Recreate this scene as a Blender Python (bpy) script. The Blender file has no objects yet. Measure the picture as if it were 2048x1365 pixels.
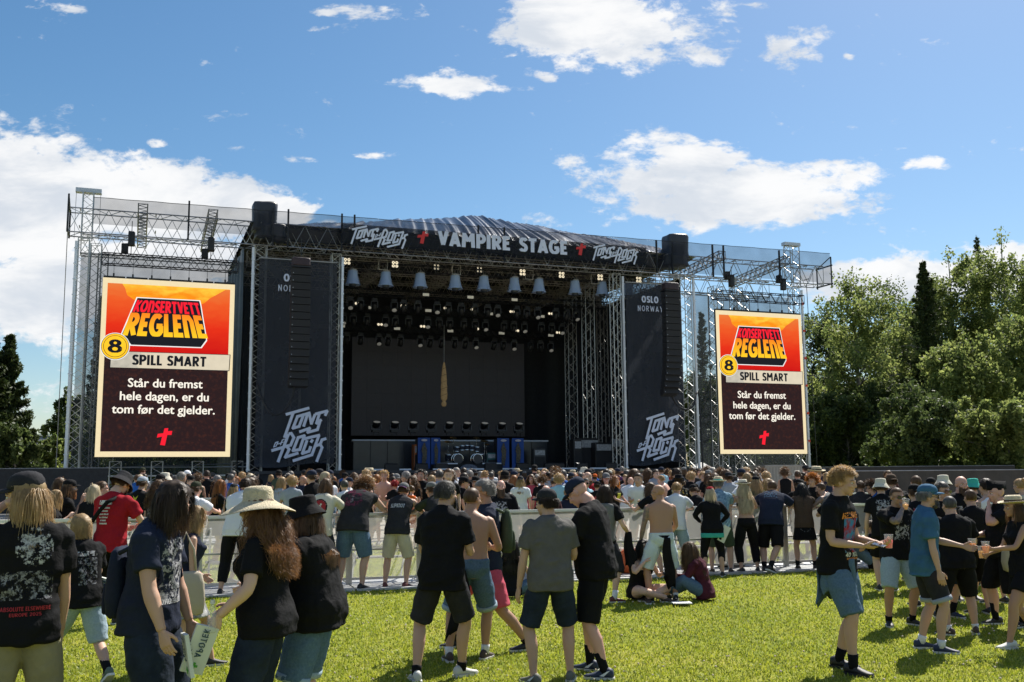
import bpy, bmesh, math, random
from mathutils import Vector, Matrix, noise
from mathutils.bvhtree import BVHTree
import numpy as np
PI = math.pi; R = math.radians
rnd = random.Random(7)
scene = bpy.context.scene
col = scene.collection

# ---------------------------------------------------------------- camera
FPX = 1991.0; EYE = 1.85; YH = 947.0
PIT = math.atan((YH - 682.5) / FPX); ROLL = R(0.45)
cam = bpy.data.cameras.new('camera'); cam_o = bpy.data.objects.new('camera', cam); col.objects.link(cam_o)
cam.sensor_width = 36.0; cam.lens = 36.0 * FPX / 2048; cam.clip_end = 3000; cam.clip_start = 0.1
cam_o.matrix_world = Matrix.Translation((0, 0, EYE)) @ Matrix.Rotation(PI/2 + PIT, 4, 'X') @ Matrix.Rotation(-ROLL, 4, 'Z')
scene.camera = cam_o
# ---------------------------------------------------------------- light
SUN_EL, SUN_AZ = R(50), R(33)          # azimuth measured from +Y towards +X
sd = bpy.data.lights.new('sun', 'SUN'); sd.energy = 5.0; sd.angle = R(0.55); sd.color = (1.0, 0.95, 0.86)
so = bpy.data.objects.new('sun', sd); col.objects.link(so)
sdir = Vector((math.sin(SUN_AZ)*math.cos(SUN_EL), math.cos(SUN_AZ)*math.cos(SUN_EL), math.sin(SUN_EL)))
so.rotation_euler = sdir.to_track_quat('Z', 'Y').to_euler(); so.location = sdir*200
scene.view_settings.view_transform = 'Standard'; scene.view_settings.look = 'None'
scene.view_settings.exposure = 0.78; scene.view_settings.gamma = 1
scene.cycles.max_bounces = 6; scene.cycles.transparent_max_bounces = 16

cr_, sr_, cp_, sp_ = math.cos(ROLL), math.sin(ROLL), math.cos(PIT), math.sin(PIT)
def ray(px, py):
    x0 = (px-1024)/FPX; y0 = -(py-682.5)/FPX
    x = x0*cr_ + y0*sr_; y = -x0*sr_ + y0*cr_
    return Vector((x, cp_ - y*sp_, sp_ + y*cp_))
def at(px, py, Y):
    r = ray(px, py); k = Y/r.y
    return Vector((r.x*k, Y, EYE + r.z*k))
def ground_at(px, py):
    r = ray(px, py); k = -EYE/r.z
    return Vector((r.x*k, r.y*k, 0))

# ---------------------------------------------------------------- world: daylight sky with clouds by direction
w = bpy.data.worlds.new('World'); scene.world = w; w.use_nodes = True
nt = w.node_tree; N = nt.nodes; L = nt.links; N.clear()
out = N.new('ShaderNodeOutputWorld'); bg = N.new('ShaderNodeBackground'); sky = N.new('ShaderNodeTexSky')
sky.sky_type = 'NISHITA'; sky.sun_disc = False; sky.sun_elevation = SUN_EL; sky.sun_rotation = SUN_AZ
sky.altitude = 100; sky.air_density = 1.0; sky.dust_density = 0.6; sky.ozone_density = 2.0
bg.inputs[1].default_value = 0.069
hs = N.new('ShaderNodeHueSaturation'); hs.inputs['Hue'].default_value = 0.494; hs.inputs['Saturation'].default_value = 1.24; hs.inputs['Value'].default_value = 1.0
L.new(sky.outputs[0], hs.inputs['Color']); L.new(hs.outputs[0], bg.inputs[0])
tc = N.new('ShaderNodeTexCoord'); sx = N.new('ShaderNodeSeparateXYZ'); L.new(tc.outputs['Generated'], sx.inputs[0])
def M(op, a, b=None, c=None, clamp=False):
    n = N.new('ShaderNodeMath'); n.operation = op; n.use_clamp = clamp
    for i, v in enumerate((a, b, c)):
        if v is None: continue
        if isinstance(v, (int, float)): n.inputs[i].default_value = v
        else: L.new(v, n.inputs[i])
    return n.outputs[0]
ymax = M('MAXIMUM', sx.outputs[1], 0.05)
U_ = M('DIVIDE', sx.outputs[0], ymax); V_ = M('DIVIDE', sx.outputs[2], ymax)
cmb = N.new('ShaderNodeCombineXYZ'); L.new(U_, cmb.inputs[0]); L.new(V_, cmb.inputs[1])
# cloud banks: centre px, radii px, tilt, weight
banks = [(20,400,300,190,.1,1.6),(260,400,360,130,.20,1.5),(480,420,210,80,.15,1.45),(90,600,300,110,0,1.2),(-140,430,280,200,0,1.5),(90,790,170,40,0,.7),(330,520,260,90,.1,1.3),
 (250,900,300,40,0,.5),(650,415,60,26,.3,.5),
 (1210,55,300,105,.12,1.35),(1340,95,170,66,.1,1.15),(1150,125,90,34,.3,.8),(1010,178,80,13,.05,.65),(770,165,60,16,.2,.6),(640,25,50,14,0,.55),(1090,60,120,50,.2,1.0),(880,168,160,32,.02,.85),(1250,120,150,40,.1,.7),(780,25,120,26,0,.6),(1140,130,90,30,.3,.6),(1580,95,90,50,-.3,.85),(720,15,120,18,0,.45),(1500,20,150,30,0,.4),
 (1430,385,330,92,.06,1.35),(1380,310,170,75,.3,1.05),(1660,350,170,52,-.12,1.05),(1230,390,130,40,.2,.9),(1140,330,70,30,.3,.8),(1850,330,80,24,-.1,.65),(1600,420,150,34,-.2,.8),
 (1400,440,110,40,.2,.8),(1100,445,75,26,.1,.7),(1800,560,330,62,-.02,1.5),(2060,540,260,70,0,1.5),(310,288,34,16,0,.8),(735,312,42,9,.05,.5),(1700,115,16,9,0,.6),
 (605,320,60,14,.1,.65),(560,290,40,12,.2,.5),(150,20,60,12,.2,.45),(1380,150,60,14,.2,.5),(930,60,70,16,.3,.5),(860,25,50,16,-.2,.5),(1080,150,60,16,.3,.6),(640,60,40,10,0,.4),(165,278,26,9,.3,.4),(550,14,40,9,0,.45),(700,175,30,24,.3,.42),(1395,253,40,9,0,.5),(75,188,16,7,0,.4),(480,300,90,14,0,.3),(915,112,14,7,0,.35)]
acc = None
for (bx, by, rx, ry, tl, wt) in banks:
    r = ray(bx, by); u0, v0 = r.x/r.y, r.z/r.y
    mp = N.new('ShaderNodeMapping'); mp.vector_type = 'TEXTURE'
    mp.inputs['Location'].default_value = (u0, v0, 0); mp.inputs['Rotation'].default_value = (0, 0, -tl)
    mp.inputs['Scale'].default_value = (rx/FPX, ry/FPX, 1)
    L.new(cmb.outputs[0], mp.inputs[0])
    ln = N.new('ShaderNodeVectorMath'); ln.operation = 'LENGTH'; L.new(mp.outputs[0], ln.inputs[0])
    m = N.new('ShaderNodeMapRange'); m.interpolation_type = 'SMOOTHSTEP'
    m.inputs[1].default_value = 0.25; m.inputs[2].default_value = 1.25; m.inputs[3].default_value = wt; m.inputs[4].default_value = 0
    L.new(ln.outputs['Value'], m.inputs[0])
    acc = m.outputs[0] if acc is None else M('MAXIMUM', acc, m.outputs[0])
def nz(scale, detail, rough, sc=(1, 1, 1), dist=0.0, loc=(0, 0, 0)):
    mp = N.new('ShaderNodeMapping'); mp.inputs['Scale'].default_value = sc; mp.inputs['Location'].default_value = loc
    L.new(cmb.outputs[0], mp.inputs[0])
    n = N.new('ShaderNodeTexNoise'); n.inputs['Scale'].default_value = scale; n.inputs['Detail'].default_value = detail
    n.inputs['Roughness'].default_value = rough; n.inputs['Distortion'].default_value = dist
    L.new(mp.outputs[0], n.inputs['Vector']); return n.outputs[0]
n1 = nz(9.0, 10, 0.66, (1, 1.9, 1), 0.35); n2 = nz(38, 8, 0.6, (1, 1.8, 1), 0.2)
dens = M('ADD', M('ADD', acc, M('MULTIPLY', M('SUBTRACT', n1, 0.5), 3.0)), M('MULTIPLY', M('SUBTRACT', n2, 0.5), 1.7))
cm = N.new('ShaderNodeMapRange'); cm.interpolation_type = 'SMOOTHSTEP'; cm.inputs[1].default_value = 0.40; cm.inputs[2].default_value = 0.95
L.new(dens, cm.inputs[0])
front = N.new('ShaderNodeMapRange'); front.inputs[1].default_value = 0.1; front.inputs[2].default_value = 0.3; L.new(sx.outputs[1], front.inputs[0])
# clouds elsewhere in the sky
no = N.new('ShaderNodeTexNoise'); no.inputs['Scale'].default_value = 2.2; no.inputs['Detail'].default_value = 7; L.new(tc.outputs['Generated'], no.inputs['Vector'])
co = N.new('ShaderNodeMapRange'); co.interpolation_type = 'SMOOTHSTEP'; co.inputs[1].default_value = 0.52; co.inputs[2].default_value = 0.66; L.new(no.outputs[0], co.inputs[0])
mx = M('ADD', M('MULTIPLY', cm.outputs[0], front.outputs[0]), M('MULTIPLY', co.outputs[0], M('SUBTRACT', 1.0, front.outputs[0])), clamp=True)
mx = M('MULTIPLY', mx, 0.97)
cb = N.new('ShaderNodeBackground'); ramp = N.new('ShaderNodeMixRGB')
ramp.inputs[1].default_value = (0.70, 0.75, 0.82, 1); ramp.inputs[2].default_value = (1.0, 1.0, 1.0, 1)
sh = N.new('ShaderNodeMapRange'); sh.interpolation_type = 'SMOOTHSTEP'; sh.inputs[1].default_value = 0.36; sh.inputs[2].default_value = 0.6
n3 = nz(6.0, 6, 0.6, (1, 2.6, 1), 0.3, (3, 1, 0)); L.new(n3, sh.inputs[0])
L.new(sh.outputs[0], ramp.inputs[0]); L.new(ramp.outputs[0], cb.inputs[0]); cb.inputs[1].default_value = 0.58
ms = N.new('ShaderNodeMixShader'); L.new(mx, ms.inputs[0]); L.new(bg.outputs[0], ms.inputs[1]); L.new(cb.outputs[0], ms.inputs[2])
L.new(ms.outputs[0], out.inputs[0])

# ---------------------------------------------------------------- helpers
def tag(o, label=None, cat=None, group=None, kind=None):
    if label: o['label'] = label
    if cat: o['category'] = cat
    if group: o['group'] = group
    if kind: o['kind'] = kind
    return o
def thing(name, label, cat, loc=(0, 0, 0), rz=0.0, group=None):
    o = bpy.data.objects.new(name, None); o.empty_display_size = 0.2; col.objects.link(o)
    o.location = loc; o.rotation_euler = (0, 0, rz)
    return tag(o, label, cat, group)
def link(name, me, m=None, parent=None, smooth=False):
    o = bpy.data.objects.new(name, me); col.objects.link(o)
    if m is not None:
        me.materials.clear(); me.materials.append(m)
    if parent is not None: o.parent = parent
    if smooth: me.polygons.foreach_set('use_smooth', [True]*len(me.polygons))
    return o
def copy_tree(o, parent=None):
    c = o.copy(); col.objects.link(c)
    if parent is not None: c.parent = parent
    for ch in o.children: copy_tree(ch, c)
    return c

class MB:
    def __init__(s): s.v = []; s.f = []
    def add(s, vs, fs):
        n = len(s.v); s.v += [tuple(v) for v in vs]; s.f += [tuple(i+n for i in f) for f in fs]
    def box(s, x0, y0, z0, x1, y1, z1):
        s.add([(x0,y0,z0),(x1,y0,z0),(x1,y1,z0),(x0,y1,z0),(x0,y0,z1),(x1,y0,z1),(x1,y1,z1),(x0,y1,z1)],
              [(0,3,2,1),(4,5,6,7),(0,1,5,4),(1,2,6,5),(2,3,7,6),(3,0,4,7)]); return s
    def obox(s, M4, sx, sy, sz):
        vs = [M4 @ Vector((x*sx/2, y*sy/2, z*sz/2)) for z in (-1,1) for (x,y) in ((-1,-1),(1,-1),(1,1),(-1,1))]
        s.add(vs, [(0,3,2,1),(4,5,6,7),(0,1,5,4),(1,2,6,5),(2,3,7,6),(3,0,4,7)]); return s
    def tube(s, p0, p1, r, n=5, r1=None, caps=True):
        p0 = Vector(p0); p1 = Vector(p1); d = p1-p0
        if d.length < 1e-6: return s
        d.normalize(); a = d.orthogonal().normalized(); b = d.cross(a); r1 = r if r1 is None else r1
        vs = []
        for p, rr in ((p0, r), (p1, r1)):
            for i in range(n):
                t = 2*PI*i/n; vs.append(p + (a*math.cos(t)+b*math.sin(t))*rr)
        fs = [(i, (i+1) % n, n+(i+1) % n, n+i) for i in range(n)]
        if caps: fs += [tuple(range(n-1, -1, -1)), tuple(range(n, 2*n))]
        s.add(vs, fs); return s
    def path(s, pts, r, n=5, rr=None):
        pts = [Vector(p) for p in pts]; rings = []
        a = None
        for i, p in enumerate(pts):
            d = (pts[min(i+1, len(pts)-1)] - pts[max(i-1, 0)]).normalized()
            if a is None: a = d.orthogonal().normalized()
            a = (a - d*a.dot(d)).normalized(); b = d.cross(a); q = rr[i] if rr else r
            rings.append([p + (a*math.cos(2*PI*k/n)+b*math.sin(2*PI*k/n))*q for k in range(n)])
        s.rings(rings); return s
    def rings(s, rings, caps=True):
        n = len(rings[0]); vs = [v for r in rings for v in r]; fs = []
        for j in range(len(rings)-1):
            for i in range(n): fs.append((j*n+i, j*n+(i+1) % n, (j+1)*n+(i+1) % n, (j+1)*n+i))
        if caps: fs += [tuple(range(n-1, -1, -1)), tuple(range((len(rings)-1)*n, len(rings)*n))]
        s.add(vs, fs)
    def ell(s, M4, rx, ry, rz, nu=12, nv=8):
        rings = []
        for j in range(1, nv):
            t = PI*j/nv
            rings.append([M4 @ Vector((rx*math.sin(t)*math.cos(2*PI*i/nu), ry*math.sin(t)*math.sin(2*PI*i/nu), -rz*math.cos(t))) for i in range(nu)])
        n = len(s.v); s.rings(rings, caps=False)
        a = len(s.v); s.v.append(tuple(M4 @ Vector((0,0,-rz)))); s.v.append(tuple(M4 @ Vector((0,0,rz))))
        for i in range(nu):
            s.f.append((n+(i+1) % nu, n+i, a)); s.f.append((n+(nv-2)*nu+i, n+(nv-2)*nu+(i+1) % nu, a+1))
    def lathe(s, prof, M4=None, n=20, ax=1.0, ay=1.0, caps=True):
        M4 = M4 or Matrix(); rings = []
        for r, z in prof: rings.append([M4 @ Vector((r*ax*math.cos(2*PI*i/n), r*ay*math.sin(2*PI*i/n), z)) for i in range(n)])
        s.rings(rings, caps)
    def prism(s, poly, M4, d):
        n = len(poly); vs = [M4 @ Vector((x, y, 0)) for x, y in poly] + [M4 @ Vector((x, y, d)) for x, y in poly]
        fs = [tuple(range(n)), tuple(range(2*n-1, n-1, -1))] + [(i, i+n, (i+1) % n+n, (i+1) % n) for i in range(n)]
        s.add(vs, fs)
    def truss(s, p0, p1, up, w, h, r=0.028, rd=0.016, step=None, n=5, nd=4):
        p0 = Vector(p0); p1 = Vector(p1); d = (p1-p0); Lh = d.length; d.normalize(); up = Vector(up); up = (up - d*up.dot(d)).normalized(); sd = d.cross(up)
        cs = [sd*w/2*a + up*h/2*b for a, b in ((-1,-1),(1,-1),(1,1),(-1,1))]
        for c in cs: s.tube(p0+c, p1+c, r, n)
        step = step or max(w, h); k = max(1, round(Lh/step)); st = Lh/k
        for fi in range(4):
            a, b = cs[fi], cs[(fi+1) % 4]
            for i in range(k):
                x = p0 + d*st*i; y = x + d*st/2; z = x + d*st
                s.tube(x+a, y+b, rd, nd, caps=False); s.tube(y+b, z+a, rd, nd, caps=False)
        for q in (p0, p1):
            for fi in range(4): s.tube(q+cs[fi], q+cs[(fi+1) % 4], rd, nd, caps=False)
        return s
    def mesh(s, name):
        me = bpy.data.meshes.new(name); me.from_pydata(s.v, [], s.f); me.update(); return me
    def build(s, name, m, parent=None, smooth=False):
        return link(name, s.mesh(name), m, parent, smooth)

# ---------------------------------------------------------------- materials
MATS = {}
def mat(name, c, rough=0.7, metal=0.0, spec=0.5, var=0.0, vscale=6.0, bump=0.0, bscale=30.0, c2=None, emit=None, es=1.0, alpha=None, stretch=None, sheen=0.0, sss=0.0, trans=0.0):
    if name in MATS: return MATS[name]
    m = bpy.data.materials.new(name); m.use_nodes = True; t = m.node_tree; b = t.nodes['Principled BSDF']
    b.inputs['Base Color'].default_value = (*c, 1); b.inputs['Roughness'].default_value = rough; b.inputs['Metallic'].default_value = metal
    b.inputs['Specular IOR Level'].default_value = spec
    if sheen: b.inputs['Sheen Weight'].default_value = sheen
    if sss:
        b.inputs['Subsurface Weight'].default_value = sss; b.inputs['Subsurface Radius'].default_value = (0.02, 0.008, 0.004); b.inputs['Subsurface Scale'].default_value = 0.6
    if emit: b.inputs['Emission Color'].default_value = (*emit, 1); b.inputs['Emission Strength'].default_value = es
    if alpha is not None: b.inputs['Alpha'].default_value = alpha
    if trans: b.inputs['Transmission Weight'].default_value = trans
    crd = t.nodes.new('ShaderNodeTexCoord'); src = crd.outputs['Object']
    if stretch:
        mp = t.nodes.new('ShaderNodeMapping'); mp.inputs['Scale'].default_value = stretch; t.links.new(src, mp.inputs[0]); src = mp.outputs[0]
    if var or c2:
        n = t.nodes.new('ShaderNodeTexNoise'); n.inputs['Scale'].default_value = vscale; n.inputs['Detail'].default_value = 6; n.inputs['Roughness'].default_value = 0.65
        t.links.new(src, n.inputs['Vector']); mr = t.nodes.new('ShaderNodeMapRange'); mr.inputs[1].default_value = 0.3; mr.inputs[2].default_value = 0.7; t.links.new(n.outputs[0], mr.inputs[0])
        x = t.nodes.new('ShaderNodeMixRGB'); c2 = c2 or tuple(max(0, v*(1+var*1.2)) for v in c)
        x.inputs[1].default_value = (*[v*(1-var) for v in c], 1); x.inputs[2].default_value = (*c2, 1)
        t.links.new(mr.outputs[0], x.inputs[0]); t.links.new(x.outputs[0], b.inputs['Base Color'])
    if bump:
        n2_ = t.nodes.new('ShaderNodeTexNoise'); n2_.inputs['Scale'].default_value = bscale; n2_.inputs['Detail'].default_value = 4; t.links.new(src, n2_.inputs['Vector'])
        bn = t.nodes.new('ShaderNodeBump'); bn.inputs['Strength'].default_value = bump; bn.inputs['Distance'].default_value = 0.02
        t.links.new(n2_.outputs[0], bn.inputs['Height']); t.links.new(bn.outputs[0], b.inputs['Normal'])
    MATS[name] = m; return m
def mesh_mat(name, c, alpha, transl=0.5, var=0.15):
    """woven scrim: part open (transparent), part cloth that lets some light through"""
    if name in MATS: return MATS[name]
    m = bpy.data.materials.new(name); m.use_nodes = True; t = m.node_tree; t.nodes.clear()
    o = t.nodes.new('ShaderNodeOutputMaterial'); tr = t.nodes.new('ShaderNodeBsdfTransparent'); d = t.nodes.new('ShaderNodeBsdfDiffuse'); tl = t.nodes.new('ShaderNodeBsdfTranslucent')
    d.inputs[0].default_value = (*c, 1); tl.inputs[0].default_value = (*c, 1)
    m1 = t.nodes.new('ShaderNodeMixShader'); m1.inputs[0].default_value = transl; t.links.new(d.outputs[0], m1.inputs[1]); t.links.new(tl.outputs[0], m1.inputs[2])
    m2 = t.nodes.new('ShaderNodeMixShader'); t.links.new(tr.outputs[0], m2.inputs[1]); t.links.new(m1.outputs[0], m2.inputs[2])
    crd = t.nodes.new('ShaderNodeTexCoord'); n = t.nodes.new('ShaderNodeTexNoise'); n.inputs['Scale'].default_value = 0.9; n.inputs['Detail'].default_value = 5; t.links.new(crd.outputs['Object'], n.inputs['Vector'])
    mr = t.nodes.new('ShaderNodeMapRange'); mr.inputs[1].default_value = 0.3; mr.inputs[2].default_value = 0.7; mr.inputs[3].default_value = alpha*(1-var); mr.inputs[4].default_value = min(1, alpha*(1+var))
    t.links.new(n.outputs[0], mr.inputs[0]); t.links.new(mr.outputs[0], m2.inputs[0]); t.links.new(m2.outputs[0], o.inputs[0])
    MATS[name] = m; return m
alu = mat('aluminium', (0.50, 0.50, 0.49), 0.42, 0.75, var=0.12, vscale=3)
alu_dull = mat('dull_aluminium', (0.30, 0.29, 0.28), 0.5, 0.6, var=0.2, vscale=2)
alu_white = mat('bright_rail', (0.72, 0.74, 0.78), 0.35, 0.35, var=0.08)
steel_black = mat('black_steel', (0.018, 0.018, 0.02), 0.45, 0.3, var=0.2)
black_cloth = mat('black_cloth', (0.018, 0.020, 0.026), 0.8, var=0.35, vscale=1.5, bump=0.5, bscale=2.5)
black_matte = mat('black_matte', (0.012, 0.013, 0.016), 0.85, var=0.3)
white_pvc = mat('white_pvc', (0.8, 0.81, 0.83), 0.45, var=0.05, vscale=1, bump=0.2, bscale=2)
rope_mat = mat('rope', (0.25, 0.24, 0.22), 0.8)

def gz(Y):
    t = min(1, max(0, (Y-20)/22)); return 0.16*t*t*(3-2*t)
# ================================================================ STAGE
A = R(20.6); OX, OY = -0.8, 56.75
Us = Vector((math.cos(A), math.sin(A), 0)); Vs = Vector((-math.sin(A), math.cos(A), 0))
def W(s, t, z=0.0): return Vector((OX, OY, 0)) + Us*s + Vs*t + Vector((0, 0, z))
def S(px, py, t):                                   # pixel -> (s, z) on the stage plane at depth t
    r = ray(px, py); o = Vector((OX, OY, 0)) + Vs*t
    det = -r.x*Us.y + Us.x*r.y; k = (-o.x*Us.y + Us.x*o.y)/det
    p = r*k; return (p - o).dot(Us), EYE + r.z*k
def sth(name, label, cat, s, t, z=0.0, group=None): return thing(name, label, cat, W(s, t, z), A, group)
ORD = ['first','second','third','fourth','fifth','sixth','seventh','eighth','ninth','tenth','eleventh','twelfth','thirteenth','fourteenth','fifteenth','sixteenth','seventeenth','eighteenth','nineteenth','twentieth','twenty first','twenty second','twenty third','twenty fourth','twenty fifth','twenty sixth','twenty seventh','twenty eighth']
def wavy(mb, p0, p1, z0, z1, amp, freq, n=60, nz_=8, seed=0, gather=0.3):
    """hanging cloth between two plan points, with vertical folds"""
    p0 = Vector(p0); p1 = Vector(p1); d = p1-p0; Lh = d.length; d.normalize(); nn = Vector((-d.y, d.x, 0)); vs = []; fs = []
    for j in range(nz_+1):
        f = j/nz_; z = z1 + (z0-z1)*f
        for i in range(n+1):
            u = Lh*i/n
            off = amp*(0.4+0.6*f)*(math.sin(u*freq+seed+0.5*math.sin(f*3+u)) + 0.6*noise.noise(Vector((u*freq*0.5, f*2.0, seed))))
            vs.append(p0 + d*u + nn*off + Vector((0, 0, z)))
    for j in range(nz_):
        for i in range(n): fs.append((j*(n+1)+i, (j+1)*(n+1)+i, (j+1)*(n+1)+i+1, j*(n+1)+i+1))
    mb.add(vs, fs)
    return mb
ZD = 2.02                                            # deck height
# ---- platform
o = sth('stage_platform', 'wide black concert stage platform with a black cloth skirt behind the crowd', 'stage', 0, 0)
MB().box(-14.2, -1.0, ZD-0.25, 13.6, 15.2, ZD).build('deck', mat('deck_ply', (0.03,0.03,0.034), 0.6, var=0.3), o)
b = MB(); wavy(b, (-14.2,-1.03,0), (13.6,-1.03,0), 0.02, ZD-0.02, 0.05, 5.0, 300, 6, 3); b.build('skirt', black_cloth, o, True)
for i in range(10): MB().box(-13.5+i*2.9, -0.6, 0, -13.35+i*2.9, -0.45, ZD-0.26).build('support_leg', alu_dull, o)
b = MB(); b.box(-13.9, -1.12, ZD-0.12, 13.4, -1.045, ZD+0.04); b.build('front_edge', mat('edge_black',(0.02,0.022,0.028),0.5), o)
# ---- skins of the stage house
for nm, lb, a0, a1, z0, z1, sd_ in (
  ('back_drape', 'black backdrop cloth closing the rear of the stage', (-13.6, 14.9), (13.4, 14.9), ZD, 14.4, 1),
  ('side_drape', 'black draped side wall beside the left scrim and screen', (-14.15, 1.1), (-14.15, 14.6), 0.4, 14.3, 2),
  ('side_drape', 'black curtain wall on the right side of the stage interior', (13.2, 2.0), (13.2, 12.5), ZD, 14.3, 5)):
    b = MB(); wavy(b, (a0[0],a0[1],0), (a1[0],a1[1],0), z0, z1, 0.13, 3.2, 140, 16, sd_)
    o = b.build(nm, mat('drape_gloss', (0.02,0.022,0.027), 0.42, var=0.3, vscale=1.2) if sd_ == 2 else black_matte, None, True); o.location = W(0,0); o.rotation_euler = (0,0,A)
    tag(o, lb, 'stage curtain')
b = MB(); wavy(b, (8.7, 9.8, 0), (12.9, 9.8, 0), ZD, 13.6, 0.12, 3.5, 60, 10, 9)
o = b.build('stage_leg_curtain', black_matte, None, True); o.location = W(0,0); o.rotation_euler = (0,0,A); tag(o, 'black wing curtain between the lattice towers on the right of the stage', 'stage curtain')
# ---- roof tarpaulin
def roofz(s, t):
    # hipped tent: ridge along t above s=0.4
    sc = 0.4
    zz = 18.05 - (.135 if s < sc else .088)*abs(s-sc)
    ed = max(0, min(1, (s+14.0)/3.2, (13.4-s)/1.6)); zz = 15.3 + (zz-15.3)*(ed**.6)
    ft = min(1, max(0, t/4.6)); e = 15.25
    return e + (zz-e)*(ft**0.8)
vs = []; fs = []; nu, nv = 520, 30
for j in range(nv+1):
    t = 0.15 + (13.8)*((j/nv)**1.4)
    for i in range(nu+1):
        s = -14.0 + 27.4*i/nu
        fan = (s-0.4)*(1+0.06*t) ; env = math.exp(-((t-2.6)/3.0)**2)
        pl = 0.085*env*(.45*math.sin(fan*8.5+noise.noise(Vector((s*1.3,0,1)))*5) + 1.9*noise.noise(Vector((fan*2.6, t*0.25, 4))) + .8*noise.noise(Vector((fan*6.6, t*0.3, 9))))
        sag = -0.10*abs(math.sin((s+14)/27.4*PI*6))*min(1, t/5)
        vs.append((s, t - pl*0.8, roofz(s, t) + pl*0.55 + sag))
for j in range(nv):
    for i in range(nu): fs.append((j*(nu+1)+i, j*(nu+1)+i+1, (j+1)*(nu+1)+i+1, (j+1)*(nu+1)+i))
b = MB(); b.add(vs, fs)
o = b.build('stage_roof', mat('tarpaulin', (0.10,0.108,0.125), 0.24, 0.72, 0.9, var=0.25, vscale=1.5, bump=0.9, bscale=3.2, stretch=(1,.25,1)), None, True)
o.location = W(0,0); o.rotation_euler = (0,0,A); tag(o, 'shiny black pleated tarpaulin roof peaking above the stage name banner', 'roof'); roof_o = o
b = MB(); vs = []; fs = []
for j in range(9):
    for i in range(41): x_ = -13.9+27.2*i/40; y_ = .35+13.6*j/8; vs.append((x_, y_, 15.16+.04*math.sin(x_*2.1+y_)))
for j in range(8):
    for i in range(40): fs.append((j*41+i,(j+1)*41+i,(j+1)*41+i+1,j*41+i+1))
b.add(vs, fs); b.build('roof_shade_sheet', mat('shade_sheet',(0.03,0.028,0.028),.85,var=.3,vscale=1), roof_o, True)  # sheet added under the tarpaulin to make the stage interior dark
b = MB(); n = 60; b.add([(-14+27.4*i/n, 13.9, roofz(-14+27.4*i/n, 13.9)) for i in range(n+1)]+[(-14+27.4*i/n, 13.9, 13.9) for i in range(n+1)], [(i,i+1,n+2+i,n+1+i) for i in range(n)]); b.build('rear_gable', black_matte, roof_o)
# ---- covered hoists on top of the main towers
def soft_box(mb, cx, cy, z0, wx, wy, h, seed, top=0.86):
    n = 20; rings = []
    for k, (zf, sc) in enumerate(((0,1.0),(0.1,1.02),(0.35,0.97),(0.7,0.99),(0.9,1.0),(0.985,0.93),(1.0,0.5))):
        rg = []
        for i in range(n):
            a = 2*PI*i/n; c, s_ = math.cos(a), math.sin(a); q = (abs(c)**6+abs(s_)**6)**(-1/6)
            d = 1 + 0.05*noise.noise(Vector((c*1.7, s_*1.7, zf*2+seed)))
            rg.append(Vector((cx+wx/2*c*q*sc*d, cy+wy/2*s_*q*sc*d, z0+h*zf*(1+0.03*noise.noise(Vector((c,s_,seed)))))))
        rings.append(rg)
    mb.rings(rings)
for lb, s0, s1, z0, z1 in (('square hoist wrapped in black sheeting on top of the left main tower', -13.85, -12.55, 14.9, 16.5), ('rounded hoist wrapped in black sheeting on top of the right main tower', 11.5, 12.9, 15.0, 16.7)):
    o = sth('hoist_cover', lb, 'covered hoist', (s0+s1)/2, 0.7, z0)
    b = MB(); soft_box(b, 0, 0, 0, s1-s0, 1.4, z1-z0, s0); b.build('sheeting', mat('sheeting', (0.03,0.033,0.045), 0.45, bump=0.8, bscale=2.2), o, True)
    b = MB(); soft_box(b, (0.35 if s0 < 0 else -0.2), 0.1, -0.35, (s1-s0)*1.25, 1.7, 0.75, s0+3); b.build('lower_sheeting', MATS['sheeting'], o, True)
# ---- horizontal trusses
def hbeam(label, p0, p1, w_, h_, m=None, r=0.035, rd=0.02, step=None, name='roof_truss', cat='truss', ext=None):
    c = (Vector(p0)+Vector(p1))/2
    o = sth(name, label, cat, c.x, c.y, c.z); b = MB()
    b.truss(Vector(p0)-c, Vector(p1)-c, (0,0,1), w_, h_, r, rd, step); b.build('lattice', m or alu, o)
    return o
o = hbeam('long front box truss across the whole stage, behind the top banner', (-22.9,0.9,14.75), (23.2,0.9,14.75), 1.1, 1.25, step=1.25)
for s_ in (-22.9-.15, 23.2+.15):
    b = MB(); sg = -1 if s_ < 0 else 1
    for z0 in (-0.62, 0.62): b.tube((s_, -1.1, z0), (s_, .6, z0), 0.05)
    for y0 in (-1.0, 0.5): b.tube((s_, y0, -0.75), (s_, y0, 0.75+(.45 if y0 < 0 else 0)), 0.05)
    b.tube((s_, -1.0, 1.2), (s_, 0.5, .62), 0.035); b.tube((s_, -1.0, -0.62), (s_, 0.5, -.3), 0.035)
    b.build('end_frame', steel_black, o)
for s_ in (-17.3, -13.0, -12.2, -9.3, -8.6, -1.4, 10.2, 11.3, 14.2, 15.0, 19.2, 0.2): MB().box(s_-0.045, -1.16, -0.75, s_+0.045, -1.06, 1.32).build('banner_post', steel_black, o)
for s_ in (-22.5,-18.9,-13.6,-9,-4,1,6,11,16,21.5): MB().tube((s_, -1.05, 0.5), (s_, -0.5, 0.5), 0.03).tube((s_, -1.05, -0.4), (s_, -0.5, -0.4), 0.03).build('outrigger', alu_dull, o)
hbeam('rear box truss of the left wing, seen under the front truss', (-22.6,6.3,14.75), (-14.2,6.3,14.75), 0.8, 1.1, alu_dull, step=1.1)
hbeam('rear box truss of the right wing, crossing behind the tower', (13.6,6.3,14.75), (22.8,6.3,14.75), 0.8, 1.1, alu_dull, step=1.1)
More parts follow.
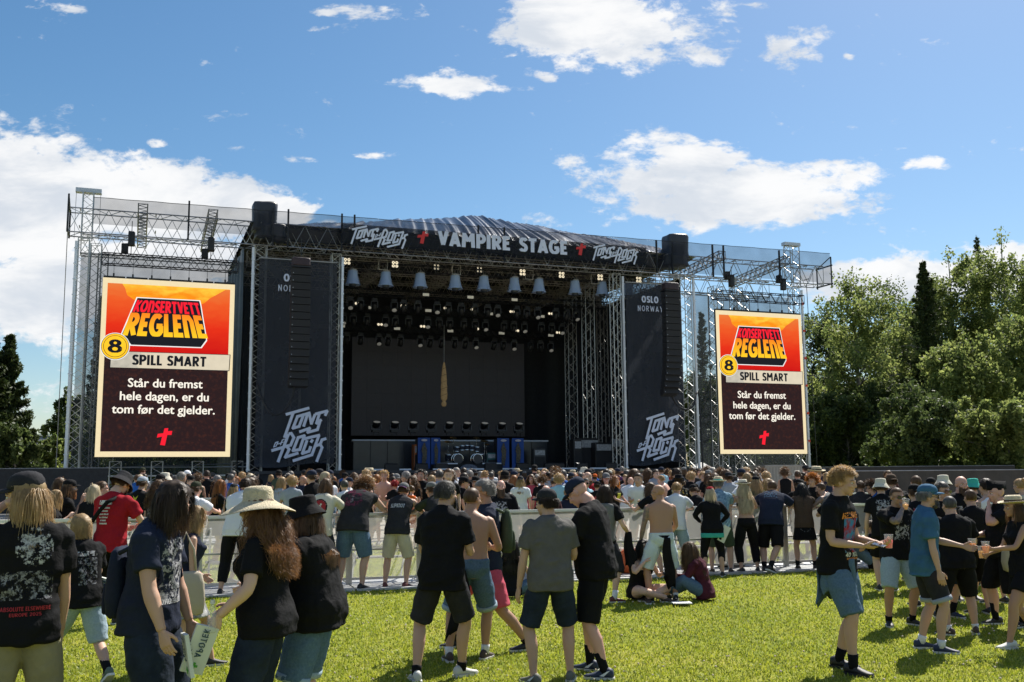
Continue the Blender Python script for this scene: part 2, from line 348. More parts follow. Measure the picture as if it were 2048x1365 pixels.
hbeam('cross truss tying the left wing beams at their outer third', (-19.4,0.3,15.6), (-19.4,6.9,15.2), 0.45, 0.5, alu_dull, step=.6)
hbeam('cross truss tying the left wing beams nearest the stage', (-15.9,0.3,15.6), (-15.9,6.9,15.2), 0.45, 0.5, alu_dull, step=.6)
hbeam('cross truss tying the right wing beams nearest the stage', (15.4,0.3,15.6), (15.4,6.9,15.2), 0.45, 0.5, alu_dull, step=.6)
hbeam('cross truss tying the right wing beams at their outer end', (20.3,0.3,15.6), (20.3,6.9,15.2), 0.45, 0.5, alu_dull, step=.6)
tan = mat('warm_lit_alu', (0.42,0.38,0.33), 0.5, 0.5, var=0.15)  # aluminium tinted tan, the warm light under the roof put into its colour
for t_, w_ in ((2.6,'just behind the front row of lamps'),(5.6,'above the second lighting truss'),(8.6,'above the third lighting truss'),(11.8,'above the giant dark video wall')):
    hbeam('aluminium roof truss spanning the stage, '+w_, (-13.6,t_,14.45), (13.0,t_,14.45), 0.7, 0.8, tan, step=.9, r=.03, rd=.018)
for s_, w_ in ((-10.8,'far left'),(-6.4,'left of centre'),(-2.0,'near the middle'),(2.6,'right of centre'),(7.0,'right third'),(11.0,'far right')):
    hbeam('roof rafter truss running to the back under the tarpaulin, '+w_, (s_,1.6,13.75), (s_,13.6,13.75), 0.5, 0.55, tan, step=.75, r=.026, rd=.016, name='rafter_truss')
b = MB(); wavy(b, (-13.7,13.6,0),(13.1,13.6,0), 11.0, 15.2, 0.05, 2, 60, 3, 3)
o = b.build('roof_liner', black_matte); o.location = W(0,0); o.rotation_euler = (0,0,A); tag(o, 'black cloth hanging from the rear roof truss above the video wall', 'stage curtain')
# ---- vertical lattice towers
def tower(label, s, t, z1, w_=0.52, z0=0.0, rail=None, cap=False, m=None, step=0.85, name='lattice_tower', depth=None):
    o = sth(name, label, 'lattice tower', s, t, z0); b = MB()
    b.truss((0,0,0), (0,0,z1-z0), (0,1,0), w_, depth or w_, 0.03, 0.017, step); b.build('mast', m or alu, o)
    if z0 == 0:
        b = MB(); b.box(-w_*0.9,-w_*0.9,0,w_*0.9,w_*0.9,0.06)
        for a in (-1,1):
            for c in (-1,1): b.tube((a*w_*.5,c*w_*.5,.9),(a*w_*1.3,c*w_*1.3,0.03),.025)
        b.build('base', alu_dull, o)
    if rail is not None:
        b = MB(); b.box(rail-0.06, -w_/2-0.16, 0.05, rail+0.06, -w_/2-0.04, z1-z0-0.2); 
        for k in range(int((z1-z0)/0.8)): b.box(rail-0.09, -w_/2-0.19, 0.5+k*.8, rail+0.09, -w_/2-0.162, 0.56+k*.8)
        b.build('banner_rail', alu_white, o)
    if cap:
        b = MB(); b.box(-0.62,-0.2,z1-z0,0.62,0.2,z1-z0+0.22); b.build('head_block', mat('head_block',(0.55,0.57,0.6),0.4,0.5), o)
        b = MB()
        for a in (-0.58,0.58): b.tube((a,-0.1,z1-z0),(a,-0.1,0),0.014,4)
        b.build('lifting_cable', steel_black, o)
    return o
tower('outermost lattice tower of the left wing with a bright rail', -22.15, 0.9, 13.9, rail=-0.34)
tower('inner lattice tower standing right behind the outermost left one', -21.6, 2.0, 13.9)
tower('slim mast topped by a flat head block above the left wing', -22.05, 1.0, 16.35, 0.5, 13.9, cap=True)
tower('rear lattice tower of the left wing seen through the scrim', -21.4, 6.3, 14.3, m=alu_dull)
o = tower('outermost lattice tower of the right wing with a red marked rail', 21.15, 0.9, 13.9, rail=0.38)
b = MB()
for k in range(14):
    if k % 2: b.box(0.31,-0.475,1.0+k*.9,0.45,-0.425,1.14+k*.9)
b.build('marker_tape', mat('red_tape',(0.75,0.06,0.03),0.5), o)
tower('slim mast topped by a flat head block above the right wing', 21.2, 1.0, 16.75, 0.7, 13.9, cap=True)
tower('lattice tower under the left part of the right screen', 15.15, 0.9, 13.6, 0.7)
tower('first of two paired lattice towers under the middle of the right screen', 17.55, 2.2, 13.9, 0.62)
tower('second paired lattice tower under the right screen, farther back', 19.0, 3.6, 13.9, 0.62)
tower('left front tower of the stage, at the outer edge of the left banner', -13.35, 0.9, 14.2, rail=-0.42, w_=.62)
tower('left front tower of the stage, at the inner edge of the left banner', -9.25, 0.9, 14.0, rail=0.32, w_=.5)
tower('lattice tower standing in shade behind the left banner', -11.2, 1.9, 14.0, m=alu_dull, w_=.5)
tower('right front tower of the stage, at the inner edge of the right banner', 8.0, 0.9, 14.0, rail=0.36, w_=.5)
tower('right front tower of the stage, at the outer edge of the right banner', 12.75, 0.9, 14.2, rail=0.52, w_=.75)
tower('tall bright lattice tower on stage, second from the right banner', 8.05, 5.0, 14.0, z0=ZD, w_=.62, step=1.1)
tower('bright lattice tower on stage nearest the video wall', 8.75, 9.4, 14.0, z0=ZD, w_=.62, step=1.1)
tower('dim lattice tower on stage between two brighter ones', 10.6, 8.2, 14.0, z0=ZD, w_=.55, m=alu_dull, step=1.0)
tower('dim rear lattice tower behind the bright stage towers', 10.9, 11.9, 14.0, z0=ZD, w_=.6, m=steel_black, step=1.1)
# guy ropes and hanging chains
for lb, p0, p1, r_ in (('steel guy cable from the left wing tip down to the ground', W(-22.9,0.2,14.1), at(112,935,48.4), .02), ('loose cable hanging down outside the right wing tower', W(22.0,0.6,14.2), W(22.2,0.6,0.2), .022), ('dark cable hanging in front of the right scrim', W(13.9,-.3,12.8), W(13.4,-.8,0.2), .03)):
    b = MB(); b.tube(Vector((0,0,0)), p1-p0, r_, 5); o = b.build('cable', rope_mat if 'guy' in lb else steel_black); o.location = p0; tag(o, lb, 'cable')
# ---- scrims
scrim = mesh_mat('scrim_mesh', (0.065,0.075,0.085), 0.58, 0.4)
for lb, s0, s1, z0 in (('grey see-through mesh scrim filling the left wing behind its screen', -22.3, -13.8, 1.9), ('grey see-through mesh scrim filling the right wing behind its screen', 13.4, 21.4, 1.75)):
    o = sth('wing_scrim', lb, 'mesh scrim', (s0+s1)/2, 1.5, 0); w2 = (s1-s0)/2; b = MB()
    n = 40; vs = []; fs = []
    for j in range(13):
        for i in range(n+1):
            x = -w2+2*w2*i/n; z = z0+(13.35-z0)*j/12; vs.append((x, 0.05*noise.noise(Vector((x*.6, z*.4, s0))), z))
    for j in range(12):
        for i in range(n): fs.append((j*(n+1)+i, j*(n+1)+i+1, (j+1)*(n+1)+i+1, (j+1)*(n+1)+i))
    b.add(vs, fs); b.build('mesh_cloth', scrim, o, True)
    MB().box(-w2,-.07,z0-.07,w2,-.02,z0).build('bottom_pipe', alu, o)
# ---- top fascia mesh with writing
fas = sth('top_banner', 'long see-through mesh banner with the white stage name and red crosses', 'banner', 0, -0.35, 14)
b = MB(); n = 160; vs = []; fs = []
for j in range(5):
    for i in range(n+1):
        x = -21.75+45.0*i/n; f = j/4
        zl = 14.45 if x < -14 else 14.12
        zl = 14.12+0.35*max(0, min(1, (-12.5-x)/1.5))
        zt = 15.83+0.30*(i/n) + 0.012*math.sin(x*4.3)
        vs.append((x, 0.03*noise.noise(Vector((x*.7,f*2,8))), zl-14+(zt-zl)*f - 0.02))
for j in range(4):
    for i in range(n): fs.append((j*(n+1)+i, j*(n+1)+i+1, (j+1)*(n+1)+i+1, (j+1)*(n+1)+i))
b.add(vs, fs); b.build('mesh_cloth', mesh_mat('fascia_mesh', (0.035,0.04,0.05), 0.44, 0.3), fas, True)
b = MB(); b.box(-9.2,0.05,.42,9.6,0.06,1.52); b.build('dark_backing', mesh_mat('fascia_backing', (0.02,0.024,0.03), 0.62, 0.3), fas)
b = MB(); b.path([(-21.75+45.0*i/60, 0, 1.81+0.30*i/60+0.012*math.sin(i*2.1)) for i in range(61)], 0.018, 4); b.build('hem', steel_black, fas)

# ---- stroke lettering
def stroke_mesh(mb, lines, wd, M4, d0=0.0, ext=0.35):
    """lines: list of point lists; each segment becomes a slightly offset bar"""
    k = 0
    for ln in lines:
        w_ = wd; pts = ln
        if isinstance(ln, tuple): pts, w_ = ln
        for i in range(len(pts)-1):
            a = Vector((pts[i][0], pts[i][1])); c = Vector((pts[i+1][0], pts[i+1][1])); d = c-a
            if d.length < 1e-6: continue
            d.normalize(); nn = Vector((-d.y, d.x))*w_/2; e0 = w_*ext if i > 0 or pts[0] == pts[-1] else 0; e1 = w_*ext if i < len(pts)-2 or pts[0] == pts[-1] else 0
            a2 = a - d*e0; c2 = c + d*e1
            q = [a2+nn, a2-nn, c2-nn, c2+nn]; z = d0 + 0.0016*(k % 9); k += 1
            mb.add([M4 @ Vector((p.x, p.y, z)) for p in q], [(0,1,2,3)])
TONS = [[(378,305),(822,172)],[(520,262),(362,745)],[(600,340),(715,305),(635,528),(520,562),(600,340)],[(715,305),(845,265)],[(790,285),(718,532)],[(820,268),(868,488)],[(862,488),(935,288)],
 [(935,290),(1178,222)],[(1172,215),(1125,320)],[(1018,272),(965,465),(1060,392)],[(1040,395),(985,588),(800,640),(835,562),(638,635)]]
ROCK = [[(440,672),(252,1205)],[(440,672),(490,662),(540,740),(482,885),(365,915)],[(395,890),(455,965),(388,1112),(632,1032)],[(125,990),(370,918)],
 [(620,742),(735,705),(655,968),(530,988),(620,742)],[(735,765),(1035,690)],[(790,790),(706,1042),(830,1000),(862,905)],[(898,775),(862,835)],
 [(1018,690),(888,1068),(528,1182)],[(1158,755),(1075,782),(1040,868),(955,895)],[(1040,868),(1078,930),(978,1202)]]
OFF = [([(200,838),(245,822),(210,905),(168,920),(200,838)],20),([(370,768),(325,790),(290,885)],20),([(235,868),(350,825)],18)]
def logo_stacked(mb, cx, cz, h, y=0.0):
    sc = h/1060.0; M4 = Matrix(((sc,0,0,cx-645*sc),(0,0,-1,y),(0,-sc,0,cz+675*sc),(0,0,0,1)))
    stroke_mesh(mb, TONS+ROCK+OFF, 54, M4)
def logo_line(mb, x0, z1, wd, y=0.0):
    t2 = [[(p[0]*.81-172, p[1]*.81-33) for p in l] for l in TONS]; r2 = [[(p[0]*.82+559, p[1]*.82-389) for p in l] for l in ROCK]
    o2 = [([(p[0]*.82+559, p[1]*.82-389) for p in l], w_*.9) for l, w_ in OFF]
    sc = wd/1480.0; M4 = Matrix(((sc,0,0,x0-80*sc),(0,0,-1,y),(0,-sc,0,z1+90*sc),(0,0,0,1)))
    stroke_mesh(mb, t2+r2+o2, 46, M4)
def arc(cx, cy, rx, ry, a0, a1, n=12): return [(cx+rx*math.cos(R(a0+(a1-a0)*i/n)), cy+ry*math.sin(R(a0+(a1-a0)*i/n))) for i in range(n+1)]
GL = {  # glyph strokes on a 0..w by 0..1 box (y up), stroke width tw
 'V': (.62, [[(.10,1),(.31,0.06)],[(.31,0.06),(.53,1)]]), 'A': (.66, [[(.09,0),(.33,.96)],[(.33,.96),(.57,0)],[(.18,.28),(.48,.28)]]),
 'M': (.82, [[(.12,0),(.16,1)],[(.16,.92),(.41,.42)],[(.41,.42),(.66,.92)],[(.66,1),(.70,0)]]),
 'P': (.56, [[(.12,0),(.12,1)],[(.12,.92)]+arc(.26,.68,.22,.24,90,-90)+[(.12,.44)]]), 'I': (.26, [[(.13,0),(.13,1)]]),
 'R': (.60, [[(.12,0),(.12,1)],[(.12,.92)]+arc(.26,.70,.21,.22,90,-90)+[(.12,.48)],[(.27,.46),(.50,0)]]),
 'E': (.48, [[(.12,0),(.12,1)],[(.12,.91),(.46,.91)],[(.12,.51),(.40,.51)],[(.12,.09),(.46,.09)]]),
 'S': (.52, [arc(.29,.72,.17,.20,20,270,14)+arc(.26,.28,.18,.21,90,-160,14)]),
 'T': (.56, [[(.28,0),(.28,.9)],[(.02,.91),(.54,.91)]]), 'G': (.68, [arc(.37,.5,.27,.42,48,318,20)+[(.585,.22),(.585,.47)],[(.36,.45),(.66,.45)]]),
 'L': (.44, [[(.12,0),(.12,1)],[(.12,.09),(.44,.09)]]), 'K': (.58, [[(.12,0),(.12,1)],[(.16,.48),(.50,1)],[(.22,.52),(.52,0)]]),
 'O': (.70, [arc(.35,.5,.25,.42,0,360,24)]), 'N': (.62, [[(.12,0),(.12,1)],[(.12,.90),(.50,.10)],[(.50,0),(.50,1)]]),
 'n': (.60, [[(.12,0),(.12,1)],[(.12,.88),(.38,.88),(.48,.72),(.48,0)]]), ' ': (.30, []), 'D': (.6,[[(.12,0),(.12,1)],[(.12,.91)]+arc(.22,.5,.26,.41,90,-90)+[(.12,.09)]]),
 '8': (.56, [arc(.28,.73,.15,.18,0,360,16), arc(.28,.29,.19,.22,0,360,16)]), 'H': (.6,[[(.12,0),(.12,1)],[(.48,0),(.48,1)],[(.12,.5),(.48,.5)]]), 'W': (.9,[[(.08,1),(.24,.05)],[(.24,.05),(.44,.9)],[(.44,.9),(.64,.05)],[(.64,.05),(.80,1)]]),
 'U': (.6,[[(.12,1),(.12,.2),(.22,.08),(.38,.08),(.48,.2),(.48,1)]]), 'C': (.6,[arc(.36,.5,.26,.42,48,312,18)]), 'F': (.46,[[(.12,0),(.12,1)],[(.12,.91),(.46,.91)],[(.12,.51),(.40,.51)]]),
 'B': (.58, [[(.12,0),(.12,1)],[(.12,.92)]+arc(.27,.73,.19,.19,90,-90)+[(.12,.54)],[(.12,.50)]+arc(.29,.29,.20,.21,90,-90)+[(.12,.08)]]), '2': (.56, [arc(.28,.72,.18,.20,170,-40,12)+[(.10,.09)],[(.08,.09),(.50,.09)]]), '5': (.56, [[(.46,.92),(.15,.92),(.13,.55)]+arc(.27,.32,.20,.24,100,-150,12)]),
 'Y': (.6,[[(.1,1),(.3,.5)],[(.5,1),(.3,.5)],[(.3,.55),(.3,0)]]), '4': (.6,[[(.42,0),(.42,1)],[(.42,.95),(.08,.3)],[(.05,.3),(.56,.3)]]), '0': (.6,[arc(.3,.5,.2,.42,0,360,20)])}
def glyph_text(mb, txt, M4, tw=0.2, height=1.0, width=None, track=0.03, top=None):
    """top: optional function (x01,y) -> (x,y) warping unit text box"""
    tot = sum(GL[c][0]+track for c in txt)-track; sx_ = (width/tot) if width else height; x = 0; k = 0
    for c in txt:
        gw, ls = GL[c]
        for ln in ls:
            for i in range(len(ln)-1):
                a = Vector(ln[i]); b_ = Vector(ln[i+1]); d = b_-a
                if d.length < 1e-6: continue
                d.normalize(); nn = Vector((-d.y, d.x))*tw/2
                cont0 = i > 0 or ln[0] == ln[-1]; cont1 = i < len(ln)-2 or ln[0] == ln[-1]
                a2 = a - d*(tw*.22 if cont0 else 0); c2 = b_ + d*(tw*.22 if cont1 else 0)
                q = []
                for p in (a2+nn, a2-nn, c2-nn, c2+nn):
                    px, py = (x+p.x), min(1.0, max(0.0, p.y))
                    if top: X, Y_ = top(px/tot, py)
                    else: X, Y_ = px*sx_, py*height
                    q.append(M4 @ Vector((X, Y_, 0.0016*(k % 9))))
                mb.add(q, [(0,1,2,3)]); k += 1
        x += gw+track
def XZ(x, y, z): return Matrix(((1,0,0,x),(0,0,-1,y),(0,1,0,z),(0,0,0,1)))
sign_white = mat('print_white', (0.62,0.67,0.80), 0.6, var=0.04)
b = MB(); glyph_text(b, 'VAMPIRE', XZ(-3.72,-0.05,0.66), .235, .84, 4.36, .07); b.build('stage_name', sign_white, fas); b = MB(); glyph_text(b, 'STAGE', XZ(1.20,-0.05,0.66), .235, .84, 3.06, .07); b.build('stage_name', sign_white, fas)
b = MB(); logo_line(b, -8.75, 1.47, 3.4, -0.05); b.build('festival_logo', sign_white, fas)
b = MB(); logo_line(b, 5.85, 1.50, 3.25, -0.05); b.build('festival_logo', sign_white, fas)
CROSS = [(-.10,.5),(.12,.5),(.10,.30),(.42,.26),(.40,.42),(.16,.10),(.10,-.5),(-.16,-.52),(-.10,0.02),(-.34,-.02),(-.40,.16),(-.12,.20)]
CROSS = [(-.02,.50),(.20,.52),(.18,.34),(.44,.36),(.40,.12),(.16,.12),(.04,-.50),(-.24,-.46),(-.14,.02),(-.44,-.04),(-.40,.18),(-.08,.22)]
red_print = mat('print_red', (0.60,0.03,0.03), 0.6)
for x_, z_ in ((-4.6, 1.03), (5.15, 1.06)):
    b = MB(); b.prism([(p[0]*.75+x_, p[1]*.72+z_) for p in CROSS], XZ(0,-.05,0), 0.01); b.build('red_cross', red_print, fas)

# ---- side banners
for lb, s0, s1, txt0, txt1 in (('tall dark banner with city name and big angular logo, left of the stage opening', -13.45, -9.25, -11.55, -11.55), ('tall dark banner with city name and big angular logo, right of the stage opening', 8.45, 12.3, 9.9, 9.7)):
    o = sth('side_banner', lb, 'banner', (s0+s1)/2, 0.38, 0); w2 = (s1-s0)/2; c = (s0+s1)/2
    b = MB(); vs = []; fs = []; n = 24; nn_ = 40
    for j in range(nn_+1):
        for i in range(n+1):
            x = -w2+2*w2*i/n; z = 2.35+(13.4-2.35)*j/nn_
            low = max(0, 1-(z-2.35)/1.6); vs.append((x, 0.035*noise.noise(Vector((x*.8,z*.35,s0))) + low*0.10*math.sin(z*5.5+0.5*x), z + low*0.12*math.sin(x*1.3)))
    for j in range(nn_):
        for i in range(n): fs.append((j*(n+1)+i, j*(n+1)+i+1, (j+1)*(n+1)+i+1, (j+1)*(n+1)+i))
    b.add(vs, fs); b.build('banner_cloth', mesh_mat('banner_mesh', (0.060,0.066,0.080), 0.80, 0.18, 0.1), o, True)
    b = MB(); b.box(-w2,-.03,13.4,w2,.03,13.46); b.build('top_bar', alu_dull, o)
    b = MB(); logo_stacked(b, (-11.15 if s0 < 0 else 10.35)-c, 4.0, 2.95, -0.12); b.build('festival_logo', sign_white, o)
    b = MB(); xo = (-12.2 if s0 < 0 else 9.45)-c
    glyph_text(b, 'OSLO', XZ(xo+.05,-0.1,12.2), .24, .42, 1.15, .12); glyph_text(b, 'NORWAY', XZ(xo-.25,-0.1,11.65), .12, .36, 1.75, .16); b.build('city_name', sign_white, o)
# ---- line arrays
spk = mat('speaker_grille', (0.016,0.016,0.018), 0.75, var=0.15, vscale=20, bump=0.3, bscale=90)
for lb, s_, curl, n_ in (('tall black line array hung in front of the left banner', -11.58, 0.5, 16), ('curved black line array hung in front of the right banner', 10.25, 1.0, 16)):
    o = sth('line_array_speaker', lb, 'loudspeaker array', s_, -1.95, 12.5); z = 0.0; t_ = 0.0; ang = 0.0
    hgt = 6.2/n_
    for k in range(n_):
        if k > n_*.45: ang += R(curl*2.6)
        M4 = Matrix.Translation((0, t_, z-hgt/2)) @ Matrix.Rotation(-ang, 4, 'X')
        b = MB(); b.obox(M4, 0.98, 0.5, hgt-0.035)
        c = b.build('cabinet', spk, o)
        b = MB(); b.obox(M4 @ Matrix.Translation((-.42,-.26,-.10)), .03, .01, .03); b.build('badge', alu_white, c)
        z -= hgt*math.cos(ang); t_ += hgt*math.sin(ang)*1.0
    b = MB(); b.box(-.5,-.3,0.02,.5,.3,.10); b.tube((-.0,0,.1),(0,0,1.6),.02); b.build('rigging_frame', steel_black, o)
    b = MB(); soft_box(b, 0, 0, .12, .95, .6, .42, s_); b.build('motor_cover', mat('maroon_sheeting',(0.035,0.02,0.026),0.6,bump=.5,bscale=5), o, True)
    b = MB(); e = -6.2
    if s_ < 0: pts = [(-.15,t_,e+.3),(-.3,t_,e-.5),(-.7,t_,e-1.25),(-1.25,t_,e-1.35),(-1.7,t_+.4,e-.6),(-1.95,t_+.9,e+.3)]
    else: pts = [(.15,t_,e+.3),(.5,t_,e-.4),(1.1,t_,e-.75),(1.7,t_,e-.5),(2.2,t_+.5,e+.2),(2.65,t_+.9,e+.1),(2.75,t_+.9,e-3),(2.8,t_+1.0,e-6.2)]
    pp = []
    for i in range(len(pts)-1):
        for k in range(6):
            f = k/6; a0 = Vector(pts[max(i-1,0)]); a1 = Vector(pts[i]); a2 = Vector(pts[i+1]); a3 = Vector(pts[min(i+2,len(pts)-1)])
            pp.append(0.5*((2*a1)+(a2-a0)*f+(2*a0-5*a1+4*a2-a3)*f*f+(3*a1-a0-3*a2+a3)*f**3))
    b.path(pp, .055, 6); b.build('signal_cable', steel_black, o, True)
# ---- big portrait screens
def emis(name, c, s=1.0, c2=None, sc=2.0, stretch=None, lo=0.35, hi=0.65):
    if name in MATS: return MATS[name]
    m = bpy.data.materials.new(name); m.use_nodes = True; t = m.node_tree; t.nodes.clear()
    o = t.nodes.new('ShaderNodeOutputMaterial'); e = t.nodes.new('ShaderNodeEmission'); e.inputs[0].default_value = (*c,1); e.inputs[1].default_value = s*.70
    g = t.nodes.new('ShaderNodeBsdfGlossy'); g.inputs[0].default_value = (0.012,0.012,0.012,1); g.inputs['Roughness'].default_value = .5; ad = t.nodes.new('ShaderNodeAddShader')
    t.links.new(e.outputs[0], ad.inputs[0]); t.links.new(g.outputs[0], ad.inputs[1]); t.links.new(ad.outputs[0], o.inputs[0])
    if c2:
        crd = t.nodes.new('ShaderNodeTexCoord'); src = crd.outputs['Object']
        if stretch: mp = t.nodes.new('ShaderNodeMapping'); mp.inputs['Scale'].default_value = stretch; t.links.new(src, mp.inputs[0]); src = mp.outputs[0]
        n = t.nodes.new('ShaderNodeTexNoise'); n.inputs['Scale'].default_value = sc; n.inputs['Detail'].default_value = 8; n.inputs['Roughness'].default_value = .65; t.links.new(src, n.inputs['Vector'])
        r_ = t.nodes.new('ShaderNodeMapRange'); r_.inputs[1].default_value = lo; r_.inputs[2].default_value = hi; t.links.new(n.outputs[0], r_.inputs[0])
        x = t.nodes.new('ShaderNodeMixRGB'); x.inputs[1].default_value = (*c,1); x.inputs[2].default_value = (*c2,1); t.links.new(r_.outputs[0], x.inputs[0]); t.links.new(x.outputs[0], e.inputs[0])
    MATS[name] = m; return m
def emis_grad(name, stops, z0, z1, s=1.0, nz_amp=.15, sc=1.2):
    """picture shown on the screen: vertical colour run with cloudy noise"""
    if name in MATS: return MATS[name]
    m = bpy.data.materials.new(name); m.use_nodes = True; t = m.node_tree; t.nodes.clear()
    o = t.nodes.new('ShaderNodeOutputMaterial'); e = t.nodes.new('ShaderNodeEmission'); e.inputs[1].default_value = s*.70
    crd = t.nodes.new('ShaderNodeTexCoord'); sp = t.nodes.new('ShaderNodeSeparateXYZ'); t.links.new(crd.outputs['Object'], sp.inputs[0])
    mr = t.nodes.new('ShaderNodeMapRange'); mr.inputs[1].default_value = z0; mr.inputs[2].default_value = z1; t.links.new(sp.outputs[2], mr.inputs[0])
    mp = t.nodes.new('ShaderNodeMapping'); mp.inputs['Scale'].default_value = (1,1,2.2); t.links.new(crd.outputs['Object'], mp.inputs[0])
    n = t.nodes.new('ShaderNodeTexNoise'); n.inputs['Scale'].default_value = sc; n.inputs['Detail'].default_value = 9; n.inputs['Roughness'].default_value = .6; n.inputs['Distortion'].default_value = .6; t.links.new(mp.outputs[0], n.inputs['Vector'])
    a1 = t.nodes.new('ShaderNodeMath'); a1.operation = 'MULTIPLY_ADD'; a1.inputs[1].default_value = nz_amp*2; a1.inputs[2].default_value = -nz_amp; t.links.new(n.outputs[0], a1.inputs[0])
    a2 = t.nodes.new('ShaderNodeMath'); a2.operation = 'ADD'; t.links.new(a1.outputs[0], a2.inputs[0]); t.links.new(mr.outputs[0], a2.inputs[1])
    rp = t.nodes.new('ShaderNodeValToRGB'); el = rp.color_ramp.elements
    while len(el) < len(stops): el.new(0.5)
    for i, (p, c) in enumerate(stops): el[i].position = p; el[i].color = (*c, 1)
    t.links.new(a2.outputs[0], rp.inputs[0]); t.links.new(rp.outputs[0], e.inputs[0]); t.links.new(e.outputs[0], o.inputs[0])
    MATS[name] = m; return m
def flat(poly, y, m, name, parent, warp=None):
    b = MB(); b.prism(poly, XZ(0, y, 0), 0.012); return b.build(name, m, parent)
cream = emis('screen_cream', (0.86,0.72,0.44), .92, (0.80,0.67,0.42), 8); ink = emis('screen_ink', (0.008,0.009,0.013), 1.0)
cream2 = emis('screen_stone', (0.78,0.69,0.52), .85, (0.70,0.62,0.47), 2)
maroon = emis('screen_maroon', (0.020,0.009,0.010), 1.0, (0.060,0.018,0.012), 5.0, lo=.5, hi=.75)
def text_obj(txt, size, bold=0.0, align='CENTER', name='writing', sxy=1.0, space=1.0, res=3):
    cu = bpy.data.curves.new(name, 'FONT'); cu.body = txt; cu.size = size; cu.align_x = align; cu.offset = bold; cu.space_line = space; cu.resolution_u = res; cu.fill_mode = 'FRONT'
    ob = bpy.data.objects.new(name, cu); col.objects.link(ob); dg = bpy.context.evaluated_depsgraph_get(); dg.update()
    me = bpy.data.meshes.new_from_object(ob.evaluated_get(dg)); bpy.data.objects.remove(ob); bpy.data.curves.remove(cu)
    return me
for lb, s_, side in (('tall lit portrait screen with cream border and concert rules, left wing', -17.93, -1), ('tall lit portrait screen with cream border and concert rules, right wing', 17.73, 1)):
    z0 = 2.8 if side < 0 else 2.93; Hs = 9.0; w2 = 3.22
    o = sth('portrait_screen', lb, 'video screen', s_, -0.05, z0)
    MB().box(-w2,0.0,0,w2,0.14,Hs).build('housing', steel_black, o)
    MB().box(-w2+.005,-.012,0.005,w2-.005,-.002,Hs-.005).build('cream_border', cream, o)
    for k in range(6): MB().box(-w2+k*w2/3+.03,-.03,Hs,-w2+(k+1)*w2/3-.03,.16,Hs+.09).build('hanging_bar', steel_black, o)
    for k in range(7): x = -w2+.5+k*(2*w2-1)/6; MB().tube((x,.07,Hs+.24),(x,.07,10.35),.014,4).box(x-.04,.03,Hs+.08,x+.04,.11,Hs+.25).build('hanging_rod', steel_black, o)
    L_, R_ = -w2+.24, w2-.24
    flat([(L_,.27),(R_,.27),(R_,5.2),(L_,5.2)], -.014, maroon, 'dark_field', o)
    sky_pic = emis_grad('screen_fire_sky', [(0,(0.75,0.06,0.01)),(.35,(0.9,0.22,0.01)),(.6,(0.95,0.42,0.02)),(.8,(0.9,0.25,0.01)),(1,(0.95,0.55,0.05))], 5.2, 8.75, .95, .35, .9)
    rock_pic = emis_grad('screen_red_rock', [(0,(0.55,0.008,0.008)),(.4,(0.72,0.03,0.01)),(.75,(0.78,0.10,0.02)),(1,(0.75,0.18,0.04))], 5.2, 8.75, .95, .12, 1.6)
    flat([(L_,5.2),(R_,5.2),(R_,8.72),(L_,8.72)], -.014, sky_pic, 'fire_sky', o)
    flat([(L_,5.2),(R_,5.2),(R_,8.70),(R_-.25,8.68),(R_-.6,8.45),(R_-1.0,8.2),(R_-1.25,7.95),(1.0,7.55),(.2,7.35),(-.8,7.5),(-1.6,7.85),(-2.05,8.15),(-2.15,8.5),(-2.3,8.72),(L_,8.72)], -.027, rock_pic, 'red_rocks', o)
    # logo block
    def wp(x, y): # trapezoid warp
        return x, y
    outl = [(-1.55,8.02),(1.45,8.02),(1.52,7.75),(1.62,7.2),(1.78,6.4),(1.85,6.0),(1.60,5.62),(-1.75,5.62),(-2.2,6.15)]
    flat([(p[0]*1.03, 6.85+(p[1]-6.85)*1.04) for p in outl], -.040, emis('screen_white',(0.9,0.9,0.88),.9), 'logo_outline', o)
    flat(outl, -.053, ink, 'logo_block', o)
    b = MB(); glyph_text(b, 'KOnSERTVETT', XZ(0,-.068,0), .22, 1, None, .03, lambda x, y: ((-1.66+x*3.16)*(1) + (y-.5)*(.22*(.5-x)*2), 7.30+y*.62)); b.build('heading', emis('screen_red',(0.85,0.012,0.03),1.0), o)
    b = MB(); glyph_text(b, 'REGLEnE', XZ(0,-.068,0), .23, 1, None, .04, lambda x, y: ((-2.02+x*3.78) + (y-.5)*(.75*(.45-x)), 6.08+y*1.18)); b.build('heading', emis_grad('screen_yellow', [(0,(0.95,0.55,0.02)),(1,(0.93,0.2,0.015))], 6.1, 7.3, 1.0, .05), o)
    # title strip
    flat([(-2.72,4.42),(3.06,4.42),(3.09,5.28),(-2.70,5.28)], -.080, ink, 'title_shadow', o)
    flat([(-2.68,4.45),(3.02,4.45),(3.05,5.25),(-2.66,5.25)], -.093, cream2, 'title_strip', o)
    flat([(-2.68,4.46),(-1.35,4.46),(-1.6,4.7),(-1.1,4.9),(-1.3,5.24),(-2.66,5.24)], -.103, emis('screen_grey_stain',(0.45,0.42,0.35),.9,(0.6,0.55,0.45),3), 'grey_stain', o)
    b = MB(); glyph_text(b, 'SPILL', XZ(-1.68,-.115,4.60), .215, .52, 1.42, .05); b.build('title_text', ink, o); b = MB(); glyph_text(b, 'SMART', XZ(-.02,-.115,4.60), .215, .52, 1.92, .05); b.build('title_text', ink, o)
    b = MB(); cx, cz = -2.5, 5.5
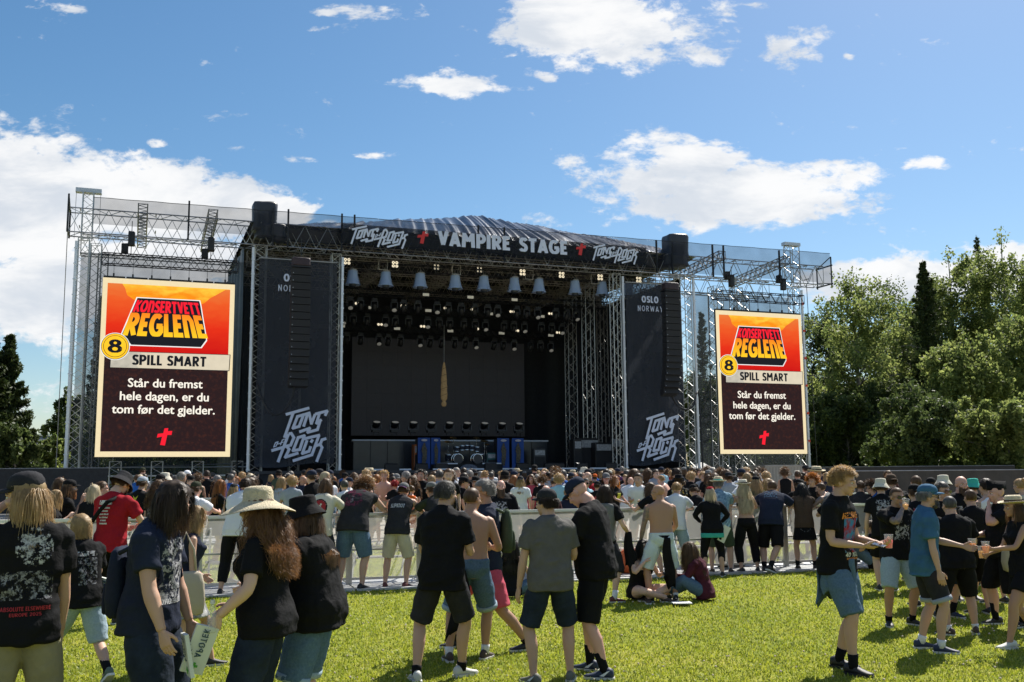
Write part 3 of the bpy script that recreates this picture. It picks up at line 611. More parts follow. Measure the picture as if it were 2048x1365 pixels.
    for rr, yy, mm, nm in ((.69,-.120,emis('screen_white',(0.9,0.9,0.88),.9),'disc_rim'),(.655,-.134,ink,'disc_ring'),(.63,-.148,emis('screen_disc',(0.93,0.58,0.02),1.0,(0.95,0.5,0.02),3),'disc'),(.55,-.162,ink,'disc_ring'),(.525,-.176,MATS['screen_disc'],'disc')):
        flat([(cx+rr*math.cos(2*PI*i/40), cz+rr*math.sin(2*PI*i/40)) for i in range(40)], yy, mm, nm, o)
    b = MB(); glyph_text(b, '8', XZ(cx-.35,-.190,cz-.33), .17, .68, .70, 0); b.build('number', ink, o)
    for li, tx in enumerate(('Står du fremst', 'hele dagen, er du', 'tom før det gjelder.')):
        me = text_obj(tx, .62, 0.0); bb = MB()
        for q_ in range(5): dx_, dz_ = ((0,0),(.012,0),(-.012,0),(0,.009),(0,-.009))[q_]; bb.add([(v.co.x+dx_, v.co.y+dz_, .0015*q_) for v in me.vertices], [tuple(p.vertices) for p in me.polygons])
        t_ = bb.build('message_line', emis('screen_pale',(0.88,0.83,0.72),1.0), o); t_.rotation_euler = (PI/2,0,0); t_.location = (-.05,-.03,3.50-.665*li)
    flat([(p[0]*.82+.0, p[1]*.86+1.0) for p in CROSS], -.028, MATS['screen_red'], 'red_cross', o)
    t = hbeam('black truss carrying the %s portrait screen on thin rods' % ('left' if side < 0 else 'right'), (s_-3.3,-.05,12.75 if side < 0 else 12.9), (s_+3.35,-.05,12.75 if side < 0 else 12.9), .5, .55, steel_black, .028, .018, .75, 'screen_truss')
    for x_, hh in ((-1.95, 1.1), (1.95, 1.1)):
        q = thing('chain_hoist', 'black %s chain hoist holding the %s screen truss' % ('outer' if (x_*side > 0) else 'inner', 'left' if side < 0 else 'right'), 'chain hoist', W(s_+x_, -.05, 13.05), A)
        b = MB(); b.tube((0,0,1.1),(0,0,1.75),.02); b.tube((0,0,.0),(0,0,.5),.02); b.build('chain', steel_black, q)
        b = MB(); soft_box(b, 0,0,.45,.34,.3,.75,x_); b.build('motor', steel_black, q, True)
        b = MB(); soft_box(b, -.3,0,.05 if side < 0 else .9,.34,.3,.5,x_+1); b.build('chain_bag', black_matte, q, True)
# ---- lighting trusses & lamps inside
glass = mat('lamp_lens', (0.40,0.38,0.34), 0.15, 0.0, 0.8, emit=(0.5,0.48,0.42), es=.10)
warm_cell = mat('lit_cell', (0.8,0.7,0.5), .3, emit=(1.0,0.86,0.62), es=.5)
panel_lit = mat('pale_panel', (0.6,0.58,0.48), .5, emit=(0.62,0.6,0.5), es=.16)
def moving_head(aim):
    r_ = thing('moving_head_lamp', 'x', 'stage lamp')
    b = MB(); b.box(-.17,-.13,-.16,.17,.13,0); b.tube((-.1,0,0),(-.1,0,.2),.02); b.tube((.1,0,0),(.1,0,.2),.02); b.build('base', steel_black, r_)
    b = MB(); b.box(-.22,-.05,-.55,-.18,.05,-.16); b.box(.18,-.05,-.55,.22,.05,-.16); b.box(-.22,-.05,-.2,.22,.05,-.162); b.build('yoke', mat('yoke_grey',(0.05,0.055,0.065),.5), r_)
    M4 = Matrix.Translation((0,0,-.5)) @ Matrix.Rotation(aim, 4, 'X'); b = MB()
    b.lathe([(.09,.22),(.15,.15),(.165,-.1),(.175,-.24),(.15,-.245)], M4, 12); b.build('head', steel_black, r_, True)
    b = MB(); b.lathe([(.145,-.247),(.10,-.27)], M4, 14); b.build('lens', glass, r_)
    return r_
proto_lens = moving_head(R(-38)); proto_down = moving_head(R(35))
proto_used = {id(proto_lens): False, id(proto_down): False}
def put(proto, loc, label, group):
    if not proto_used[id(proto)]: o = proto; proto_used[id(proto)] = True
    else: o = copy_tree(proto)
    o.location = loc; o.rotation_euler = (0,0,A+rnd.uniform(-.25,.25)); tag(o, label, None, group)
rows = [ (5.0, 584, 609, 'second', [700,788,874,995,1075,1152], [720,748,806,835,896,922,949,975,1033,1053,1111,1133], [849,938,1026], []),
         (7.5, 615, 640, 'third', [686,771,855,970,1048,1123], [706,733,790,817,878,899,927,950,1007,1027,1082,1103], [741,854,977,1080], [713,804,890,944,1021,1098]),
         (10., 655, 676, 'rearmost', [758,840,951,1027,1100], [693,721,776,801,860,883,909,930,987,1006,1060,1080], [682,792,898,1000,1098], [758,843,950,1030,1113]) ]
for t_, ya, yb, nm, lens, dark, panels, cells in rows:
    sa, za = S(690, ya, t_); sb, zb = S(1150, yb-2, t_); zz = (za+zb)/2
    hbeam('black lighting truss hung with moving lamps, %s from the front' % nm, (-8.9 if t_ < 9 else -8.6, t_, zz), (9.3, t_, zz), .42, .42, steel_black, .026, .016, .6, 'lighting_truss')
    allx = sorted([(x, 1) for x in lens]+[(x, 0) for x in dark])
    for k, (x, isl) in enumerate(allx):
        s_, _ = S(x, 640, t_); put(proto_lens if isl else proto_down, W(s_, t_-.05, zz-.36), '%s moving lamp %s, %s from the left on the %s lighting truss' % ('black', 'with a pale lens' if isl else 'turned away', ORD[k], nm), 'moving lamps on the %s lighting truss' % nm)
    for k, x in enumerate(panels):
        s_, _ = S(x, 640, t_); o = sth('strobe_panel', 'pale rectangular strobe panel, %s from the left on the %s lighting truss' % (ORD[k], nm), 'stage lamp', s_, t_-.3, zz, 'strobe panels')
        MB().box(-.22,.0,-.1,.22,.08,.1).build('housing', steel_black, o); MB().box(-.2,-.02,-.085,.2,-.003,.085).build('panel', panel_lit, o)
    for k, x in enumerate(cells):
        s_, _ = S(x, 640, t_); o = sth('blinder_lamp', 'twin round blinder lamp, %s from the left on the %s lighting truss' % (ORD[k], nm), 'stage lamp', s_, t_-.3, zz+.22, 'twin blinder lamps')
        MB().box(-.22,.0,-.1,.22,.12,.1).build('housing', steel_black, o)
        for q in (-.1,.1):
            b = MB(); b.lathe([(.085,0),(.07,.02)], Matrix.Translation((q,-.005,0)) @ Matrix.Rotation(PI/2,4,'X'), 12); b.build('lamp_cell', warm_cell, o)
hbeam('black front lighting truss carrying the plastic covered lamps', (-9.0,2.0,13.62), (10.3,2.0,13.95), .45, .45, steel_black, .028, .018, .65, 'lighting_truss')
dome = bpy.data.materials.new('clear_plastic'); dome.use_nodes = True; t = dome.node_tree; bs = t.nodes['Principled BSDF']
bs.inputs['Base Color'].default_value = (0.42,0.55,0.80,1); bs.inputs['Roughness'].default_value = .22; bs.inputs['Alpha'].default_value = .72
bd = None
for k, x in enumerate([705,771,840,910,967,1028,1077,1149,1203,1254]):
    s_, _ = S(x, 560, 2.0); zt = 13.42+0.33*(s_+8)/18
    if bd is None:
        bd = thing('rain_dome_lamp', 'x', 'stage lamp')
        b = MB(); prof = [(.26,0),(.27,-.06),(.30,-.35),(.38,-.78),(.46,-.86),(.45,-.87),(.36,-.79),(.285,-.35),(.25,-.07)]
        b.lathe(prof, None, 24); me = b.mesh('dome')
        for v in me.vertices:
            a = math.atan2(v.co.y, v.co.x); f = 1+.05*math.sin(a*9+v.co.z*3)*min(1,-v.co.z*1.4); v.co.x *= f; v.co.y *= f
        link('plastic_dome', me, dome, bd, True)
        b = MB(); b.lathe([(.27,.02),(.285,.01),(.285,-.05),(.27,-.06)], None, 20); b.tube((0,0,0),(0,0,.2),.03); b.build('collar', alu_dull, bd)
        b = MB(); b.lathe([(.1,-.1),(.17,-.25),(.18,-.6),(.2,-.92),(.15,-.98)], None, 14); b.build('lamp_body', mat('lamp_body',(0.03,0.04,0.055),.4), bd, True)
        o = bd
    else: o = copy_tree(bd)
    o.location = W(s_, 1.95, zt); o.rotation_euler = (0,0,A+k*1.3)
    tag(o, 'clear plastic rain dome over a lamp, %s from the left under the front truss' % ORD[k], None, 'plastic covered lamps under the front truss')
for k, x in enumerate([694,790,873,959,1045,1123,1200,1277]):
    s_, _ = S(x, 540, 1.5); _, z_ = S(x, 523+ (x-694)*37/583, 1.5)
    lit = k not in (2,3)
    o = sth('blinder_lamp', '%s four cell blinder lamp, %s from the left along the front truss' % ('lit' if lit else 'dim', ORD[k]), 'stage lamp', s_, 1.5, z_, 'four cell blinder lamps')
    MB().box(-.2,.0,-.2,.2,.14,.2).build('housing', steel_black, o)
    for q in (-.1,.1):
        for u in (-.1,.1):
            b = MB(); b.lathe([(.088,0),(.07,.02)] if lit else [(.05,0),(.04,.02)], Matrix.Translation((q,-.005,u)) @ Matrix.Rotation(PI/2,4,'X'), 12); c = b.build('lamp_cell', warm_cell, o)
            b = MB(); b.lathe([(.035,0),(.03,.01)], Matrix.Translation((q,-.028,u)) @ Matrix.Rotation(PI/2,4,'X'), 8); b.build('bulb', mat('bulb_dark',(0.2,0.17,0.12),.4), c)
# ---- video wall and hanging figure
o = sth('video_wall', 'huge switched-off dark grey video wall at the back of the stage', 'video screen', .53, 13.4, 4.45)
MB().box(-6.3,0.02,0,6.3,.3,6.75).build('frame', black_matte, o)
vw = mat('led_wall', (0.034,0.034,0.037), .65, var=.06, vscale=3, bump=.3, bscale=60, emit=(0.02,0.02,0.022), es=.12)  # faint glow added to the switched-off tiles to lift their tone
b = MB()
for i in range(12):
    for j in range(7): b.box(-6.28+i*12.56/12+.004,-.03,j*6.7/7+.004,-6.28+(i+1)*12.56/12-.004,.0,(j+1)*6.7/7-.004)
b.build('led_tiles', vw, o)
o = sth('hanging_bundle', 'straw coloured body-shaped bundle bound with cord, hanging head down', 'hanging prop', -.54, 9.0, 6.2)
rings = []; n = 14
prof = [(.05,0),(.13,.03),(.17,.14),(.16,.26),(.09,.36),(.15,.42),(.21,.55),(.22,.8),(.20,1.05),(.22,1.3),(.19,1.5),(.20,1.75),(.17,2.0),(.15,2.25),(.12,2.5),(.09,2.7),(.06,2.85),(.03,2.92)]
for rr, z in prof: rings.append([Vector((rr*math.cos(2*PI*i/n)*(1+.15*noise.noise(Vector((i,z*3,2)))), rr*.8*math.sin(2*PI*i/n), z)) for i in range(n)])
b = MB(); b.rings(rings); b.build('wrapped_body', mat('straw', (0.42,0.31,0.15), .8, c2=(0.2,0.14,0.07), var=.2, vscale=9, bump=.6, bscale=20, emit=(0.3,0.2,0.09), es=.12), o, True)  # straw given a faint glow of its own, added brightness
b = MB(); b.path([(.235*math.cos(i*.9)*min(1,(3.0-i*.062)/1.2),.2*math.sin(i*.9)*min(1,(3.0-i*.062)/1.2),.45+i*.062) for i in range(38)], .012, 4); b.build('binding_cord', mat('cord',(0.05,0.03,0.02),.8), o)
b = MB(); b.tube((0,0,2.9),(0,0,5.4),.022); b.build('rope', mat('hang_rope',(0.3,0.3,0.3),.8), o)
# ---- things on the deck
o = sth('rear_riser', 'long low black riser with a pale front edge below the video wall', 'stage riser', -.5, 7.0, ZD)
MB().box(-6.4,0,0,6.4,2.5,1.85).build('riser_body', mat('smoked_panel',(0.03,0.034,0.04),.25,var=.3,vscale=.8), o)
MB().box(-6.45,-.05,1.86,6.45,0.4,1.95).build('pale_edge', mat('pale_edge',(0.45,0.48,0.52),.5), o)
b = MB()
for k in range(13): b.box(-6.4+k*1.06,-.03,0,-6.36+k*1.06,-.004,1.84)
b.build('panel_joint', steel_black, o)
for k, x in enumerate([752,789,826,862,898,933,968,1003,1037]):
    s_, _ = S(x, 870, 7.6); o = copy_tree(proto_down); o.location = W(s_, 7.6, ZD+2.42); o.rotation_euler = (PI,0,A); o.scale = (1.5,1.5,.9)
    tag(o, 'round black lamp standing on the rear riser, %s from the left' % ORD[k], None, 'lamps on the rear riser')
blue = mat('blue_banner', (0.012,0.06,0.26), .7, bump=.3, bscale=4)
fig = mat('banner_figure', (0.30,0.25,0.16), .8, c2=(0.02,0.02,0.02), var=.5, vscale=9)
for lb, x0, x1 in (('blue cloth banner, leftmost of four, beside the orange cabinet', 835,861),('blue cloth banner, second of four, left of the drum kit', 862,881),('blue cloth banner, third of four, right of the drum kit', 994,1019),('blue cloth banner, rightmost of four on the stage', 1023,1048)):
    sa, _ = S(x0, 900, 5.0); sb, _ = S(x1, 900, 5.0); o = sth('cloth_banner', lb, 'cloth banner', (sa+sb)/2, 5.0, ZD, 'blue banners on stage'); w2 = (sb-sa)/2-.02
    b = MB(); wavy(b, (-w2,0,0),(w2,0,0),.15,2.0,.03,6,20,8,x0); b.build('cloth', blue, o, True)
    b = MB(); n = 16; b.prism([((.16+.05*math.sin(k*2.1))*math.cos(2*PI*k/n)*w2/.4, 1.0+.72*math.sin(2*PI*k/n)) for k in range(n)], XZ(0,-.075,0), .01); b.build('painted_figure', fig, o)
    b = MB(); b.prism([(.2*math.cos(2*PI*k/n)*w2/.4, 1.85+.07*math.sin(2*PI*k/n)) for k in range(n)], XZ(0,-.075,0), .01); b.build('emblem', mat('pale_print',(0.45,0.42,0.45),.7), o)
    MB().box(-w2,.05,0.02,w2,.65,1.95).build('backing_cabinet', steel_black, o)
def cab(label, s_, t_, w_, d_, h_, m, name='speaker_cabinet', z=ZD, det=True):
    o = sth(name, label, name.replace('_', ' '), s_, t_, z)
    MB().box(-w_/2,0,0,w_/2,d_,h_).build('case', m, o)
    if det:
        b = MB(); b.box(-w_/2+.04,-.02,.04,w_/2-.04,-.003,h_*.62); b.build('front_grille', spk, o)
        b = MB(); b.box(-w_/2+.04,-.03,h_*.7,w_/2-.04,-.003,h_*.93); b.build('control_panel', mat('panel_grey',(0.30,0.31,0.32),.5,var=.6,vscale=14), o)
        b = MB(); b.box(-w_/2-.01,.02,-.0,-w_/2-.003,.05,h_); b.box(w_/2+.003,.02,0,w_/2+.01,.05,h_); b.build('corner_trim', alu_dull, o)
    return o
sx_ = S(833,900,5.2)[0]; cab('narrow orange amplifier cabinet left of the blue banners', sx_, 5.3, .22, .6, 1.6, mat('orange_case',(0.5,0.12,0.02),.6))
sx_ = S(985,910,5.5)[0]; cab('teal speaker cabinet with a black head beside the third blue banner', sx_, 5.4, .75, .5, 1.1, mat('teal_case',(0.01,0.11,0.11),.6))
sx_ = S(1082,905,5)[0]; cab('grey amplifier stack with a bright control panel near the right tower', sx_, 5.2, .75, .5, 1.35, mat('grey_case',(0.05,0.052,0.055),.6))
for lb, px, t_, w_, h_ in (('dark flight case at the right edge of the stage, tall and narrow', 1156,3.6,.5,1.9),('black equipment rack beside the right front tower', 1178,4.0,1.3,2.0),('wide black rack case behind the right front tower', 1208,3.2,1.1,1.7),('square flight case closest to the right banner', 1234,4.2,.8,2.1)):
    cab(lb, S(px,900,t_)[0], t_, w_, .7, h_, steel_black, 'flight_case')
# drum kit
chrome = mat('chrome',(0.75,0.77,0.8),.18,1.0); shell = mat('drum_shell',(0.03,0.035,0.05),.25)
dk = sth('drum_kit', 'black and chrome drum kit on the low centre riser', 'drum kit', S(932,910,5.2)[0], 5.0, ZD+.42)
def drum(nm, x, y, z, r, d, ax):
    M4 = Matrix.Translation((x,y,z)) @ (Matrix.Rotation(PI/2,4,'X') if ax else Matrix.Rotation(R(12),4,'X'))
    b = MB(); b.lathe([(r,-d/2),(r,d/2)], M4, 20); c = b.build(nm, shell, dk, False)
    b = MB(); b.lathe([(r*.96,d/2+.002),(r*.95,d/2+.012)], M4, 20); b.build('drum_head', mat('drum_head',(0.35,0.36,0.38),.5) if not ax else mat('bass_head',(0.03,0.03,0.035),.4), c)
    b = MB()
    for zz in (-d/2,d/2):
        pts = [M4 @ Vector((r*1.02*math.cos(2*PI*i/20), r*1.02*math.sin(2*PI*i/20), zz)) for i in range(21)]; b.path(pts, .014, 4)
    b.build('hoop', chrome, c)
for x in (-.62,.62): drum('bass_drum', x, 0, .3, .3, .45, True)
for x, z in ((-.62,.92),(-.28,1.0),(.02,1.02),(.34,1.0),(.68,.92)): drum('tom_drum', x, .1, z, .16, .26, False)
drum('floor_drum', 1.05,.5,.4,.22,.45,False); drum('floor_drum', -1.05,.5,.4,.2,.4,False)
for x, y, z, r_ in ((-1.15,.2,1.35,.25),(-.75,.4,1.6,.22),(.75,.4,1.6,.22),(1.2,.2,1.4,.26),(1.45,.5,1.2,.2)):
    b = MB(); b.lathe([(r_,0),(r_*.5,.02),(.03,.05),(.0,.05)], Matrix.Translation((x,y,z)) @ Matrix.Rotation(R(18),4,'X'), 20); c = b.build('cymbal', mat('brass',(0.6,0.45,0.2),.3,1), dk)
    b = MB(); b.tube((x,y,0),(x,y,z),.02)
    for a in (0,2.1,4.2): b.tube((x,y,.3),(x+.25*math.cos(a),y+.25*math.sin(a),0),.014)
    b.build('stand', chrome, dk)
o = sth('drum_riser', 'low black drum riser with white edge strips', 'stage riser', S(932,925,4.6)[0], 4.4, ZD)
MB().box(-2.1,0,0,2.3,2.6,.40).build('riser_body', black_matte, o)
MB().box(-1.9,-.04,.40,-.6,.1,.47).build('white_strip', mat('white_strip',(0.6,0.64,0.72),.5), o); MB().box(1.0,-.04,.40,2.2,.1,.47).build('white_strip', MATS['white_strip'], o)
b = MB(); b.prism([(.55*math.cos(PI*k/12), .02+.28*math.sin(PI*k/12)) for k in range(13)], XZ(.1,-.06,.1), .02); b.build('arched_logo_plate', mat('plate_blue',(0.25,0.3,0.42),.5,c2=(0.02,0.02,0.03),var=.3,vscale=14), o)
for k, (x0, x1) in enumerate([(730,768),(799,822),(866,903),(932,968),(1005,1030),(1058,1093),(1121,1154),(1180,1213)]):
    sa, _ = S(x0,935,-.4); sb, _ = S(x1,935,-.4); o = sth('floor_batten_lamp', 'pale horizontal batten light at the stage front edge, %s from the left' % ORD[k], 'stage lamp', (sa+sb)/2, -.4, ZD, 'batten lights at the stage front')
    MB().box(-(sb-sa)/2,0,.02,(sb-sa)/2,.2,.13).build('housing', steel_black, o); MB().box(-(sb-sa)/2,-.015,.03,(sb-sa)/2,-.003,.12).build('light_bar', MATS['white_strip'], o)
wedge = None
for k, x in enumerate([785,846,886,985,1048,1104,1120,1168,1226]):
    s_, _ = S(x, 930, .3)
    if wedge is None:
        wedge = thing('monitor_wedge', 'x', 'stage monitor'); b = MB()
        b.add([(-.35,0,0),(.35,0,0),(.35,.5,0),(-.35,.5,0),(-.35,.12,.42),(.35,.12,.42),(.35,.0,.36),(-.35,0,.36)], [(0,3,2,1),(0,1,6,7),(7,6,5,4),(4,5,2,3),(0,7,4,3),(1,2,5,6)]); b.build('case', steel_black, wedge)
        b = MB(); b.add([(-.3,.19,.37),(.3,.19,.37),(.3,.46,.06),(-.3,.46,.06)], [(0,1,2,3)]); b.build('grille', spk, wedge); o = wedge
    else: o = copy_tree(wedge)
    o.location = W(s_, .5, ZD); o.rotation_euler = (0,0,A+.1*math.sin(k*3)); tag(o, 'black floor monitor wedge at the stage front, %s from the left' % ORD[k], None, 'monitor wedges')
# under-wing scaffolding at left and front stack cloth at right
o = sth('scaffold_stack', 'grey scaffold frames stacked under the left portrait screen', 'scaffold', -17.2, 1.6, 0); b = MB()
for k in range(4):
    x = -3.0+k*2.0; b.truss((x,0,0),(x,0,2.6),(0,1,0),.55,.55,.025,.015,.6)
for z in (.7,1.5,2.3): b.tube((-3.4,-.2,z),(3.6,-.2,z),.03); b.tube((-3.4,.9,z),(3.6,.9,z+.2),.03)
b.build('frame', alu, o)
b = MB()
for k in range(9): b.obox(Matrix.Translation((1.2+.1*k, .3, .9+.13*k)) @ Matrix.Rotation(R(-8+2*k),4,'Y'), 2.3,.25,.05)
b.build('stacked_boards', mat('boards',(0.22,0.2,0.18),.7,var=.3), o)
for lb, s_, w_ in (('black cloth covered gear pile at the foot of the right banner', 9.6, 2.2),('lumpy black cloth pile below the right main tower', 12.0, 2.6)):
    o = sth('covered_pile', lb, 'covered gear', s_, -.2, 0); b = MB(); soft_box(b,0,0,0,w_,1.3,2.0,s_); b.build('cloth', black_cloth, o, True)
# ================================================================ GROUND
def sheet(name, xs, ys, m, dz=0.0, edge=None):
    vs = []; fs = []
    for j, y in enumerate(ys):
        for i, x in enumerate(xs):
            yy = y + (edge(x, j) if edge else 0)
            vs.append((x, yy, gz(yy)+dz))
    n = len(xs)
    for j in range(len(ys)-1):
        for i in range(n-1): fs.append((j*n+i, j*n+i+1, (j+1)*n+i+1, (j+1)*n+i))
    b = MB(); b.add(vs, fs); o = b.build(name, m, None, True); tag(o, kind='structure'); return o
def ground_mat():
    m = bpy.data.materials.new('lawn'); m.use_nodes = True; t = m.node_tree; b = t.nodes['Principled BSDF']; b.inputs['Roughness'].default_value = .9; b.inputs['Specular IOR Level'].default_value = .2
    crd = t.nodes.new('ShaderNodeTexCoord')
    def n(s, d=6, r=.7):
        q = t.nodes.new('ShaderNodeTexNoise'); q.inputs['Scale'].default_value = s; q.inputs['Detail'].default_value = d; q.inputs['Roughness'].default_value = r; t.links.new(crd.outputs['Object'], q.inputs['Vector']); return q.outputs[0]
    def rmp(src, stops):
        rp = t.nodes.new('ShaderNodeValToRGB'); el = rp.color_ramp.elements
        while len(el) < len(stops): el.new(.5)
        for i, (p, c) in enumerate(stops): el[i].position = p; el[i].color = (*c,1)
        t.links.new(src, rp.inputs[0]); return rp.outputs[0]
    c1 = rmp(n(.55, 8), [(.35,(0.18,0.225,0.02)),(.52,(0.28,0.305,0.028)),(.68,(0.40,0.355,0.075))])
    c2 = rmp(n(16, 6), [(.35,(0.45,0.5,0.4)),(.6,(1.0,1.0,1.0)),(.75,(1.4,1.3,1.3))])
    x = t.nodes.new('ShaderNodeMixRGB'); x.blend_type = 'MULTIPLY'; x.inputs[0].default_value = .85; t.links.new(c1, x.inputs[1]); t.links.new(c2, x.inputs[2]); t.links.new(x.outputs[0], b.inputs['Base Color'])
    bp = t.nodes.new('ShaderNodeBump'); bp.inputs['Strength'].default_value = .7; bp.inputs['Distance'].default_value = .06; t.links.new(n(24, 5), bp.inputs['Height']); t.links.new(bp.outputs[0], b.inputs['Normal'])
    return m
lawn_m = ground_mat()
ys = [-6,0,3,6]+[6+i*.8 for i in range(1,60)]+[60,80,120,200,400,900,2200]
sheet('ground', [-2200,-600,-200,-90,-60,-40]+list(range(-30,31,2))+[40,60,90,200,600,2200], ys, lawn_m)
gravel = mat('gravel', (0.30,0.275,0.235), .95, var=.18, vscale=1.2, bump=.5, bscale=40, c2=(0.36,0.33,0.28))
def ge(x, j): return 0.5*noise.noise(Vector((x*.35, 3, 0)))-0.30*x*0 if j == 0 else 0
sheet('gravel_track', [-60+i*1.0 for i in range(126)], [26.3]+[27+i*1.0 for i in range(36)], gravel, .006, lambda x, j: (0.317*x*.4 + .35*noise.noise(Vector((x*.5,2,0)))) if j == 0 else 0)
# ---- grass blades
def grass():
    rs = np.random.RandomState(3); P = []
    n_ = 330000
    Y = 6.4*np.exp(rs.rand(n_)*math.log(27/6.4)); X = (rs.rand(n_)*2-1)*(Y*.56+.3)
    Z = np.array([gz(y) for y in Y]) if False else np.where(Y > 20, 0.16*((np.clip((Y-20)/22,0,1))**2)*(3-2*np.clip((Y-20)/22,0,1)), 0)
    cl = np.array([noise.noise(Vector((x*1.6, y*1.6, 5))) for x, y in zip(X[::40], Y[::40])]); cl = np.repeat(cl, 40)[:n_]
    h = (0.012 + 0.020*rs.rand(n_)**1.8)*(1+Y*.012)*(1+.5*cl); wd = (0.0028+0.003*rs.rand(n_))*(0.6+Y*.075)
    a = rs.rand(n_)*2*PI; lean = rs.rand(n_)*1.5; b_ = a + rs.rand(n_)*.8
    dx = np.cos(a)*wd; dy = np.sin(a)*wd; lx = -np.sin(b_)*h*lean; ly = np.cos(b_)*h*lean
    v = np.empty((n_,5,3), np.float32)
    v[:,0] = np.stack([X-dx,Y-dy,Z-.004],1); v[:,1] = np.stack([X+dx,Y+dy,Z-.004],1)
    v[:,2] = np.stack([X+dx*.8+lx*.35,Y+dy*.8+ly*.35,Z+h*.6],1); v[:,3] = np.stack([X-dx*.8+lx*.35,Y-dy*.8+ly*.35,Z+h*.6],1)
    v[:,4] = np.stack([X+lx,Y+ly,Z+h],1)
    me = bpy.data.meshes.new('grass'); me.vertices.add(n_*5); me.vertices.foreach_set('co', v.reshape(-1))
    base = (np.arange(n_)*5)[:,None]; quad = base+np.array([0,1,2,3]); tri = base+np.array([3,2,4])
    loops = np.concatenate([quad, tri], 1).reshape(-1); me.loops.add(len(loops)); me.loops.foreach_set('vertex_index', loops.astype(np.int32))
    st = (np.arange(n_)*7)[:,None]+np.array([0,4]); tot = np.tile([4,3], n_)
    me.polygons.add(n_*2); me.polygons.foreach_set('loop_start', st.reshape(-1).astype(np.int32)); me.polygons.foreach_set('loop_total', tot.astype(np.int32))
    me.update(); me.validate()
    m = bpy.data.materials.new('grass_blade'); m.use_nodes = True; t = m.node_tree; t.nodes.clear()
    o = t.nodes.new('ShaderNodeOutputMaterial'); d = t.nodes.new('ShaderNodeBsdfPrincipled'); d.inputs['Roughness'].default_value = .5; tl = t.nodes.new('ShaderNodeBsdfTranslucent'); mx = t.nodes.new('ShaderNodeMixShader'); mx.inputs[0].default_value = .5
    g = t.nodes.new('ShaderNodeNewGeometry'); rp = t.nodes.new('ShaderNodeValToRGB'); el = rp.color_ramp.elements
    el[0].color = (0.15,0.21,0.016,1); el[1].color = (0.52,0.50,0.18,1); e = el.new(.45); e.color = (0.30,0.34,0.026,1); e = el.new(.92); e.color = (0.42,0.42,0.05,1)
    t.links.new(g.outputs['Random Per Island'], rp.inputs[0]); t.links.new(rp.outputs[0], d.inputs['Base Color']); t.links.new(rp.outputs[0], tl.inputs[0])
    t.links.new(d.outputs[0], mx.inputs[1]); t.links.new(tl.outputs[0], mx.inputs[2]); t.links.new(mx.outputs[0], o.inputs[0])
    o_ = link('lawn_grass', me, m); tag(o_, 'short sunlit green grass covering the field', 'grass', kind='stuff')
    # clover heads
    b = MB(); rr = random.Random(5)
    for i in range(900):
        Y_ = 7+rr.random()**1.3*13; X_ = (rr.random()*2-1)*Y_*.56
        if noise.noise(Vector((X_*.5,Y_*.5,9))) < -.05: continue
        r_ = .008+.005*rr.random(); z = .045+.02*rr.random(); b.ell(Matrix.Translation((X_,Y_,z)), r_, r_, r_*.8, 5, 4)
    o_ = b.build('clover_flowers', mat('clover', (0.55,0.45,0.36), .8)); tag(o_, 'tiny pale clover heads scattered through the grass', 'clover', kind='stuff')
grass()

# ================================================================ TREES
def leaf_mat(name, c0, c1, tr=.45):
    m = bpy.data.materials.new(name); m.use_nodes = True; t = m.node_tree; t.nodes.clear()
    o = t.nodes.new('ShaderNodeOutputMaterial'); d = t.nodes.new('ShaderNodeBsdfPrincipled'); d.inputs['Roughness'].default_value = .55; d.inputs['Specular IOR Level'].default_value = .2
    tl = t.nodes.new('ShaderNodeBsdfTranslucent'); mx = t.nodes.new('ShaderNodeMixShader'); mx.inputs[0].default_value = tr
    g = t.nodes.new('ShaderNodeNewGeometry'); rp = t.nodes.new('ShaderNodeMixRGB'); rp.inputs[1].default_value = (*c0,1); rp.inputs[2].default_value = (*c1,1)
    t.links.new(g.outputs['Random Per Island'], rp.inputs[0]); t.links.new(rp.outputs[0], d.inputs['Base Color'])
    hb = t.nodes.new('ShaderNodeHueSaturation'); hb.inputs['Value'].default_value = 1.5; t.links.new(rp.outputs[0], hb.inputs['Color']); t.links.new(hb.outputs[0], tl.inputs[0])
    t.links.new(d.outputs[0], mx.inputs[1]); t.links.new(tl.outputs[0], mx.inputs[2]); t.links.new(mx.outputs[0], o.inputs[0]); return m
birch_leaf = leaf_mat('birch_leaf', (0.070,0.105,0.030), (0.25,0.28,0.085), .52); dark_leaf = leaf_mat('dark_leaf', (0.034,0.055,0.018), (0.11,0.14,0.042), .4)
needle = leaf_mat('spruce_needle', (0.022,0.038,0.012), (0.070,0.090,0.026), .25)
bark_b = mat('birch_bark', (0.34,0.32,0.28), .85, c2=(0.06,0.055,0.045), var=.2, vscale=3, stretch=(1,1,3)); bark_d = mat('dark_bark', (0.09,0.075,0.055), .9, var=.4, vscale=4)
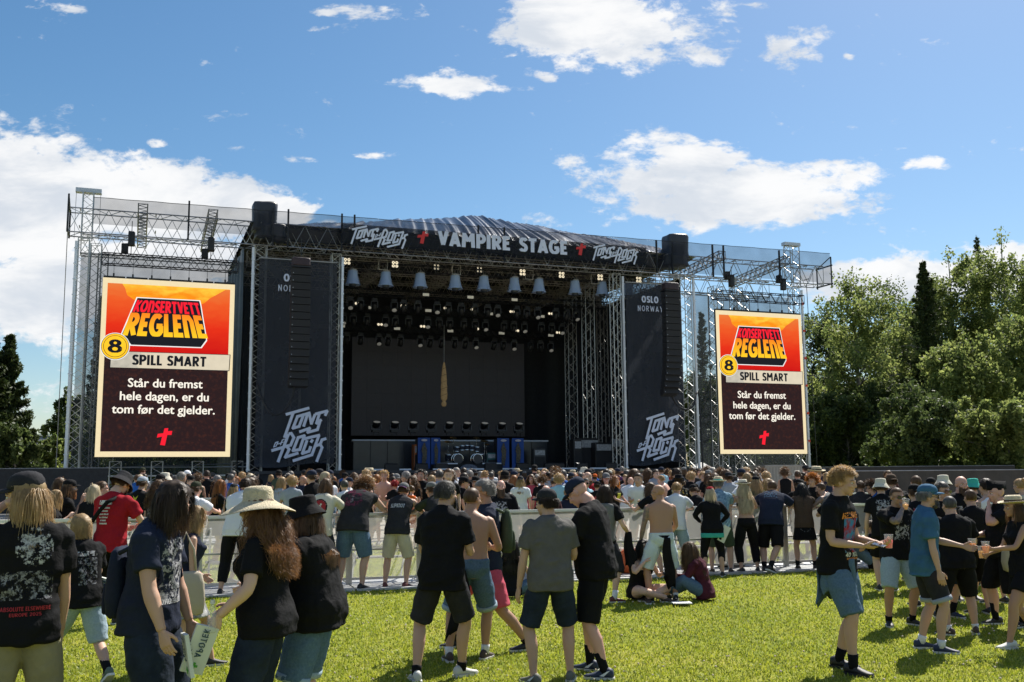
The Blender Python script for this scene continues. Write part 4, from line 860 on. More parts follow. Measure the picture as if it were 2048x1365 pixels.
def leaves_mesh(name, centers, sizes, rs, asp=.6, droop=0.0):
    n = len(centers); c = np.array(centers, np.float32); s = np.array(sizes, np.float32)[:,None]
    a = rs.normal(size=(n,3)); a /= np.linalg.norm(a,axis=1)[:,None]; 
    if droop: a = a*(1-droop)+np.array([0,0,-1])*droop; a /= np.linalg.norm(a,axis=1)[:,None]
    b = np.cross(a, rs.normal(size=(n,3))); b /= (np.linalg.norm(b,axis=1)[:,None]+1e-6)
    v = np.empty((n,4,3), np.float32); v[:,0] = c-a*s; v[:,1] = c+b*s*asp; v[:,2] = c+a*s; v[:,3] = c-b*s*asp
    me = bpy.data.meshes.new(name); me.vertices.add(n*4); me.vertices.foreach_set('co', v.reshape(-1)); me.loops.add(n*4); me.loops.foreach_set('vertex_index', np.arange(n*4, dtype=np.int32))
    me.polygons.add(n); me.polygons.foreach_set('loop_start', (np.arange(n)*4).astype(np.int32)); me.polygons.foreach_set('loop_total', np.full(n,4,np.int32)); me.update(); return me
def broad_tree(label, X, Y, H, cr, seed, nl=16000, leaf=.135, m=None, bark=None, weep=.5, z0=None, base=.12, lean=0.0, cat='tree', name='birch_tree', group=None, top=.9, gap=.0, nbr=30):
    rs = np.random.RandomState(seed); rr = random.Random(seed); o = thing(name, label, cat, (X, Y, gz(Y) if z0 is None else z0), 0, group); b = MB()
    pts = [Vector((lean*H*(k/8)**1.5+.3*noise.noise(Vector((k*.4,seed,0))), .3*noise.noise(Vector((k*.4,seed,5))), H*.97*k/8)) for k in range(9)]
    b.path(pts, 0, 7, [max(.03, H*.017*(1-k/8.2)) for k in range(9)])
    C = []; Sz = []; clumps = []
    def tp(f): f = max(0,min(.999,f))*8; i = int(f); return pts[i].lerp(pts[i+1], f-i)
    for k in range(nbr):
        f = base + (0.97-base)*((k+.5)/nbr); a = k*2.4+rr.uniform(-.5,.5); env = math.sin(min(1,max(0.0,(f-base)/(1-base)))**.62*PI*.93)**.75
        Lb = cr*(.35+.75*env)*rr.uniform(.75,1.15); el_ = R(rr.uniform(25,60)); p0 = tp(f*.9); d = Vector((math.cos(a)*math.cos(el_), math.sin(a)*math.cos(el_), math.sin(el_)))
        bp = [p0]; q = p0.copy(); dd = d.copy()
        for j in range(5):
            dd = (dd + Vector((rr.uniform(-.25,.25), rr.uniform(-.25,.25), -.16*weep*j))).normalized(); q = q + dd*Lb/5; bp.append(q.copy())
        r0 = H*.0065*(1.2-f); b.path(bp, 0, 5, [max(.012, r0*(1-j/5.5)) for j in range(6)])
        for j in range(2,6):
            for _ in range(2):
                c = bp[j] + Vector((rr.gauss(0,.3), rr.gauss(0,.3), rr.gauss(0,.25)))*cr*.22; clumps.append((c, cr*rr.uniform(.09,.21)))
                if rr.random() < .45: b.path([bp[j-1], (bp[j-1]+c)/2+Vector((0,0,.1)), c], 0, 4, [r0*.4, r0*.3, .01])
    clumps.append((pts[-1], cr*.16)); clumps.append((pts[-2]+Vector((.2,0,.3)), cr*.2))
    per = max(10, int(nl*1.25)//len(clumps))
    for c, rad in clumps:
        if rr.random() < gap: continue
        q = rs.normal(size=(per,3)); q /= np.linalg.norm(q,axis=1)[:,None]; q *= (rs.rand(per,1)**.45)*rad*np.array([.85,.85,.75+.55*weep])
        dr = rs.rand(per)*weep*rad*2.2*(rs.rand(per) < .5); q[:,2] -= dr
        C.append(q+np.array(c)); Sz.append(leaf*(.6+.8*rs.rand(per)))
    me = leaves_mesh('crown', np.concatenate(C), np.concatenate(Sz), rs, .6, .3*weep); link('crown', me, m or birch_leaf, o); b.build('trunk', bark or bark_b, o, True); return o
def spruce(label, X, Y, H, cr, seed, nl=14000, leaf=.13, group=None, m=None, sparse=1.0, name='spruce_tree'):
    rs = np.random.RandomState(seed); rr = random.Random(seed); o = thing(name, label, 'tree', (X, Y, gz(Y)), 0, group); b = MB(); b.tube((0,0,0),(0,0,H),H*.014,7,.02)
    C = []; Sz = []; nb = int(H*7*sparse)
    per = max(8, nl//nb)
    for k in range(nb):
        f = (k+.5)/nb; z = H*(.06+.93*f); Lb = cr*((1-f)**.85)*rr.uniform(.5,1.25)+.12; a = k*2.4+rr.uniform(-.4,.4); up = R(-18+45*f)
        n = 6; p = Vector((0,0,z)); d = Vector((math.cos(a)*math.cos(up), math.sin(a)*math.cos(up), math.sin(up))); pp = [p.copy()]
        for j in range(n): d = (d+Vector((0,0,-.05+.045*j))).normalized(); p = p+d*Lb/n; pp.append(p.copy())
        b.path(pp, 0, 3, [.03*(1-j/7) for j in range(n+1)])
        q = rs.rand(per); idx = (q**.8)*n; i0 = np.clip(idx.astype(int),0,n-1); fr = idx-i0; A_ = np.array([list(v) for v in pp]); base_ = A_[i0]*(1-fr[:,None])+A_[i0+1]*fr[:,None]
        wdt = Lb*.22*(1.1-q)[:,None]+.08; off = rs.normal(size=(per,3))*wdt*.6; off[:,2] = -np.abs(rs.normal(size=per))*(.12+Lb*.10)
        C.append(base_+off); Sz.append(leaf*(.6+.8*rs.rand(per)))
    me = leaves_mesh('crown', np.concatenate(C), np.concatenate(Sz), rs, .35, .35); link('crown', me, m or needle, o); b.build('trunk', bark_d, o, True); return o
def tree_at(fn, label, px, pytop, Y, cr_px, seed, **k):
    p = at(px, pytop, Y); H = p.z-gz(Y); return fn(label, p.x, Y, H, cr_px/FPX*Y, seed, **k)
G_ = 'trees behind the right side of the field'
tree_at(broad_tree, 'loose airy birch just right of the right stage wing, branches showing', 1705, 535, 84, 125, 11, nl=17000, group=G_, weep=.6, gap=.18, nbr=34)
tree_at(broad_tree, 'tallest birch in the right tree line with a pale forked trunk', 2000, 458, 86, 120, 12, nl=26000, group=G_, weep=.75, gap=.08, nbr=44)
tree_at(broad_tree, 'full birch with a rounded light top left of the tallest birch', 1895, 492, 90, 100, 13, nl=22000, group=G_, weep=.6, nbr=38)
tree_at(spruce, 'narrow dark spruce rising between the two groups of birches', 1845, 520, 84, 95, 14, nl=26000, group=G_, leaf=.15)
tree_at(spruce, 'thin spruce top poking above the crowns near the right edge', 1952, 470, 94, 60, 15, nl=5000, group=G_, leaf=.14)
tree_at(broad_tree, 'bushy low birch with pale hanging leaves in front of the right tree line', 1925, 665, 74, 110, 16, nl=34000, group=G_, weep=1.0, base=.05, nbr=54, gap=.12)
tree_at(broad_tree, 'dark broad tree at the right edge of the field, lower than the birches', 2060, 610, 76, 120, 17, nl=30000, group=G_, weep=.8, base=.04, nbr=50, gap=.12)
tree_at(broad_tree, 'mid green tree between the airy birch and the dark spruce', 1775, 640, 92, 120, 18, nl=24000, group=G_, weep=.5, base=.04, nbr=36)
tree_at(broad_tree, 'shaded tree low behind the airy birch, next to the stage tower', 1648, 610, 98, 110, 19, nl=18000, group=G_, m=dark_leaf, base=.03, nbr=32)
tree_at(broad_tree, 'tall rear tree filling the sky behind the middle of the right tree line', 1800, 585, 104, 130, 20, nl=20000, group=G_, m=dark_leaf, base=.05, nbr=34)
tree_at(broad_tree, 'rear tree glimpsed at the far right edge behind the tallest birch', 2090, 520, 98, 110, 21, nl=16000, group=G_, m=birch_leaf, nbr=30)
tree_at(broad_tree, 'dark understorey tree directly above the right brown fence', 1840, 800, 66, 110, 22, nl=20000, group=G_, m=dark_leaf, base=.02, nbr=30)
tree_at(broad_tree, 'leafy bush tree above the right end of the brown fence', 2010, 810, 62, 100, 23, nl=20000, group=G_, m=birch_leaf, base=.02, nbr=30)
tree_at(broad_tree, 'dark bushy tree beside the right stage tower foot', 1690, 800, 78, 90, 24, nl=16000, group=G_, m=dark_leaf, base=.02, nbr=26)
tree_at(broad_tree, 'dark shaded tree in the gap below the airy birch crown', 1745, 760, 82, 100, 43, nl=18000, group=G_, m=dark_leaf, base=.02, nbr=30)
G2 = 'trees seen through the right scrim'
tree_at(spruce, 'conifer seen through the right scrim above the other trees there', 1402, 622, 90, 48, 25, nl=9000, group=G2, sparse=.8)
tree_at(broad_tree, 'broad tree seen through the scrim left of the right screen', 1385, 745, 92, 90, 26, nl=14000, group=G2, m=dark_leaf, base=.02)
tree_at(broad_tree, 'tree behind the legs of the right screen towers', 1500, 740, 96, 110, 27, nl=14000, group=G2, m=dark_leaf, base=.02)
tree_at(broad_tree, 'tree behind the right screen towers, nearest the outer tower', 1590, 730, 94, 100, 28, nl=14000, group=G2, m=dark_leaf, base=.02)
tree_at(broad_tree, 'small tree visible behind the stage between its rear towers', 1232, 800, 98, 60, 29, nl=9000, group=G2, base=.02)
for k, px in enumerate((1435,1490,1545,1600,1655)):
    tree_at(broad_tree, 'low shaded bush tree under the right screen, %s from the left' % ORD[k], px, 868, 80, 44, 60+k, nl=7000, group=G2, m=dark_leaf, base=.0, weep=.9, nbr=22)
G3 = 'trees behind the left side of the field'
tree_at(spruce, 'big dark spruce at the left edge with an outstretched lower branch', 22, 668, 62, 82, 31, nl=32000, group=G3, leaf=.15)
tree_at(spruce, 'tallest spruce cut by the left edge of the picture', -28, 610, 60, 92, 32, nl=26000, group=G3, leaf=.15)
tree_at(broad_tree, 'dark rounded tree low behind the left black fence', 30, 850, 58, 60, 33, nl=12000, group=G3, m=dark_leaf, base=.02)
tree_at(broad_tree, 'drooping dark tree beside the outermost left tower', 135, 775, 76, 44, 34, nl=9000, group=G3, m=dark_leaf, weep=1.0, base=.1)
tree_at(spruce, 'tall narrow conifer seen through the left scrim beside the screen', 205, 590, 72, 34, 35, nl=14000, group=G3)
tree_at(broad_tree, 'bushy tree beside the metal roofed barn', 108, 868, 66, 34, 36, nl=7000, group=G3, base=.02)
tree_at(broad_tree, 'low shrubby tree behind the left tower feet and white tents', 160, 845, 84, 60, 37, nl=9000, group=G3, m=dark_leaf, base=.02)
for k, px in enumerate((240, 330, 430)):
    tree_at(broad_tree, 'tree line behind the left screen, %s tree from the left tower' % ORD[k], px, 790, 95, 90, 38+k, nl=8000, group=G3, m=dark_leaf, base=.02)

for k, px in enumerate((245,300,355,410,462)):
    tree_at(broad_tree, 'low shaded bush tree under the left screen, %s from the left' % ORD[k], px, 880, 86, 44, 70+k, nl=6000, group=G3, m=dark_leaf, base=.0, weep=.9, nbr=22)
# ================================================================ FENCES, TENTS, BARN
def fence(label, p0, p1, h, m, z=None, top=True, nm='privacy_fence'):
    p0 = Vector(p0); p1 = Vector(p1); d = p1-p0; Lh = d.length; d.normalize(); o = thing(nm, label, 'fence', (p0.x,p0.y,gz(p0.y)), math.atan2(d.y,d.x)); b = MB()
    wavy(b, (0,0,0), (Lh,0,0), .08, h, .03, 4.2, int(Lh*8), 5, h); b.build('cloth', m, o, True)
    b = MB()
    k = 0
    while k*3.4 < Lh: x = min(Lh, k*3.4); b.tube((x,.07,0),(x,.07,h+.05),.022); b.tube((x,.07,h*.7),(x+.02,.9,0),.018); k += 1
    b.build('post', alu_dull, o); b = MB(); b.tube((0,.07,h+.02),(Lh,.07,h+.02),.022); b.build('top_rail', alu_dull, o); return o
fl = at(213,937,45); fence('long black cloth fence at the left, below the white tents', (-34,44.0,0), (fl.x,45.2,0), 2.05, mat('fence_black',(0.02,0.021,0.024),.8,var=.3,bump=.4,bscale=3))
fa = at(1728,941,38)
fence('brown grey cloth covered fence below the right trees', (fa.x,39.0,0), (30,47.0,0), 1.66, mat('fence_brown',(0.034,0.028,0.023),.75,var=.35,vscale=1.2,bump=.8,bscale=2))
fence('low dark fence running behind the right stage tower', (17.2,64,0), (30,60.0,0), 1.9, mat('fence_dark',(0.035,0.032,0.028),.8))
def tent(label, px, pyt, Y, wd, peaks=1, group=None):
    p = at(px, pyt, Y); o = thing('pop_up_tent', label, 'tent', (p.x, Y, gz(Y)), R(8), group); zt = p.z-gz(Y); ze = zt-wd*.26; w2 = wd/2; b = MB()
    rings = [[Vector((x*w2*s_, y*w2*s_, z)) for x, y in ((-1,-1),(0,-1),(1,-1),(1,0),(1,1),(0,1),(-1,1),(-1,0))] for s_, z in ((1,ze-.28),(1.0,ze),(.62,ze+(zt-ze)*.30),(.3,ze+(zt-ze)*.62),(.03,zt))]
    b.rings(rings, False); b.build('canopy', white_pvc, o)
    for x in (-1,1):
        for y in (-1,1): MB().box(x*w2*.97-.03,y*w2*.97-.03,0,x*w2*.97+.03,y*w2*.97+.03,ze).build('leg', alu, o)
    return o
tent('white pointed marquee tent left of the tower, slightly lower and in front', 96, 906, 82, 3.3, group='white tents by the left tower')
tent('white pointed marquee tent partly behind the left tower', 119, 904, 84, 3.2, group='white tents by the left tower')
tent('white tent seen through the base of the left scrim', 225, 915, 88, 4.4, group='white tents by the left tower')
tent('wide white tent beside the covered gear at the right stage tower', 1402, 925, 66, 5.6)
p = at(82, 872, 92); o = thing('barn', 'grey metal roofed barn behind the tents on the left', 'building', (p.x, 92, 0), R(-14)); z = p.z
b = MB(); b.box(-6,-4,0,8,4,z-3.2); b.build('wall', mat('barn_wall',(0.4,0.38,0.35),.8), o)
b = MB(); b.add([(-6.4,-4.6,z-3.5),(8.4,-4.6,z-3.5),(8.4,0,z),(-6.4,0,z),(-6.4,4.6,z-3.5),(8.4,4.6,z-3.5)], [(0,1,2,3),(3,2,5,4)])
for k in range(24): x = -6.3+k*.64; b.add([(x,-4.6,z-3.47),(x+.06,-4.6,z-3.47),(x+.06,0,z+.03),(x,0,z+.03)], [(0,1,2,3)])
b.build('roof', mat('barn_roof',(0.22,0.22,0.23),.5,.4), o)
MB().box(-6.4,-.06,z+.02,8.4,.06,z+.14).build('ridge', alu_white, o)
o = thing('container', 'beige box container between the right tower feet', 'container', (at(1569,930,60).x, 60, 0), R(12))
MB().box(-1.25,0,0,1.25,2.2,2.15).build('body', mat('beige_panel',(0.33,0.31,0.27),.7,var=.1), o); b = MB()
for k in range(12): b.box(-1.2+k*.2,-.02,.08,-1.12+k*.2,-.003,2.08)
b.build('ribs', mat('beige_rib',(0.28,0.26,0.23),.7), o); MB().box(-1.3,-.05,2.15,1.3,2.25,2.22).build('lid', alu_dull, o)
for k, (px, Y) in enumerate(((1945,36),(1998,37))):
    pass

# ================================================================ CROWD BARRIERS
perf = mesh_mat('perforated_sheet', (0.76,0.75,0.71), .42, .45, .1)
plate = mat('tread_plate', (0.42,0.43,0.44), .45, .6, var=.15, vscale=5, bump=.3, bscale=60)
B0 = Vector((-2.75,17.0,0)); BD = Vector((8.30,2.66,0)).normalized(); BA = math.atan2(BD.y, BD.x)
def make_barrier():
    o = thing('crowd_barrier', 'x', 'barrier'); w_ = 1.19; h = 1.16
    b = MB()
    for x in (.02, w_-.02): b.box(x-.024,-.02,0.02,x+.024,.03,h)
    b.box(.04,-.015,.10,w_-.04,.025,.14); b.box(.04,-.015,.58,w_-.04,.02,.61); b.build('frame', alu, o)
    b = MB(); b.box(0,-.04,h,w_,.05,h+.045); b.build('handrail', mat('handrail',(0.62,0.63,0.65),.35,.6), o)
    b = MB(); b.add([(.04,.028,.14),(w_-.04,.028,.14),(w_-.04,.028,h),(.04,.028,h)], [(0,1,2,3)]); b.build('mesh_panel', perf, o)
    b = MB(); b.box(0.01,-.78,.004,w_-.01,.92,.035); b.build('floor_plate', plate, o)
    for x in (.16, w_-.16):
        b = MB(); b.tube((x,.04,1.0),(x,.80,.04),.02); b.tube((x,.04,.5),(x,.42,.46),.014); b.build('brace', alu, o)
    b = MB(); b.box(.1,.3,.42,w_-.1,.5,.45); b.build('step', alu_dull, o)
    return o
proto_b = make_barrier(); k = 0
for i in range(-10, 15):
    o = proto_b if k == 0 else copy_tree(proto_b); o.location = B0 + BD*(i*1.2); o.rotation_euler = (0,0,BA)
    tag(o, 'aluminium crowd barrier section, %s from the left of the near row' % ORD[k], None, 'near row of crowd barriers'); k += 1
k = 0
for nm, x0, x1, Y0, Y1 in (('left', 395, 585, 27.5, 29.0), ('right', 1655, 1790, 27.0, 28.5)):
    a = at(x0, 1000, Y0); c = at(x1, 1000, Y1); d = Vector((c.x-a.x, Y1-Y0, 0)); n = max(1, round(d.length/1.2)); d.normalize()
    for i in range(n):
        o = copy_tree(proto_b); o.location = Vector((a.x, Y0, gz(Y0))) + d*1.2*i; o.rotation_euler = (0,0,math.atan2(d.y,d.x)+PI); o.location += d*1.2
        tag(o, 'barrier section standing farther back in the %s of the crowd, %s from the left' % (nm, ORD[i]), None, 'far barriers at the %s' % nm)
# ================================================================ PEOPLE
SKIN = {k: mat('skin_'+k, c, .55, spec=.35, var=.06, vscale=9, sss=.12, c2=tuple(v*.92 for v in c)) for k, c in
        {'pale': (0.62,0.40,0.30), 'mid': (0.54,0.33,0.235), 'tan': (0.43,0.245,0.16), 'pink': (0.62,0.35,0.27)}.items()}
def cloth(name, c, var=.12, bump=.35, bscale=28, rough=.85, c2=None, vscale=7, stretch=None): return mat('cloth_'+name, c, rough, spec=.12, var=var, vscale=vscale, bump=bump, bscale=bscale, c2=c2, stretch=stretch)
CL = {'black': cloth('black',(0.0085,0.0085,0.0098)), 'faded': cloth('faded',(0.026,0.026,0.030),.2), 'navy': cloth('navy',(0.018,0.024,0.045)), 'white': cloth('white',(0.68,0.69,0.72),.04),
 'cream': cloth('cream',(0.60,0.56,0.46),.04), 'grey': cloth('grey',(0.16,0.16,0.16)), 'olivegrey': cloth('olivegrey',(0.105,0.10,0.095)), 'red': cloth('red',(0.30,0.012,0.022)), 'denim': cloth('denim',(0.070,0.125,0.20),.12,vscale=60,c2=(0.11,0.175,0.26)),
 'light_denim': cloth('light_denim',(0.27,0.36,0.44),.1,vscale=60,c2=(0.34,0.43,0.50)), 'ice_denim': cloth('ice_denim',(0.50,0.60,0.66),.12,c2=(0.62,0.70,0.74)), 'dark_denim': cloth('dark_denim',(0.018,0.026,0.042),.3), 'khaki': cloth('khaki',(0.24,0.215,0.145),.1),
 'sand': cloth('sand',(0.46,0.42,0.33),.1), 'pinkc': cloth('pinkc',(0.52,0.085,0.13),.12), 'blue': cloth('blue',(0.045,0.12,0.21),.15), 'royal': cloth('royal',(0.02,0.10,0.36)), 'teal': cloth('teal',(0.05,0.38,0.32)), 'burgundy': cloth('burgundy',(0.07,0.016,0.028),.3),
 'green': cloth('green',(0.05,0.07,0.045)), 'brown': cloth('brown',(0.075,0.05,0.035)), 'camo': cloth('camo',(0.09,0.10,0.06),.5,c2=(0.02,0.025,0.015),vscale=14), 'orange': cloth('orange',(0.65,0.12,0.02)), 'purple': cloth('purple',(0.09,0.03,0.10)),
 'floral': cloth('floral',(0.015,0.018,0.04),.0,c2=(0.5,0.5,0.48),vscale=11), 'plaid': cloth('plaid',(0.10,0.22,0.36),.4,c2=(0.30,0.44,0.55),vscale=22), 'darkplaid': cloth('darkplaid',(0.03,0.015,0.018),.5,c2=(0.12,0.05,0.05),vscale=22), 'lightblue': cloth('lightblue',(0.30,0.50,0.60)), 'greyblue': cloth('greyblue',(0.30,0.33,0.38))}
HAIRC = {k: mat('hair_'+k, c, .5, spec=.35, var=.3, vscale=25, c2=c2, stretch=(1,1,.3)) for k, (c, c2) in {'black': ((0.012,0.010,0.009),(0.03,0.025,0.02)), 'dark': ((0.035,0.022,0.015),(0.07,0.045,0.03)), 'brown': ((0.09,0.052,0.028),(0.17,0.10,0.055)),
  'blond': ((0.33,0.22,0.11),(0.52,0.37,0.20)), 'light': ((0.50,0.42,0.28),(0.65,0.57,0.42)), 'grey': ((0.20,0.19,0.18),(0.38,0.36,0.34)), 'dgrey': ((0.075,0.07,0.065),(0.16,0.15,0.14)), 'ginger': ((0.26,0.10,0.03),(0.42,0.19,0.07)), 'curly': ((0.13,0.065,0.032),(0.27,0.145,0.075)), 'redd': ((0.25,0.015,0.02),(0.4,0.03,0.03))}.items()}
for k_, m_ in HAIRC.items():
    t = m_.node_tree; pb = t.nodes['Principled BSDF']; o_ = [n for n in t.nodes if n.type == 'OUTPUT_MATERIAL'][0]; tl = t.nodes.new('ShaderNodeBsdfTranslucent'); mx = t.nodes.new('ShaderNodeMixShader'); mx.inputs[0].default_value = .38
    lk = pb.inputs['Base Color'].links[0].from_socket; hsv = t.nodes.new('ShaderNodeHueSaturation'); hsv.inputs['Value'].default_value = 1.7; hsv.inputs['Saturation'].default_value = 1.1; t.links.new(lk, hsv.inputs['Color']); t.links.new(hsv.outputs[0], tl.inputs[0]); t.links.new(pb.outputs[0], mx.inputs[1]); t.links.new(tl.outputs[0], mx.inputs[2]); t.links.new(mx.outputs[0], o_.inputs[0])
lens_m = mat('sunglass_lens', (0.01,0.01,0.012), .12, spec=.8); straw_m = mat('straw_weave', (0.55,0.47,0.32), .8, var=.15, vscale=40, bump=.8, bscale=110); lip_m = mat('lips', (0.36,0.14,0.12), .5); eyew = mat('eye_white', (0.6,0.58,0.55), .3); pupil = mat('iris', (0.03,0.03,0.03), .2)
sole_w = mat('sole_white', (0.62,0.61,0.58), .7, var=.1); shoe_b = mat('shoe_black', (0.015,0.015,0.017), .6, var=.2); shoe_n = mat('shoe_navy', (0.015,0.025,0.06), .6); shoe_g = mat('shoe_green', (0.09,0.13,0.10), .7); shoe_w = mat('shoe_white', (0.5,0.5,0.47), .7, var=.1); shoe_r = mat('shoe_redblack', (0.10,0.02,0.02), .6); shoe_br = mat('shoe_brown', (0.06,0.04,0.03), .7); shoe_gr = mat('shoe_olive', (0.13,0.13,0.10), .7)
SHOES = {'black': shoe_b, 'navy': shoe_n, 'green': shoe_g, 'white': shoe_w, 'red': shoe_r, 'brown': shoe_br, 'olive': shoe_gr}
DG = None
def voxel(mb, vs, smooth=2, adapt=0.0):
    me = mb.mesh('tmp'); ob = bpy.data.objects.new('tmp', me); col.objects.link(ob)
    m = ob.modifiers.new('r', 'REMESH'); m.mode = 'VOXEL'; m.voxel_size = vs; m.adaptivity = adapt
    if smooth:
        s = ob.modifiers.new('s', 'SMOOTH'); s.factor = .5; s.iterations = smooth
    dg = bpy.context.evaluated_depsgraph_get(); dg.update()
    res = bpy.data.meshes.new_from_object(ob.evaluated_get(dg)); bpy.data.objects.remove(ob); bpy.data.meshes.remove(me); return res
def join(meshes):
    mb = MB()
    for me in meshes: mb.add([tuple(v.co) for v in me.vertices], [tuple(p.vertices) for p in me.polygons]); bpy.data.meshes.remove(me)
    return mb
def wrinkle(me, amp, fr=9.0, seed=0, zs=1.0):
    n = len(me.vertices); nr = [v.normal.copy() for v in me.vertices]
    for v, q in zip(me.vertices, nr):
        p = v.co; f = noise.noise(Vector((p.x*fr, p.y*fr, p.z*fr*zs+seed))) + .5*noise.noise(Vector((p.x*fr*2.3+seed, p.y*fr*2.3, p.z*fr*1.7*zs)))
        f += .6*(1-abs(noise.noise(Vector((p.x*fr*.8+3, p.y*fr*.8, p.z*fr*1.4*zs+seed*2))))*3)
        f += 1.1*max(0, noise.noise(Vector((p.x*6+p.z*5+seed, p.y*5, p.z*11-p.x*7)))-.08)*2.2
        v.co = p + q*amp*max(f, -.35)
    me.update()
def ik(a, b, l1, l2, pole):
    d = b-a; D_ = d.length; mx = (l1+l2)*.995
    if D_ > mx: b = a+d*(mx/D_); d = b-a; D_ = mx
    x = (l1*l1-l2*l2+D_*D_)/(2*D_); h = math.sqrt(max(0, l1*l1-x*x)); u = d.normalized(); p = pole-u*pole.dot(u)
    if p.length < 1e-5: p = u.orthogonal()
    return a+u*x+p.normalized()*h, b
def limb(mb, pts, radii, n=12, flat=1.0, side=None):
    """pts with radii, ring loft"""
    rings = []; a = None
    for i, p in enumerate(pts):
        d = (pts[min(i+1,len(pts)-1)]-pts[max(i-1,0)]).normalized()
        if a is None: a = (side - d*side.dot(d)).normalized() if side is not None else d.orthogonal().normalized()
        a = (a-d*a.dot(d)).normalized(); b = d.cross(a); r = radii[i]
        rings.append([p+(a*math.cos(2*PI*k/n)*r + b*math.sin(2*PI*k/n)*r*flat) for k in range(n)])
    mb.rings(rings)
def lerp_pts(a, b, fs): return [a.lerp(b, f) for f in fs]

TORSO_M = [(-.10,.120,.095,.0),(-.05,.155,.115,-.005),(.0,.172,.122,-.01),(.08,.162,.112,-.005),(.16,.150,.102,.0),(.24,.155,.106,.0),(.33,.172,.116,.0),(.42,.186,.118,.003),(.485,.184,.108,.0),(.520,.165,.092,-.004),(.545,.125,.080,-.006),(.565,.088,.070,-.006),(.585,.064,.062,.0)]
TORSO_F = [(-.10,.125,.100,.0),(-.05,.170,.125,-.012),(.0,.182,.130,-.015),(.08,.165,.112,-.005),(.17,.132,.094,.0),(.25,.136,.098,.003),(.33,.148,.118,.012),(.39,.155,.128,.016),(.46,.158,.100,.0),(.510,.140,.084,-.004),(.540,.100,.070,-.006),(.562,.072,.060,-.006),(.585,.052,.054,.0)]

